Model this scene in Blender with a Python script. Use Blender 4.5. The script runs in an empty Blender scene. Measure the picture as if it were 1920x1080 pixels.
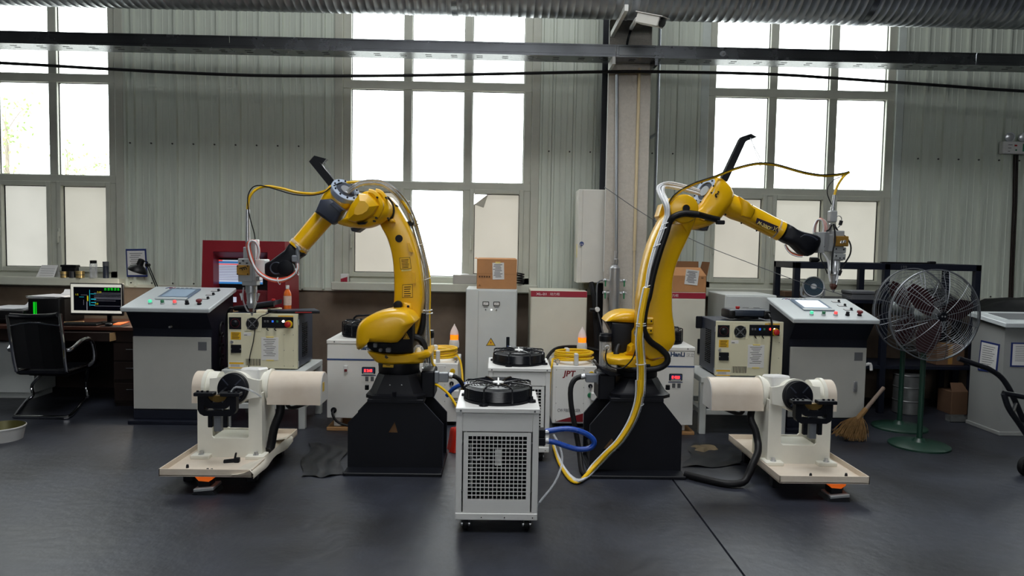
import bpy, bmesh, math, random
from mathutils import Vector, Matrix
random.seed(7)
scene = bpy.context.scene
col = scene.collection

# ------------------------------------------------------------------ camera
FPX, CAM_H = 1340.0, 1.4
PITCH, YAW, ROLL = (math.radians(a) for a in (3.3, 1.1, 1.0))
_F = Vector((math.sin(YAW)*math.cos(PITCH), math.cos(YAW)*math.cos(PITCH), -math.sin(PITCH)))
_R0 = Vector((math.cos(YAW), -math.sin(YAW), 0)); _U0 = _R0.cross(_F)
_U = _U0*math.cos(ROLL) - _R0*math.sin(ROLL)
_R = _R0*math.cos(ROLL) + _U0*math.sin(ROLL)
_C = Vector((0, 0, CAM_H))
cam_data = bpy.data.cameras.new('camera'); cam = bpy.data.objects.new('camera', cam_data); col.objects.link(cam)
cam_data.sensor_width = 36.0; cam_data.lens = FPX/1920*36.0; cam_data.clip_start = 0.05
mw = Matrix.Identity(4)
for i in range(3):
    mw[i][0], mw[i][1], mw[i][2], mw[i][3] = _R[i], _U[i], -_F[i], _C[i]
cam.matrix_world = mw
scene.camera = cam
def ray(px, py): return _R*((px-960)/FPX) - _U*((py-540)/FPX) + _F
def P(px, py, Y):                     # point of that pixel's ray on the vertical plane y = Y
    d = ray(px, py); return _C + d*(Y/d.y)
def G(px, py, z=0.0):                 # point of that pixel's ray on the horizontal plane z
    d = ray(px, py); return _C + d*((z-CAM_H)/d.z)
def PX(px, py, Y): return P(px, py, Y).x
def PZ(px, py, Y): return P(px, py, Y).z

# ------------------------------------------------------------------ world (overcast sky) and exposure
SKY = 7.8
world = bpy.data.worlds.new('overcast_sky'); scene.world = world; world.use_nodes = True
bg = world.node_tree.nodes['Background']; bg.inputs[0].default_value = (0.965, 0.985, 1.0, 1); bg.inputs[1].default_value = SKY
vs = scene.view_settings
scene.display_settings.display_device = 'sRGB'
vs.view_transform = 'Standard'; vs.look = 'None'; vs.exposure = 0.0; vs.gamma = 1.0; vs.use_curve_mapping = False
scene.cycles.max_bounces = 8; scene.cycles.diffuse_bounces = 4; scene.cycles.transparent_max_bounces = 24
scene.cycles.caustics_reflective = False; scene.cycles.caustics_refractive = False
scene.cycles.use_denoising = True
WALL_Y = 6.8
HALL_X, HALL_BACK, HALL_Z = 9.0, -7.0, 6.4
def portal(name, loc, sx, sy, rot):   # light portals in the windows and the added openings: daylight of the sky
    l = bpy.data.lights.new(name, 'AREA'); l.shape = 'RECTANGLE'; l.size = sx; l.size_y = sy; l.cycles.is_portal = True
    o = bpy.data.objects.new(name, l); col.objects.link(o); o.location = loc; o.rotation_euler = rot
    return o

# ------------------------------------------------------------------ materials
def lin(c):
    return tuple(((v/255)/12.92 if v/255 <= 0.04045 else ((v/255+0.055)/1.055)**2.4) for v in c) + (1,)
MATS = {}
def mat(name, rgb, rough=0.5, metal=0.0, var=0.08, scale=6.0, bump=0.0, bscale=60.0, emit=None, estr=0.0, trans=0.0, alpha=1.0, coat=0.0, stretch=None, var2=None, ior=None, spec=None):
    if name in MATS: return MATS[name]
    m = bpy.data.materials.new(name); m.use_nodes = True; nt = m.node_tree; n = nt.nodes; L = nt.links
    b = n['Principled BSDF']; c = lin(rgb)
    b.inputs['Roughness'].default_value = rough; b.inputs['Metallic'].default_value = metal
    b.inputs['Base Color'].default_value = c
    if spec is not None: b.inputs['Specular IOR Level'].default_value = spec
    elif max(rgb) < 50: b.inputs['Specular IOR Level'].default_value = 0.25
    tc = n.new('ShaderNodeTexCoord'); vec = tc.outputs['Object']
    if stretch:
        mp = n.new('ShaderNodeMapping'); mp.inputs['Scale'].default_value = stretch
        L.new(vec, mp.inputs['Vector']); vec = mp.outputs['Vector']
    if var:
        nz = n.new('ShaderNodeTexNoise'); nz.inputs['Scale'].default_value = scale; nz.inputs['Detail'].default_value = 5; nz.inputs['Roughness'].default_value = 0.6
        L.new(vec, nz.inputs['Vector'])
        rp = n.new('ShaderNodeValToRGB'); e = rp.color_ramp.elements
        lo = lin(var2) if var2 else tuple(x*(1-var) for x in c[:3])+(1,)
        hi = c if var2 else tuple(min(1, x*(1+var)) for x in c[:3])+(1,)
        e[0].position = 0.3; e[1].position = 0.7; e[0].color = lo; e[1].color = hi
        L.new(nz.outputs['Fac'], rp.inputs['Fac']); L.new(rp.outputs['Color'], b.inputs['Base Color'])
        if 0.05 < rough < 0.95:
            mr = n.new('ShaderNodeMapRange'); mr.inputs['To Min'].default_value = max(0.02, rough-0.08); mr.inputs['To Max'].default_value = min(1, rough+0.1)
            L.new(nz.outputs['Fac'], mr.inputs['Value']); L.new(mr.outputs['Result'], b.inputs['Roughness'])
    if bump:
        nb = n.new('ShaderNodeTexNoise'); nb.inputs['Scale'].default_value = bscale; nb.inputs['Detail'].default_value = 3
        L.new(vec, nb.inputs['Vector'])
        bp = n.new('ShaderNodeBump'); bp.inputs['Strength'].default_value = bump; bp.inputs['Distance'].default_value = 0.01
        L.new(nb.outputs['Fac'], bp.inputs['Height']); L.new(bp.outputs['Normal'], b.inputs['Normal'])
    if emit:
        b.inputs['Emission Color'].default_value = lin(emit); b.inputs['Emission Strength'].default_value = estr
    if trans: b.inputs['Transmission Weight'].default_value = trans
    if ior: b.inputs['IOR'].default_value = ior
    if alpha < 1: b.inputs['Alpha'].default_value = alpha
    if coat: b.inputs['Coat Weight'].default_value = coat; b.inputs['Coat Roughness'].default_value = 0.1
    MATS[name] = m; return m
def shader_mat(name, build):
    m = bpy.data.materials.new(name); m.use_nodes = True; nt = m.node_tree; nt.nodes.clear()
    out = nt.nodes.new('ShaderNodeOutputMaterial'); build(nt.nodes, nt.links, out); MATS[name] = m; return m
def _glass(n, L, out):
    t = n.new('ShaderNodeBsdfTransparent'); t.inputs[0].default_value = (0.95, 0.97, 0.96, 1)
    g = n.new('ShaderNodeBsdfGlossy'); g.inputs['Roughness'].default_value = 0.03
    mx = n.new('ShaderNodeMixShader'); mx.inputs[0].default_value = 0.05
    L.new(t.outputs[0], mx.inputs[1]); L.new(g.outputs[0], mx.inputs[2]); L.new(mx.outputs[0], out.inputs[0])
shader_mat('clear_glass', _glass)
def _clear(n, L, out):                                  # clear plastic tube
    t = n.new('ShaderNodeBsdfTransparent'); t.inputs[0].default_value = (0.9, 0.92, 0.93, 1)
    g = n.new('ShaderNodeBsdfPrincipled'); g.inputs['Base Color'].default_value = (0.75, 0.77, 0.8, 1); g.inputs['Roughness'].default_value = 0.15
    fr = n.new('ShaderNodeLayerWeight'); fr.inputs[0].default_value = 0.45
    mr = n.new('ShaderNodeMapRange'); mr.inputs['To Min'].default_value = 0.25; mr.inputs['To Max'].default_value = 0.85
    L.new(fr.outputs['Facing'], mr.inputs['Value'])
    mx = n.new('ShaderNodeMixShader'); L.new(mr.outputs['Result'], mx.inputs[0])
    L.new(t.outputs[0], mx.inputs[1]); L.new(g.outputs[0], mx.inputs[2]); L.new(mx.outputs[0], out.inputs[0])
shader_mat('clear_plastic', _clear)
def _film(c, name):
    def f(n, L, out):
        tc = n.new('ShaderNodeTexCoord'); nz = n.new('ShaderNodeTexNoise'); nz.inputs['Scale'].default_value = 3.5; nz.inputs['Detail'].default_value = 4
        L.new(tc.outputs['Object'], nz.inputs['Vector'])
        rp = n.new('ShaderNodeValToRGB'); rp.color_ramp.elements[0].position = 0.25; rp.color_ramp.elements[1].position = 0.6
        rp.color_ramp.elements[0].color = tuple(x*0.86 for x in c)+(1,); rp.color_ramp.elements[1].color = c+(1,)
        L.new(nz.outputs['Fac'], rp.inputs['Fac'])
        t = n.new('ShaderNodeBsdfTranslucent'); d = n.new('ShaderNodeBsdfDiffuse'); d.inputs[0].default_value = (0.35, 0.34, 0.31, 1)
        L.new(rp.outputs['Color'], t.inputs[0])
        mx = n.new('ShaderNodeAddShader'); L.new(t.outputs[0], mx.inputs[0]); L.new(d.outputs[0], mx.inputs[1]); L.new(mx.outputs[0], out.inputs[0])
    shader_mat(name, f)
_film((0.112, 0.108, 0.093), 'frosted_film'); _film((0.127, 0.125, 0.113), 'frosted_film_pale'); _film((0.1, 0.093, 0.079), 'frosted_film_beige')

# ------------------------------------------------------------------ mesh helpers
class M:
    def __init__(s): s.v = []; s.f = []
    def add(s, vs, fs):
        o = len(s.v); s.v += [tuple(v) for v in vs]; s.f += [tuple(i+o for i in f) for f in fs]; return s
    def box(s, x0, x1, y0, y1, z0, z1):
        return s.add([(x0,y0,z0),(x1,y0,z0),(x1,y1,z0),(x0,y1,z0),(x0,y0,z1),(x1,y0,z1),(x1,y1,z1),(x0,y1,z1)],
                     [(0,3,2,1),(4,5,6,7),(0,1,5,4),(1,2,6,5),(2,3,7,6),(3,0,4,7)])
    def rbox(s, x0, x1, y0, y1, z0, z1, b=0.006, seg=1):
        bm = bmesh.new(); bmesh.ops.create_cube(bm, size=1)
        for v in bm.verts: v.co = Vector((x0+(v.co.x+.5)*(x1-x0), y0+(v.co.y+.5)*(y1-y0), z0+(v.co.z+.5)*(z1-z0)))
        b = min(b, 0.45*min(abs(x1-x0), abs(y1-y0), abs(z1-z0)))
        bmesh.ops.bevel(bm, geom=bm.edges[:], offset=b, segments=seg, affect='EDGES', profile=0.5)
        bm.normal_update(); s.bm(bm); return s
    def bm(s, bm, mtx=None):
        bm.verts.index_update()
        s.add([(mtx @ v.co if mtx else v.co) for v in bm.verts], [[v.index for v in f.verts] for f in bm.faces]); bm.free(); return s
    def obox(s, c, ax, ay, az, hx, hy, hz, b=0.0):       # oriented box: centre, three axes, half sizes
        t = M()
        if b: t.rbox(-hx, hx, -hy, hy, -hz, hz, b)
        else: t.box(-hx, hx, -hy, hy, -hz, hz)
        ax, ay, az = Vector(ax).normalized(), Vector(ay).normalized(), Vector(az).normalized(); c = Vector(c)
        return s.add([c+ax*v[0]+ay*v[1]+az*v[2] for v in t.v], t.f)
    def lathe(s, p0, ax, prof, n=24, cap=True, up=None):  # profile of (distance along axis, radius)
        p0 = Vector(p0); ax = Vector(ax).normalized()
        a = ax.orthogonal().normalized() if up is None else (Vector(up)-ax*Vector(up).dot(ax)).normalized()
        b = ax.cross(a); vs = []; fs = []
        for t, r in prof:
            for i in range(n):
                an = 2*math.pi*i/n; vs.append(p0+ax*t+(a*math.cos(an)+b*math.sin(an))*r)
        for k in range(len(prof)-1):
            for i in range(n):
                j = (i+1) % n; fs.append((k*n+i, k*n+j, (k+1)*n+j, (k+1)*n+i))
        if cap: fs.append(tuple(range(n-1, -1, -1))); fs.append(tuple((len(prof)-1)*n+i for i in range(n)))
        return s.add(vs, fs)
    def cyl(s, p0, p1, r0, r1=None, n=20):
        p0 = Vector(p0); p1 = Vector(p1); d = p1-p0
        return s.lathe(p0, d, [(0, r0), (d.length, r0 if r1 is None else r1)], n)
    def rcyl(s, p0, p1, r, b, n=24):
        p0 = Vector(p0); p1 = Vector(p1); d = p1-p0; l = d.length
        return s.lathe(p0, d, [(0, r-b), (b*.3, r-b*.3), (b, r), (l-b, r), (l-b*.3, r-b*.3), (l, r-b)], n)
    def tube(s, pts, r, n=8, closed=False, smooth=3, rs=None):
        pts = [Vector(p) for p in pts]
        if smooth: pts, rs = catmull(pts, smooth, closed, rs)
        m = len(pts); vs = []; fs = []; up = None
        for k in range(m):
            if closed: d = pts[(k+1) % m]-pts[k-1]
            else: d = pts[min(k+1, m-1)]-pts[max(k-1, 0)]
            if d.length < 1e-9: d = Vector((0,0,1))
            d.normalize()
            if up is None: a = d.orthogonal().normalized()
            else:
                a = up-d*up.dot(d); a = a.normalized() if a.length > 1e-6 else d.orthogonal().normalized()
            up = a; b = d.cross(a); rr = rs[k] if rs else r
            for i in range(n):
                an = 2*math.pi*i/n; vs.append(pts[k]+(a*math.cos(an)+b*math.sin(an))*rr)
        for k in range(m if closed else m-1):
            k2 = (k+1) % m
            for i in range(n):
                j = (i+1) % n; fs.append((k*n+i, k*n+j, k2*n+j, k2*n+i))
        if not closed: fs.append(tuple(range(n-1, -1, -1))); fs.append(tuple((m-1)*n+i for i in range(n)))
        return s.add(vs, fs)
    def ring(s, c, ax, R, r, n=32, k=6):
        c = Vector(c); ax = Vector(ax).normalized(); a = ax.orthogonal().normalized(); b = ax.cross(a)
        return s.tube([c+(a*math.cos(2*math.pi*i/n)+b*math.sin(2*math.pi*i/n))*R for i in range(n)], r, k, True, 0)
    def prism(s, pts, vec):                              # polygon extruded along vec
        pts = [Vector(p) for p in pts]; vec = Vector(vec); n = len(pts)
        nrm = Vector((0,0,0))
        for i in range(n): nrm += (pts[i]-pts[0]).cross(pts[(i+1) % n]-pts[0])
        if nrm.dot(vec) > 0: pts = pts[::-1]
        return s.add(pts+[p+vec for p in pts], [tuple(range(n)), tuple(range(2*n-1, n-1, -1))]+[(i, i+n, (i+1) % n+n, (i+1) % n) for i in range(n)])
    def loft(s, rings, cap=True):
        n = len(rings[0]); vs = [p for r in rings for p in r]; fs = []
        for k in range(len(rings)-1):
            for i in range(n):
                j = (i+1) % n; fs.append((k*n+i, k*n+j, (k+1)*n+j, (k+1)*n+i))
        if cap: fs.append(tuple(range(n-1, -1, -1))); fs.append(tuple((len(rings)-1)*n+i for i in range(n)))
        return s.add(vs, fs)
    def bulge(s, outline, y0, y1, r=0.04, steps=4, smooth=2, front=True, back=True):
        # outline: list of (x, z) in metres; a casting of that outline from y0 to y1 with edges rounded by r
        o = [Vector((x, 0, z)) for x, z in outline]
        if smooth: o, _ = catmull(o, smooth, True, None)
        area = sum(o[i].x*o[(i+1) % len(o)].z-o[(i+1) % len(o)].x*o[i].z for i in range(len(o)))
        if area < 0: o = o[::-1]
        c = sum(o, Vector())/len(o); rad = sum((p-c).length for p in o)/len(o)
        def lay(y, inset):
            k = max(0.05, 1-inset/rad); return [Vector((c.x+(p.x-c.x)*k, y, c.z+(p.z-c.z)*k)) for p in o]
        rings = []
        if front:
            for i in range(steps+1):
                rings.append(lay(y0+r*(i/steps), r*(1-math.sqrt(max(0.0, 1-(1-i/steps)**2)))))
        else: rings.append(lay(y0, 0))
        if back:
            for i in range(steps+1):
                rings.append(lay(y1-r*(1-i/steps), r*(1-math.sqrt(max(0.0, 1-(i/steps)**2)))))
        else: rings.append(lay(y1, 0))
        return s.loft(rings)
    def sphere(s, c, r, n=16, sz=None):
        c = Vector(c); sz = sz or (1,1,1); bm = bmesh.new(); bmesh.ops.create_uvsphere(bm, u_segments=n, v_segments=max(6, n//2), radius=r)
        for v in bm.verts: v.co = Vector((c.x+v.co.x*sz[0], c.y+v.co.y*sz[1], c.z+v.co.z*sz[2]))
        return s.bm(bm)
    def quad(s, a, b, c, d): return s.add([a, b, c, d], [(0,1,2,3)])
def catmull(pts, k, closed=False, rs=None):
    n = len(pts); out = []; ro = [] if rs else None
    if n < 3: return pts, rs
    rng = range(n) if closed else range(n-1)
    for i in rng:
        g = (lambda q: pts[q % n]) if closed else (lambda q: pts[max(0, min(n-1, q))])
        p0, p1, p2, p3 = g(i-1), g(i), g(i+1), g(i+2)
        for j in range(k):
            t = j/k; out.append(0.5*((2*p1)+(p2-p0)*t+(2*p0-5*p1+4*p2-p3)*t*t+(3*p1-p0-3*p2+p3)*t**3))
            if rs: ro.append(rs[i]*(1-t)+rs[(i+1) % n]*t)
    if not closed:
        out.append(pts[-1])
        if rs: ro.append(rs[-1])
    return out, ro
def mesh(name, m, ma, angle=35):
    me = bpy.data.meshes.new(name); me.from_pydata(m.v, [], m.f)
    bm = bmesh.new(); bm.from_mesh(me); bmesh.ops.recalc_face_normals(bm, faces=bm.faces[:]); bm.to_mesh(me); bm.free()
    me.polygons.foreach_set('use_smooth', [True]*len(me.polygons)); me.update()
    me.set_sharp_from_angle(angle=math.radians(angle))
    me.materials.append(MATS[ma] if isinstance(ma, str) else ma); return me
SMALL = {'base_bolt', 'terminal', 'elbow_bolt', 'flange_bolt', 'gas_fitting', 'cable_tie', 'lifting_eye', 'forearm_bolt', 'casting_mark'}      # rows of tiny pieces, joined
def ob(name, m, ma, parent=None, label=None, kind=None, angle=35):
    if kind is None and name in SMALL: kind = 'stuff'
    o = bpy.data.objects.new(name, m if isinstance(m, bpy.types.Mesh) else mesh(name, m, ma, angle)); col.objects.link(o)
    if parent is not None: attach(o, parent)
    if label: o['label'] = label
    if kind: o['kind'] = kind
    return o
def attach(o, parent):
    o.parent = parent
    o.matrix_parent_inverse = Matrix.Identity(4) if parent.parent is not None else Matrix.Translation(-Vector(parent.location))
def thing(name, label, cat, loc=(0,0,0), group=None):
    o = bpy.data.objects.new(name, None); col.objects.link(o); o.empty_display_size = 0.1; o.location = loc
    o['label'] = label; o['category'] = cat
    if group: o['group'] = group
    return o
def tag(o, label, cat, group=None):
    o['label'] = label; o['category'] = cat
    if group: o['group'] = group
    return o
def dup(o, delta, label=None, parent=None):
    c = o.copy(); col.objects.link(c)
    if parent is None: c.location = Vector(o.location)+Vector(delta)
    else: c.parent = parent
    if label: c['label'] = label
    for ch in o.children: dup(ch, (0,0,0), None, c)
    return c
def text(name, s, ma, parent, loc, size, ux=(1,0,0), uy=(0,0,1), align='LEFT', off=0.0006, width=None, bold=0.0, shear=0.0):
    cu = bpy.data.curves.new('txt', 'FONT'); cu.body = s; cu.size = size; cu.align_x = align; cu.resolution_u = 2; cu.offset = bold; cu.shear = shear
    t = bpy.data.objects.new('txt', cu); col.objects.link(t)
    dg = bpy.context.evaluated_depsgraph_get(); dg.update()
    me = bpy.data.meshes.new_from_object(t.evaluated_get(dg)); bpy.data.objects.remove(t); bpy.data.curves.remove(cu)
    ux = Vector(ux).normalized(); uy = Vector(uy).normalized(); nz = ux.cross(uy)
    k = 1.0
    if width and len(me.vertices):
        xs = [v.co.x for v in me.vertices]; k = width/max(1e-6, max(xs)-min(xs))
    for v in me.vertices: v.co = Vector(loc)+ux*v.co.x*k+uy*v.co.y+nz*off
    me.materials.clear(); me.materials.append(MATS[ma]); me.name = name
    o = bpy.data.objects.new(name, me); col.objects.link(o)
    if parent is not None: attach(o, parent)
    return o
def smudge(name, n, ma, parent, loc, size, ux, uy, step=1.25, seed=1, off=0.0008):
    # unreadable printed characters: each a few short strokes
    r = random.Random(seed); ux = Vector(ux).normalized(); uy = Vector(uy).normalized(); nz = ux.cross(uy); m = M(); w = size*.11
    for i in range(n):
        o = Vector(loc)+ux*(i*size*step)+nz*off
        for k in range(3): z = size*(.12+.34*k+r.uniform(-.05, .05)); a = o+uy*z+ux*size*r.uniform(0, .15); b = o+uy*z+ux*size*r.uniform(.75, .95); m.add([a, b, b+uy*w, a+uy*w], [(0, 1, 2, 3)])
        for k in range(2): x = size*(.25+.4*k+r.uniform(-.08, .08)); a = o+ux*x+uy*size*r.uniform(0, .1)+nz*.0001; b = o+ux*x+uy*size*r.uniform(.8, .95)+nz*.0001; m.add([a, a+ux*w, b+ux*w, b], [(0, 1, 2, 3)])
    return ob(name, m, ma, parent, kind='stuff')
def xz(pts, Y): return [(p.x, p.z) for p in (P(a, b, Y) for a, b in pts)]
def cr(pts, ox, oy, s): return [(ox+a/s, oy+b/s) for a, b in pts]     # pixels of an enlarged crop back to photograph pixels

# ================================================================== SETTING
mat('floor_concrete', (54, 58, 69), 0.42, var2=(25, 25, 29), var=0.3, scale=1.3, bump=0.3, bscale=14.0)
mat('cladding', (198, 205, 193), 0.38, var=0.1, scale=2.5, stretch=(6, 6, 0.4), bump=0.04, bscale=8)
mat('wainscot', (122, 107, 92), 0.8, var2=(92, 79, 68), var=0.2, scale=2.2, bump=0.1, bscale=30)
mat('ceiling_sheet', (112, 114, 114), 0.6); mat('hall_wall', (104, 107, 104), 0.6)
mat('alu_frame', (186, 188, 175), 0.4, metal=0.0, var=0.08, scale=4)
mat('jamb_white', (196, 204, 198), 0.5)
mat('dark_gasket', (30, 32, 34), 0.7)
mat('screw_dark', (70, 70, 66), 0.5, metal=0.5)
mat('galvanised', (168, 172, 178), 0.36, metal=0.9, var=0.12, scale=5)
mat('tray_steel', (140, 143, 148), 0.25, metal=1.0, var=0.12, scale=3)
mat('rubber', (20, 20, 22), 0.55); mat('black_paint', (17, 18, 22), 0.38, var=0.15); mat('yard', (150, 150, 145), 0.9)
mat('column_paint', (186, 180, 170), 0.75, var=0.08, scale=40, bump=0.25, bscale=120)
mat('column_shaded', (42, 44, 52), 0.6); mat('white_edge', (205, 205, 200), 0.5)  # web and rear flange are darkened in colour, for the shade inside the section
def struct(name, m, ma, parent=None):
    o = ob(name, m, ma, parent); o['kind'] = 'structure'; return o
# floor with one expansion joint running towards the wall
JX = 1.082
fl = M(); xs = [(-HALL_X, 0), (JX-0.006, 0), (JX-0.004, -0.012), (JX+0.004, -0.012), (JX+0.006, 0), (HALL_X, 0)]
for (a, za), (b, zb) in zip(xs[:-1], xs[1:]): fl.quad((a, HALL_BACK, za), (b, HALL_BACK, zb), (b, WALL_Y+0.12, zb), (a, WALL_Y+0.12, za))
struct('floor', fl, 'floor_concrete')
# rest of the hall
wf = M(); OX, OZ0, OZ1 = 3.0, 2.8, 4.4     # unseen opening in the opposite wall, made up for fill light
y0, y1 = HALL_BACK-0.1, HALL_BACK
wf.box(-HALL_X, HALL_X, y0, y1, 0, OZ0).box(-HALL_X, HALL_X, y0, y1, OZ1, HALL_Z).box(-HALL_X, -OX, y0, y1, OZ0, OZ1).box(OX, HALL_X, y0, y1, OZ0, OZ1)
struct('wall_front', wf, 'hall_wall')
for k in range(7):
    x = -OX+2*OX*k/6
    struct('trim_%d' % (k+10), M().box(x-0.06, x+0.06, y0+0.02, y1+0.02, OZ0, OZ1), 'alu_frame')
portal('added_opening_light', (0, HALL_BACK-0.12, (OZ0+OZ1)/2), 2*OX, OZ1-OZ0, (math.radians(90), 0, math.pi))
struct('wall_left', M().box(-HALL_X-0.1, -HALL_X, HALL_BACK, WALL_Y+0.12, 0, HALL_Z), 'hall_wall')
struct('wall_right', M().box(HALL_X, HALL_X+0.1, HALL_BACK, WALL_Y+0.12, 0, HALL_Z), 'hall_wall')
SX0, SX1, SY0, SY1 = -2.0, 2.2, 1.0, 4.2      # unseen roof opening, made up to brighten the scene from above
ce = M()
for q in ((-HALL_X, SX0, HALL_BACK, WALL_Y+.12), (SX1, HALL_X, HALL_BACK, WALL_Y+.12), (SX0, SX1, HALL_BACK, SY0), (SX0, SX1, SY1, WALL_Y+.12)): ce.box(*q, HALL_Z, HALL_Z+.1)
struct('ceiling', ce, 'ceiling_sheet')
portal('added_roof_light', ((SX0+SX1)/2, (SY0+SY1)/2, HALL_Z+.12), SX1-SX0, SY1-SY0, (0, 0, 0))
# ---- windows (pane edges measured on the wall plane)
ZS, ZT = 1.03, 4.15           # sill and head
rows = [(1.105, 1.925), (1.998, 2.85), (2.93, 4.05)]
winX = []
for (n, edges) in ((1, [(0, 92), (108, 204)]), (2, [(658.5, 756.5), (772, 870), (885, 982)]), (3, [(1340, 1440), (1455, 1553), (1568, 1660)])):
    e = [(PX(a, 250, WALL_Y), PX(b, 250, WALL_Y)) for a, b in edges]
    if n == 1:
        w = e[1][1]-e[1][0]; e[0] = (e[0][1]-w, e[0][1]); e = [(e[0][0]-w-0.08, e[0][0]-0.08)]+e
    winX.append((n, e))
d = winX[2][1][0][0]-winX[1][1][0][0]
winX = [(4, [(a-d, b-d) for a, b in winX[0][1]])]+winX+[(5, [(a+d, b+d) for a, b in winX[2][1]])]
LOW = {1: ('frosted_film_pale', 'frosted_film_pale', 'frosted_film'), 2: ('frosted_film_beige', 'clear_glass', 'frosted_film_beige'), 3: ('frosted_film_beige', 'frosted_film', 'frosted_film'), 4: ('frosted_film',)*3, 5: ('frosted_film',)*3}
openings = []
for n, e in winX:
    x0, x1 = e[0][0]-0.075, e[-1][1]+0.075; openings.append((x0, x1))
    if abs((x0+x1)/2) > 6.5 and (x0 < -HALL_X+0.2 or x1 > HALL_X-0.2): openings.pop(); continue
    w = bpy.data.objects.new('window_%d' % n, None); col.objects.link(w); w.location = ((x0+x1)/2, WALL_Y, ZS); w['kind'] = 'structure'
    fy0, fy1 = WALL_Y-0.005, WALL_Y+0.07
    fr = M().rbox(x0, e[0][0], fy0, fy1, ZS, ZT, .004).rbox(e[-1][1], x1, fy0, fy1, ZS, ZT, .004).rbox(x0, x1, fy0, fy1, ZT-0.1, ZT, .004).rbox(x0, x1, fy0, fy1, ZS, rows[0][0], .004)
    ob('window_frame', fr, 'alu_frame', w)
    for a, b in zip(e[:-1], e[1:]): ob('mullion', M().rbox(a[1], b[0], fy0+.004, fy1, ZS, ZT, .004), 'alu_frame', w)
    for lo, hi in zip(rows[:-1], rows[1:]): ob('transom', M().rbox(x0, x1, fy0-.003, fy1, lo[1], hi[0], .004), 'alu_frame', w)
    for r, (za, zb) in enumerate(rows):
        for c, (xa, xb) in enumerate(e):
            ma = 'clear_glass' if r else LOW[n][c]
            i = 0.0
            if r == 0 and ma != 'clear_glass':       # opening sash with a frame of its own
                i = 0.03; sa, sb = xa-.012, xb+.012
                s = M().rbox(sa, sa+.04, fy0-.015, fy1-.03, za-.012, zb+.012, .004).rbox(sb-.04, sb, fy0-.015, fy1-.03, za-.012, zb+.012, .004).rbox(sa+.04, sb-.04, fy0-.015, fy1-.03, za-.012, za+.03, .004).rbox(sa+.04, sb-.04, fy0-.015, fy1-.03, zb-.03, zb+.012, .004)
                ob('sash', s, 'alu_frame', w)
                ob('sash_handle', M().rbox(sa+.012, sa+.03, fy0-.03, fy0-.012, 1.42, 1.50, .005).rbox(sa+.012, sa+.03, fy0-.045, fy0-.03, 1.36, 1.47, .006), 'alu_frame', w)
            yg = WALL_Y+0.035
            pm = M()
            if ma == 'clear_glass': pm.box(xa+i-.002, xb-i+.002, yg, yg+.005, za+i-.002, zb-i+.002)
            elif n == 2 and c == 2:              # film peeling off in the upper corner
                pm.add([(xa+i-.002, yg, za+i-.002), (xb-i+.002, yg, za+i-.002), (xb-i+.002, yg, zb-i+.002), (xa+i+.13, yg, zb-i+.002), (xa+i-.002, yg, zb-i-.10)], [(0, 1, 2, 3, 4)])
                ob('peeled_film', M().add([(xa+i+.13, yg, zb-i), (xa+i, yg, zb-i-.10), (xa+i+.09, yg-.03, zb-i-.13)], [(0, 1, 2)]), 'frosted_film_pale', w)
            else: pm.quad((xa+i-.002, yg, za+i-.002), (xb-i+.002, yg, za+i-.002), (xb-i+.002, yg, zb-i+.002), (xa+i-.002, yg, zb-i+.002))
            ob('pane', pm, ma, w)
            g = .006; xi, xj, zi, zj = xa+i, xb-i, za+i, zb-i
            ob('gasket', M().box(xi, xi+g, yg-.006, yg, zi, zj).box(xj-g, xj, yg-.006, yg, zi, zj).box(xi+g, xj-g, yg-.006, yg, zi, zi+g).box(xi+g, xj-g, yg-.006, yg, zj-g, zj), 'dark_gasket', w)
    # flat casing and sill
    cw = 0.075
    ob('casing', M().rbox(x0-cw, x0+.002, WALL_Y-.03, WALL_Y+.02, 0.965, ZT+cw, .004).rbox(x1-.002, x1+cw, WALL_Y-.03, WALL_Y+.02, 0.965, ZT+cw, .004).rbox(x0, x1, WALL_Y-.03, WALL_Y+.02, ZT-.002, ZT+cw, .004), 'jamb_white' if n == 3 else 'alu_frame', w)
    ob('window_sill', M().rbox(x0-cw, x1+cw, WALL_Y-.15, WALL_Y+.02, 0.97, 1.045, .006), 'alu_frame', w)
    portal('window_light', ((x0+x1)/2, WALL_Y+0.1, (ZS+ZT)/2), x1-x0, ZT-ZS, (math.radians(-90), 0, math.pi))
# ---- back wall: masonry base, ribbed cladding strips above
wb = M(); wb.box(-HALL_X, HALL_X, WALL_Y, WALL_Y+0.12, 0, ZS-.06)
xs = sorted(openings); prev = -HALL_X
for a, b in xs: wb.box(prev, a, WALL_Y+.02, WALL_Y+0.12, ZS-.06, HALL_Z).box(a, b, WALL_Y+.02, WALL_Y+0.12, ZT, HALL_Z); prev = b
wb.box(prev, HALL_X, WALL_Y+.02, WALL_Y+0.12, ZS-.06, HALL_Z)
back = struct('wall_back', wb, 'wainscot')
PITCHX = 0.1955; X0 = PX(367, 180, WALL_Y)
def strip_mesh(w, z0, z1, key, cache={}):
    k = (round(w, 4), z0, z1)
    if k in cache: return cache[k]
    pr = [(0, 0), (.006, -.026), (.026, -.026), (.032, 0), (.082, 0), (.085, -.0035), (.092, -.0035), (.095, 0), (.138, 0), (.141, -.0035), (.148, -.0035), (.151, 0), (PITCHX, 0)]
    pr = [p for p in pr if p[0] < w-.001]+[(w, 0)]
    m = M()
    for (a, ya), (b, yb) in zip(pr[:-1], pr[1:]): m.quad((a, ya, z0), (b, yb, z0), (b, yb, z1), (a, ya, z1))
    cache[k] = mesh('cladding_panel', m, 'cladding', 20); return cache[k]
scr = M(); k0 = int((-HALL_X-X0)/PITCHX)
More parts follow.
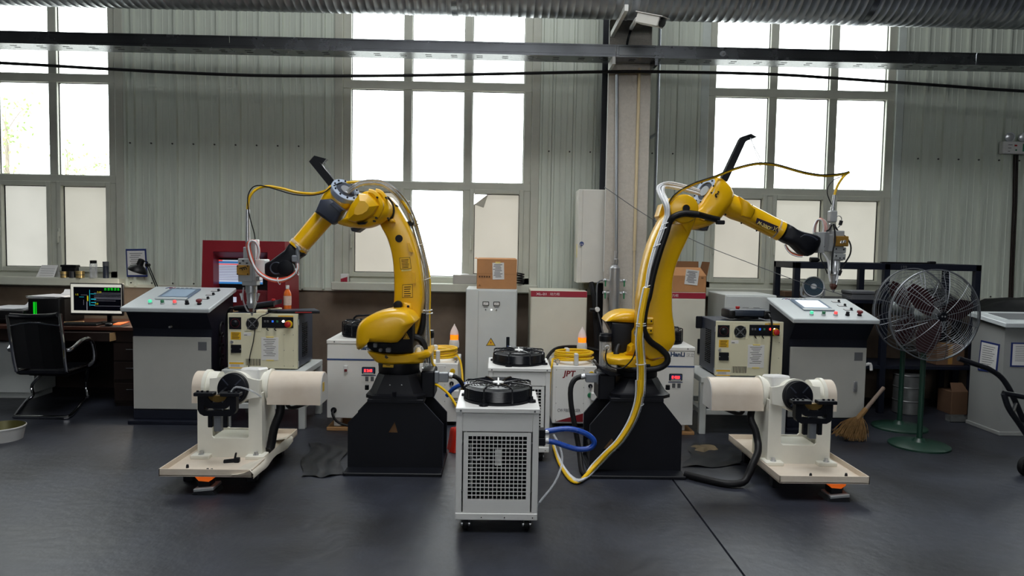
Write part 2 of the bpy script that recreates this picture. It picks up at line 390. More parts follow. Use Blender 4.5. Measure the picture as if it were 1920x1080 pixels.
for k in range(k0, int((HALL_X-X0)/PITCHX)):
    a = X0+k*PITCHX; b = a+PITCHX; segs = [(a, b, 0.97)]
    for ox, px_ in openings:
        ox -= 0.07; px_ += 0.07; new = []
        for s, t, z in segs:
            if z > 1 or t <= ox or s >= px_: new.append((s, t, z)); continue
            if s < ox-.01: new.append((s, ox, z))
            if t > px_+.01: new.append((px_, t, z))
            new.append((max(s, ox), min(t, px_), ZT+0.07))
        segs = new
    for s, t, z in segs:
        o = ob('cladding_panel', strip_mesh(t-s, z, HALL_Z, None), None, back); o.location = (s, WALL_Y-.002, 0)
        if z < 1 and t-s > PITCHX*.9: scr.cyl((s-.022, WALL_Y-.003, 2.305), (s-.022, WALL_Y-.012, 2.305), .008, n=6).cyl((s-.03, WALL_Y-.003, 1.0), (s-.03, WALL_Y-.012, 1.0), .007, n=6)
ob('screw_row', scr, 'screw_dark', back, kind='stuff')
ob('base_flashing', M().box(-HALL_X, HALL_X, WALL_Y-.012, WALL_Y-.001, .955, .985), 'alu_frame', back)
# ---- yard outside: pale ground and two young trees
struct('floor_yard', M().box(-30, 30, WALL_Y+.13, 45, -0.25, -0.15), 'yard')
mat('bark', (150, 140, 128), 0.9); mat('leaf', (150, 175, 110), 0.8)
def tree(px, py, Y, h, seed, label):
    r = random.Random(seed); p = P(px, py, Y); t = thing('yard_tree', label, 'tree', (p.x, Y, -0.15), 'trees outside the window')
    m = M(); m.tube([(p.x, Y, -.15), (p.x+.05, Y, h*.3), (p.x-.08, Y, h*.65), (p.x-.1, Y, h)], .06, 8, rs=[.07, .055, .04, .015])
    lv = M()
    for i in range(14):
        z0 = h*r.uniform(.5, .98); q = Vector((p.x-.05+r.uniform(-.9, .9), Y+r.uniform(-.7, .7), z0+r.uniform(.1, .6)))
        m.tube([(p.x-.06, Y, z0-.1), (Vector((p.x, Y, z0))+q)/2+Vector((0, 0, .08)), q], .012, 5)
        for j in range(26):
            c = q+Vector((r.gauss(0, .16), r.gauss(0, .16), r.gauss(0, .14))); a = Vector((r.uniform(-1, 1), r.uniform(-1, 1), r.uniform(-1, 1))).normalized()*.05; b = a.orthogonal().normalized()*.028
            lv.add([c-a, c+b, c+a, c-b], [(0, 1, 2, 3)])
    ob('trunk', m, 'bark', t); ob('foliage', lv, 'leaf', t, kind='stuff')
tree(22, 330, 15, 4.0, 3, 'pale young tree in the yard, with a bare leaning trunk'); tree(132, 330, 17, 3.3, 5, 'pale slender tree in the yard with a small crown')
# ---- steel column (H section) with brackets
CY = 6.12; cx0, cx1 = PX(1141.5, 140, CY), PX(1221, 140, CY); cm = (cx0+cx1)/2
c = thing('steel_column', 'grey painted steel column standing against the ribbed wall', 'column', (cm, CY+.2, 0))
ob('flange', M().rbox(cx0, cx1, CY, CY+.018, 0, HALL_Z-.01, .003), 'column_paint', c); ob('flange', M().rbox(cx0, cx1, CY+.40, CY+.418, 0, HALL_Z-.01, .003), 'column_shaded', c)
ob('web', M().box(cm-.006, cm+.006, CY+.016, CY+.402, 0, HALL_Z-.01), 'column_shaded', c)
ob('edge_strip', M().box(cx0-.004, cx0+.001, CY-.001, CY+.02, 1.2, HALL_Z-.02), 'white_edge', c)
for px, y_ in ((1152, 30), (1147, 120)):
    q = P(px, y_, CY-.1)
    if y_ < 60: zd = PZ(960, 26, 5.75)-.012; xb = PX(1148, 58, CY); ob('bracket', M().box(xb-.014, xb+.014, CY-.68, CY+.002, zd-.045, zd+.002), 'white_edge', c)      # carries the duct
    else: ob('bracket', M().box(q.x-.012, q.x+.012, CY-.22, CY+.002, q.z-.03, q.z+.03), 'white_edge', c)
q = P(1226, 122, CY-.1); ob('bracket', M().box(q.x-.012, q.x+.012, CY-.2, CY+.1, q.z-.025, q.z+.03), 'tray_steel', c)
# ---- cable tray: U channel of joined lengths along the wall
TY = 5.91
ta, tb = P(0, 58, TY), P(1920, 101, TY); tz = (ta.z+tb.z)/2; zb = PZ(640, 95, TY)
t = thing('cable_tray', 'long galvanised cable tray running below the duct along the wall', 'cable tray', (0, TY, zb))
hz = tz-zb
JO = PX(1155, 100, TY)
for a, b in ((-8.9, -6.2), (-6.2, -2.2), (-2.2, JO), (JO, 3.9), (3.9, 8.9)):
    ob('tray_length', M().box(a+.002, b-.002, TY, TY+.004, zb, zb+hz).box(a+.002, b-.002, TY+.004, TY+.2, zb, zb+.004).box(a+.002, b-.002, TY+.2, TY+.204, zb, zb+hz).box(a+.002, b-.002, TY-.006, TY, zb+hz-.012, zb+hz).box(a+.002, b-.002, TY-.004, TY, zb+.02, zb+.026), 'tray_steel', t)
sl = M()
for k in range(-40, 42):
    x = k*.21
    for yy in (.06, .11): sl.box(x, x+.05, TY+yy, TY+yy+.012, zb-.001, zb+.001)
ob('slot_row', sl, 'dark_gasket', t, kind='stuff')
q = P(1355, 101, TY); ob('bolt', M().sphere((q.x, TY-.006, q.z), .016, 12).cyl((q.x, TY-.012, q.z), (q.x, TY+.002, q.z), .022), 'galvanised', t)
q = P(1160, 100, TY); q2 = P(1228, 104, TY); ob('splice_plate', M().rbox(q.x, q2.x, TY-.006, TY+.001, zb+.012, zb+hz-.016, .002), 'tray_steel', t)
# ---- spiral duct
DR = .33; DY = 5.75; dz = PZ(960, 26, DY)+DR-.012
t = thing('spiral_duct', 'large galvanised spiral duct hanging under the ceiling', 'duct', (0, DY, dz-DR))
m = M(); pr = []; pit = .062; L_ = 17.6
nn = int(L_/pit)
for k in range(nn):
    s0 = k*pit; pr += [(s0, DR), (s0+pit*.82, DR), (s0+pit*.86, DR+.0028), (s0+pit*.96, DR+.0028)]
ob('duct_body', M().lathe((-8.8, DY, dz), (1, 0, 0), pr, 40), 'galvanised', t, angle=50)
for px in (855, 1617):
    x = PX(px, 15, DY); ob('hanger_band', M().lathe((x-.03, DY, dz), (1, 0, 0), [(0, DR), (0, DR+.011), (.045, DR+.011), (.045, DR)], 40, False).box(x-.02, x+.006, DY-.02, DY+.02, dz+DR, HALL_Z-.005), 'tray_steel', t)
# ---- black hose strung along the wall
HY = 6.05
pts = [P(a, b, HY) for a, b in ((-400, 100), (0, 118), (160, 127), (320, 135.5), (480, 141.5), (640, 142.5), (800, 141), (960, 138), (1140, 134.5), (1230, 134.5), (1440, 139), (1600, 149), (1760, 160), (1920, 171), (2300, 190))]
tag(ob('overhead_hose', M().tube(pts, .013, 10), 'rubber'), 'black hose strung along the wall below the cable tray', 'hose')

# ================================================================== ROBOTS
mat('robot_yellow', (228, 176, 6), 0.32, var=0.05, scale=8, coat=0.15)
mat('robot_black', (12, 14, 21), 0.48, var=0.15); mat('robot_grey', (50, 56, 70), 0.45)
mat('connector_grey', (120, 124, 130), 0.45); mat('flange_alu', (176, 190, 210), 0.35, metal=0.2); mat('silver', (190, 192, 195), 0.3, metal=0.75)
mat('white_part', (222, 222, 220), 0.4); mat('tool_grey', (168, 171, 172), 0.4, metal=0.3); mat('brass', (186, 142, 66), 0.35, metal=0.6, var=0.15, scale=30)
mat('cable_yellow', (232, 186, 14), 0.4); mat('cable_black', (22, 22, 24), 0.45); mat('hose_red', (214, 88, 62), 0.4); mat('hose_orange', (210, 130, 80), 0.45)
mat('hose_white', (226, 228, 230), 0.3); mat('copper_brown', (86, 44, 34), 0.5); mat('label_yellow', (224, 176, 30), 0.5, var=0); mat('ink', (30, 28, 26), 0.6, var=0)
mat('ink_red', (160, 30, 40), 0.6, var=0); mat('cardboard', (166, 124, 86), 0.8, var=0.08, scale=12); mat('paper', (214, 214, 212), 0.7, var=0.03)
mat('label_dark', (40, 30, 48), 0.4, var=0); mat('label_cream', (226, 205, 120), 0.5, var=0)
A1 = lambda p: cr(p, 440, 280, 3.857)
A2 = lambda p: cr(p, 620, 280, 3.857)
A3 = lambda p: cr(p, 600, 540, 4.911)
B1 = lambda p: cr(p, 1080, 300, 4.154)
B2 = lambda p: cr(p, 1080, 540, 4.908)
B3 = lambda p: cr(p, 1280, 240, 3.858)
B4 = lambda p: cr(p, 1060, 700, 4.696)
def pts3(px, Y): 
    ys = Y if isinstance(Y, (list, tuple)) else [Y]*len(px)
    return [P(a, b, y) for (a, b), y in zip(px, ys)]
def sweep(left, right, y0, y1, b, n=3):
    # casting swept between two traced edges: rounded rectangular sections from y0 to y1
    L, _ = catmull([Vector((p.x, 0, p.z)) for p in pts3(left, (y0+y1)/2)], n); R, _ = catmull([Vector((p.x, 0, p.z)) for p in pts3(right, (y0+y1)/2)], n)
    rings = []
    for l, r in zip(L, R):
        d = (r-l); w = d.length; d = d/w; bb = min(b, w*.3); ring = []
        for (t, y) in ((bb, y0), (w-bb, y0), (w-bb*.3, y0+bb*.3), (w, y0+bb), (w, y1-bb), (w-bb*.3, y1-bb*.3), (w-bb, y1), (bb, y1), (bb*.3, y1-bb*.3), (0, y1-bb), (0, y0+bb), (bb*.3, y0+bb*.3)):
            q = l+d*t; ring.append((q.x, y, q.z))
        rings.append(ring)
    return M().loft(rings)
def plate_on(name, quad, Y, ma, parent, th=.0015, label=None):
    q = pts3(quad, Y); return ob(name, M().prism(q, (0, -th, 0)), ma, parent, label)
def lines_on(parent, quad, Y, n, ma='ink', th=.0022, margin=.14):   # rows of fine print on a sticker
    q = pts3(quad, Y); m = M()
    for k in range(n):
        t = margin+(1-2*margin)*k/max(1, n-1); a = q[0].lerp(q[3], t); b = q[1].lerp(q[2], t)
        e = margin+.1*((k*7) % 3)/2; p0 = a.lerp(b, margin); p1 = a.lerp(b, 1-e); dn = (q[3]-q[0])*(.32/max(2, n)/1.0)
        m.add([p0, p1, p1+dn, p0+dn], [(0, 1, 2, 3)])
    for i in range(len(m.v)): v = m.v[i]; m.v[i] = (v[0], v[1]-th, v[2])
    return ob('printed_lines', m, ma, parent)
def pedestal(t, s, rbx, Yf=4.38, Yb=4.70):
    # two black A-plates joined by a top plate; s=+1: seen rear plate on the right (left robot)
    if s > 0: top = (692, 792); foot = (652, 831); yy = (752, 794); base = 905
    else: top = (1147, 1241); foot = (1106, 1279); yy = (750, 798); base = 905
    def X(px, py): return PX(px, py, Yf)
    z1 = PZ((top[0]+top[1])/2, yy[0], Yf); z2 = PZ((foot[0]+foot[1])/2, yy[1], Yf)
    x0, x1 = X(top[0], yy[0]), X(top[1], yy[0]); f0, f1 = X(foot[0], yy[1]), X(foot[1], yy[1]); cxm = (f0+f1)/2
    out = [(x0, z1), (x1, z1), (f1, z2), (f1, .0), (f0, .0), (f0, z2)]
    tri = 0.16
    for Y in (Yf, Yb):
        m = M()
        # plate with a triangular opening: two halves round the opening
        if s > 0: tz0, tz1 = PZ(740, 812, Yf), PZ(740, 791, Yf); tx0, tx1, tm = X(728, 812), X(746, 812), X(740, 791)
        else: tz0, tz1 = PZ(1150, 846, Yf), PZ(1147, 822, Yf); tx0, tx1, tm = X(1128, 846), X(1163, 846), X(1147, 822)
        lft = [(x0, z1), (tm, z1), (tm, tz1), (tx0, tz0), (tx0, 0), (f0, 0), (f0, z2)]
        rgt = [(tm, z1), (x1, z1), (f1, z2), (f1, 0), (tx1, 0), (tx1, tz0), (tm, tz1)]
        m.prism([(x, Y, z) for x, z in lft], (0, .015, 0)); m.prism([(x, Y, z) for x, z in rgt], (0, .015, 0)); m.prism([(tx0, Y, tz0), (tx1, Y, tz0), (tx1, Y, 0), (tx0, Y, 0)], (0, .015, 0))
        ob('pedestal_plate', m, 'robot_black', t)
        ed = M(); q = [(x1, z1), (f1, z2), (f1, .03)] if s > 0 else [(x0, z1), (f0, z2), (f0, .03)]
        ed.tube([(x, Y-.001, z) for x, z in q], .0018, 5, smooth=0); ob('grey_edge', ed, 'robot_grey', t)  # thin grey line along one side edge of the plate
    ob('pedestal_top', M().rbox(x0-.01, x1+.01, Yf-.01, Yb+.03, z1-.012, z1+.012, .003), 'robot_black', t)
    ob('base_plate', M().rbox(f0-.004, f1+.004, Yf-.12, Yb+.04, 0, .02, .004), 'robot_black', t)
    bx = M().rbox(f0+.02, f1-.02, Yf+.03, Yb-.02, .02, .14, .01); ob('ballast_box', bx, 'robot_black', t)
    ob('packing_board', M().prism([(tm-.10, Yf+.05, tz0-.05), (tm+.10, Yf+.05, tz0-.05), (tm+.10, Yf+.05, tz1+.05), (tm-.10, Yf+.05, tz1+.05)], (0, .01, 0)), 'cardboard', t)
    return z1+.012
def forearm(t, pa, pb, Ya, Yb, ra, rb, tag_=None):
    a = P(*pa, Ya); b = P(*pb, Yb); ax = (b-a); L = ax.length; axn = ax.normalized()
    return a, b, axn, L
def bolts(m, c, ax, R, n, r=.006, h=.006, ph=0.0):
    ax = Vector(ax).normalized(); a = ax.orthogonal().normalized(); b = ax.cross(a)
    for i in range(n):
        an = ph+2*math.pi*i/n; p = Vector(c)+(a*math.cos(an)+b*math.sin(an))*R; m.cyl(p, p+ax*h, r, n=6)
    return m

# ---------------------------------------------------------------- left robot: reaches left over the positioner
Y0 = 4.56
base = P(748, 760, Y0)
t = thing('industrial_robot', 'yellow robot arm with red hoses looped under its wrist, facing the red kiosk', 'robot', (base.x, Y0, 0), 'yellow robot arms on black pedestals')
zt = pedestal(t, 1, base.x)
# base casting
bc = PX(748, 720, Y0); zc = PZ(748, 699, Y0); w0 = .2
m = M(); rings = []
for z, hw, hd, cham in ((zt, .185, .19, .05), (zt+.02, .185, .19, .05), (zt+.03, .165, .175, .05), (zc, .125, .14, .05), (zc+.01, .12, .135, .05)):
    rings.append([(bc+x, Y0+y, z) for x, y in ((-hw, -hd+cham), (-hw+cham, -hd), (hw-cham, -hd), (hw, -hd+cham), (hw, hd-cham), (hw-cham, hd), (-hw+cham, hd), (-hw, hd-cham))])
ob('robot_base', m.loft(rings), 'robot_black', t)
m = bolts(M(), (bc, Y0, zt+.02), (0, 0, 1), .205, 4, .014, .03, math.pi/4); ob('base_bolt', m, 'robot_black', t)
for i, px in enumerate((731, 753)):
    q = P(px, 722, Y0-.16); ob('rivet', M().sphere((q.x, Y0-.158, q.z), .0045, 8), 'silver', t)
zr = PZ(748, 679, Y0)
ob('turn_ring', M().lathe((bc, Y0, zc), (0, 0, 1), [(0, .125), (.012, .13), (zr-zc-.01, .13), (zr-zc+.02, .12)], 36), 'robot_black', t)
q4 = A3([(580, 702), (678, 706), (676, 732), (578, 728)]); 
rl = ob('ring_label', M().lathe((bc, Y0, PZ(748, 689, Y0-.13)-.006), (0, 0, 1), [(0, .1312), (.016, .1312)], 72, False), 'robot_black', t)
plate_on('warning_label', q4, Y0-.128, 'label_yellow', t, .004); lines_on(t, q4, Y0-.1325, 1, margin=.3)
# rear connector box
m = M().rbox(PX(792, 720, Y0), PX(817, 720, Y0), Y0-.1, Y0+.12, PZ(804, 741, Y0), PZ(804, 691, Y0), .01); ob('connector_box', m, 'robot_black', t)
cb = ob('cable_connector', M().rbox(PX(813, 705, Y0), PX(824, 705, Y0), Y0-.075, Y0-.02, PZ(819, 715, Y0), PZ(819, 694, Y0), .004).rbox(PX(824, 705, Y0), PX(842, 705, Y0), Y0-.07, Y0-.025, PZ(830, 713, Y0), PZ(830, 696, Y0), .004), 'connector_grey', t)
ob('gland', M().cyl(P(842, 704, Y0-.05), P(849, 705, Y0-.05), .02, n=12), 'silver', t)
# turret
tx0, tx1 = PX(692, 660, Y0-.1), PX(808, 660, Y0-.1)
o1 = A3([(448, 568), (560, 590), (700, 603), (860, 590), (1015, 570), (1020, 625), (965, 650), (950, 685), (800, 692), (640, 692), (535, 680), (490, 640), (455, 600)])
ob('turret', M().bulge(xz(o1, Y0-.1), Y0-.17, Y0+.16, .05, smooth=2), 'robot_yellow', t)
ob('turret_hole', M().cyl(P(725, 669, Y0-.171), P(725, 669, Y0-.15), .012), 'robot_black', t)
o2 = A3([(440, 480), (520, 500), (720, 495), (800, 400), (860, 330), (862, 590), (760, 600), (640, 598), (500, 580), (440, 540)])
ob('motor_block', M().bulge(xz(o2, Y0-.12), Y0-.16, Y0+.08, .02, smooth=0), 'robot_black', t)
m = M()
for (a, b, c_, d) in ((495, 505, 530, 545), (545, 555, 575, 585), (610, 550, 655, 590)):
    q = P(*A3([(a, b)])[0], Y0-.165); q2 = P(*A3([(c_, d)])[0], Y0-.165); m.rbox(q.x, q2.x, Y0-.185, Y0-.15, q2.z, q.z, .004)
ob('terminal', m, 'connector_grey', t)
# motor shroud
o3 = A3([(352, 552), (345, 480), (348, 410), (362, 345), (400, 292), (480, 242), (600, 206), (720, 192), (800, 205), (850, 242), (893, 300), (868, 322), (800, 400), (722, 492), (600, 492), (440, 490), (415, 525), (395, 552)])
ob('motor_shroud', M().bulge(xz(o3, Y0-.18), Y0-.27, Y0-.01, .055, 6, 2, back=False), 'robot_yellow', t, angle=60)
q3 = A3([(797, 412), (826, 470), (766, 470)]); plate_on('warning_triangle', q3, Y0-.163, 'label_yellow', t)
plate_on('warning_inset', A3([(797, 424), (817, 464), (775, 464)]), Y0-.166, 'ink', t, .0005); plate_on('warning_inset', A3([(797, 432), (811, 460), (782, 460)]), Y0-.168, 'label_yellow', t, .0005)
# lower arm
Ls = A2([(330, 330), (340, 440), (368, 545), (412, 628), (441, 712), (459, 800), (467, 900), (469, 1000), (468, 1090)])+A3([(683, 170), (670, 330), (690, 470)])
Rs = A2([(440, 350), (485, 405), (541, 500), (591, 600), (631, 720), (656, 830), (670, 950), (676, 1030), (676, 1090)])+A3([(948, 180), (925, 330), (880, 470)])
AY0, AY1 = Y0-.03, Y0+.13
arm = ob('lower_arm', sweep(Ls, Rs, AY0, AY1, .022), 'robot_yellow', t)
q = A2([(494, 645)])[0]; p_ = P(*q, AY0); ob('arm_plug', M().lathe((p_.x, AY0-.003, p_.z), (0, 1, 0), [(0, .023), (.006, .025)], 24), 'robot_black', t)
for quad, n in ((A2([(500, 788), (572, 782), (582, 860), (508, 866)]), 6), (A2([(522, 982), (590, 978), (592, 1068), (520, 1070)]), 5)):
    qc = (sum(p[0] for p in quad)/4, sum(p[1] for p in quad)/4); plate_on('sticker_border', [(qc[0]+(p[0]-qc[0])*1.08, qc[1]+(p[1]-qc[1])*1.08) for p in quad], AY0+.001, 'ink', t, .0022)
    pl = plate_on('sticker', quad, AY0+.001, 'label_yellow', t, .003); lines_on(pl, quad, AY0+.001, n, th=.0036)
qd = A2([(512, 872), (582, 868), (583, 878), (513, 882)]); plate_on('sticker', qd, AY0+.001, 'label_cream', t, .003); lines_on(t, qd, AY0+.001, 1, th=.0036, margin=.2)
for quad in (A2([(553, 672), (570, 680), (598, 745), (566, 740)]), A2([(588, 886), (612, 892), (618, 972), (594, 965)])):
    ob('cable_clip_pad', M().prism(pts3(quad, AY0), (0, -.01, 0)), 'robot_yellow', t)
q = P(747, 571.5, AY0); ob('stop_bumper', M().rcyl((q.x, AY0-.05, q.z), (q.x, AY0+.01, q.z), .027, .006), 'robot_black', t)
q = P(766, 574, AY0); ob('stop_block', M().bulge(xz(A3([(770, 130), (840, 145), (850, 200), (770, 205)]), AY0), AY0-.02, AY0+.01, .008, smooth=0), 'robot_yellow', t); ob('stop_hole', M().cyl((q.x, AY0-.022, q.z), (q.x, AY0, q.z), .008), 'robot_black', t)
ob('yellow_lug', M().bulge(xz(A2([(418, 505), (440, 498), (468, 512), (470, 530), (430, 532)]), AY0), AY0-.03, AY0+.01, .012, smooth=0), 'robot_yellow', t)
# elbow
o4 = A2([(55, 532), (110, 500), (160, 400), (230, 322), (290, 302), (340, 306), (395, 345), (432, 385), (446, 430), (436, 480), (400, 512), (350, 545), (290, 568), (200, 572), (110, 556)])
ob('elbow_casting', M().bulge(xz(o4, Y0-.1), Y0-.2, Y0-.01, .06, 5, 2), 'robot_yellow', t, angle=60)
o5 = A2([(132, 515), (138, 440), (172, 388), (212, 322), (286, 328), (330, 372), (352, 410), (318, 470), (250, 515), (180, 530)])
ob('elbow_cover', M().bulge(xz(o5, Y0-.2), Y0-.27, Y0-.1, .045, 2, 0), 'robot_yellow', t, angle=25)
for k, arc in enumerate(([(276, 312), (312, 322), (348, 370), (362, 410), (345, 455), (322, 490)], [(325, 305), (362, 318), (392, 365), (400, 410), (388, 455), (362, 492)])):
    ob('elbow_rib', M().tube(pts3(A2(arc), Y0-.195+.03*k), .022-.003*k, 8), 'robot_yellow', t)
ob('joint_seal', M().tube(pts3(A2([(400, 352), (432, 390), (446, 440), (436, 485), (412, 508)]), Y0-.05), .016, 8), 'robot_black', t)
ob('elbow_motor', M().bulge(xz(A2([(158, 570), (250, 568), (200, 602), (165, 592)]), Y0-.05), Y0-.12, Y0+.02, .01, smooth=0), 'robot_grey', t)
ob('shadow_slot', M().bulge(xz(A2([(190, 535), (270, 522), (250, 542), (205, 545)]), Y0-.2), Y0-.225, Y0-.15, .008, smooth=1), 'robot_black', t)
m = M()
for a in ((342, 350), (405, 352), (480, 410), (335, 497), (318, 520), (420, 500)): q = P(*A2([a])[0], Y0-.2); m.cyl((q.x, Y0-.235, q.z), (q.x, Y0-.18, q.z), .006, n=8)
ob('elbow_bolt', m, 'robot_black', t)
# wrist axis: flange, neck, forearm tube
FY = Y0-.08
a = P(642, 367, FY); b = P(557, 466, FY-.06); axn = (b-a).normalized(); Lf = (b-a).length
k = FY/FPX
fl_ax = (-axn+Vector((0, -.75, 0))).normalized()
ob('neck_casting', M().bulge(xz(A1([(640, 345), (700, 262), (760, 290), (850, 380), (835, 430), (800, 450), (760, 500), (640, 400)]), FY), FY-.075, FY+.075, .04), 'robot_yellow', t)
ob('flange', M().lathe(a+fl_ax*.018, fl_ax, [(0, .092), (.034, .092), (.037, .089), (.037, .064), (.012, .058), (.012, .03)], 36), 'flange_alu', t)
ob('flange_recess', M().lathe(a+fl_ax*.034, fl_ax, [(0, .058), (.012, .058), (.012, .045)], 28), 'robot_grey', t)
ob('flange_port', M().lathe(a+fl_ax*.04, fl_ax, [(0, .034), (.018, .034), (.018, .024)], 20), 'silver', t)
ob('flange_bolt', bolts(M(), a+fl_ax*.055, fl_ax, .076, 10, .006), 'robot_black', t)
ob('forearm', M().lathe(a, axn, [(0.0, .066), (.1, .066), (.12, .064), (Lf-.03, .058), (Lf-.025, .062), (Lf, .062), (Lf+.003, .05)], 28), 'robot_yellow', t)
o6 = A1([(585, 455), (625, 365), (700, 358), (800, 440), (745, 530), (712, 545)])
ob('forearm_motor_cover', M().bulge(xz(o6, FY-.09), FY-.13, FY-.02, .025, 3, 0), 'robot_grey', t, angle=30)
ob('cover_ridge', M().bulge(xz(A1([(690, 395), (715, 380), (790, 440), (765, 460)]), FY-.13), FY-.14, FY-.1, .008, 2, 0), 'robot_grey', t)
# wrist
o7 = A1([(412, 675), (380, 720), (330, 758), (268, 805), (222, 832), (220, 892), (268, 926), (340, 925), (405, 910), (442, 868), (450, 805), (505, 768), (512, 745), (470, 700)])
wr = ob('wrist', M().bulge(xz(o7, FY-.06), FY-.12, FY+.01, .045, 5, 2), 'robot_black', t, angle=60)
q = P(*A1([(370, 860)])[0], FY-.12); ob('wrist_cap', M().rcyl((q.x, FY-.13, q.z), (q.x, FY-.1, q.z), .05, .008, 28), 'robot_black', t)
q = P(*A1([(300, 860)])[0], FY-.12); ob('wrist_ring', M().ring((q.x, FY-.118, q.z), (0, 1, 0), .035, .005), 'robot_grey', t)
# cable hook arm over the flange
hk = pts3(A1([(537, 88), (575, 45), (735, 245), (685, 272)]), FY)
h = ob('hook_arm', M().prism(hk, (0, .05, 0)), 'robot_black', t)
hk2 = pts3(A1([(575, 45), (662, 68), (632, 105), (612, 92)]), FY); ob('hook_plate', M().prism(hk2, (0, .05, 0)), 'robot_black', t)
ob('hook_wire', M().tube(pts3(A1([(648, 90), (668, 120), (700, 190), (738, 248)]), FY-.01), .0022, 5).tube(pts3(A1([(640, 95), (655, 135), (690, 185), (738, 248)]), FY), .0022, 5), 'silver', t)
# laser head
TY_ = FY-.06; q = lambda a, b: P(*A1([(a, b)])[0], TY_)
def tb(name, x0, z0, x1, z1, d, ma, b=.004, dy=0.0):
    p0 = q(x0, z0); p1 = q(x1, z1); return ob(name, M().rbox(p0.x, p1.x, TY_-d+dy, TY_+d+dy, p1.z, p0.z, b), ma, t)
tb('head_flange', 165, 795, 235, 908, .05, 'white_part'); tb('head_spacer', 142, 800, 170, 950, .045, 'tool_grey'); tb('head_body', 40, 788, 145, 958, .04, 'tool_grey')
tb('brass_cover', 37, 835, 127, 908, .012, 'brass', dy=-.045); tb('head_top', 102, 655, 150, 790, .03, 'tool_grey'); tb('head_post', 150, 652, 174, 800, .02, 'white_part')
tb('head_port', 70, 705, 105, 790, .022, 'silver'); tb('head_foot', 66, 945, 172, 985, .035, 'tool_grey'); tb('side_valve', 142, 918, 190, 950, .03, 'silver')
m = M()
for i in range(3): p0 = q(60+i*14, 872-i*3); m.tube([p0+Vector((0, -.06, .008)), p0+Vector((.012, -.06, .014)), p0+Vector((.02, -.06, 0))], .003, 6)
ob('brass_mark', m, 'ink', t)
for a_, b_ in ((45, 842), (118, 842), (45, 900), (118, 900), (82, 805), (60, 822), (110, 822)):
    p0 = q(a_, b_); ob('head_screw', M().cyl((p0.x, TY_-.061, p0.z), (p0.x, TY_-.038, p0.z), .004, n=8), 'robot_black', t)
n0 = q(120, 985); tip = P(472.5, 592, TY_); L = n0.z-tip.z
ob('nozzle_tube', M().lathe(n0, tip-n0, [(0, .034), (L*.22, .034), (L*.24, .03), (L*.5, .027), (L*.55, .03), (L*.6, .03), (L*.75, .02)], 24), 'silver', t)
ob('nozzle', M().lathe(n0+(tip-n0)*.72, tip-n0, [(0, .018), (L*.13, .017), (L*.16, .009)], 20), 'copper_brown', t)
ob('nozzle_tip', M().lathe(n0+(tip-n0)*.88, tip-n0, [(0, .009), (L*.12, .003)], 16), 'silver', t)
m = M()
for sx in (-1, 1): m.tube([n0+Vector((sx*.036, -.03, -.01)), n0+Vector((sx*.04, -.035, -.08)), n0+Vector((sx*.02, -.02, -.15)), tip+Vector((sx*.012, 0, .03))], .005, 6)
ob('gas_line', m, 'clear_plastic', t)
m = M()
for sx in (-1, 1): m.lathe(n0+Vector((sx*.045, -.03, -.09)), (sx*.25, 0, 1), [(0, .006), (.03, .006), (.032, .008), (.045, .008)], 10)
ob('gas_fitting', m, 'silver', t)
ob('fibre_connector', M().lathe(q(95, 790), q(95, 530)-q(95, 790), [(0, .016), (.03, .016), (.032, .012), (.1, .012), (.102, .014), (.16, .0135), (.30, .012)], 16), 'silver', t)
# red air hoses looping under the wrist
for i, ma in enumerate(('hose_red', 'hose_red', 'hose_white', 'clear_plastic', 'hose_red')):
    o_ = i*5-10; dy = -.07-.014*(i % 3)
    loop = A1([(452+o_*.4, 825), (455+o_*.3, 865+o_*.2), (430, 905+o_), (385, 935+o_), (320, 950+o_), (250, 938+o_), (190, 905+o_), (150, 860+o_*.6), (122+o_, 800), (105+o_, 740), (100+o_, 690), (118+o_*.5, 662), (150, 668+o_*.4), (172-o_*.4, 705), (176-o_*.4, 755), (165-o_*.3, 795)])
    ob('air_hose', M().tube(pts3(loop, TY_+dy), .0058, 7), ma, t)
ob('hose_fitting', M().tube(pts3(A1([(462, 700), (455, 740), (458, 780), (452, 830)]), FY-.13), .012, 8).rbox(q(440, 770).x, q(478, 770).x, FY-.15, FY-.11, q(440, 815).z, q(440, 765).z, .006), 'connector_grey', t)
ob('hose_collar', M().lathe(b-axn*.035, axn, [(0, .064), (.02, .064)], 28, False).tube(pts3(A1([(440, 690), (460, 710), (470, 730)]), FY-.14), .008, 6), 'clear_plastic', t)
for a_, b_ in ((320, 952), (452, 885)): p0 = P(*A1([(a_, b_)])[0], TY_-.085); ob('cable_tie', M().ring(p0, (1, 0, .3), .022, .0025, 16, 5), 'hose_white', t)
# yellow fibre cable with its black companion
fib = A1([(95, 532), (95, 450), (98, 385), (116, 330), (160, 288), (230, 268), (330, 281), (450, 311), (560, 320), (640, 306), (700, 275), (770, 248), (870, 236)])+A2([(240, 238), (330, 246), (410, 272), (485, 335), (555, 430), (610, 545), (655, 690), (695, 830), (716, 950), (716, 1080)])+A3([(1010, 120), (1005, 300), (1008, 480), (1015, 600), (1035, 690), (1060, 720)])
Ys = [TY_]*4+[TY_+.02]*4+[FY+.03]*5+[FY+.06]*2+[AY0+.03]*3+[AY1-.03]*6
Ys = (Ys+[AY1-.03]*40)[:len(fib)]
ob('fibre_cable', M().tube(pts3(fib, Ys), .0085, 8, smooth=4), 'cable_yellow', t)
blk = A1([(148, 650), (140, 600), (112, 500), (96, 400), (98, 330), (130, 275), (190, 262), (300, 290), (420, 325), (540, 334), (640, 316), (705, 268), (780, 240)])
ob('signal_cable', M().tube(pts3(blk, TY_-.012), .0035, 6), 'cable_black', t)
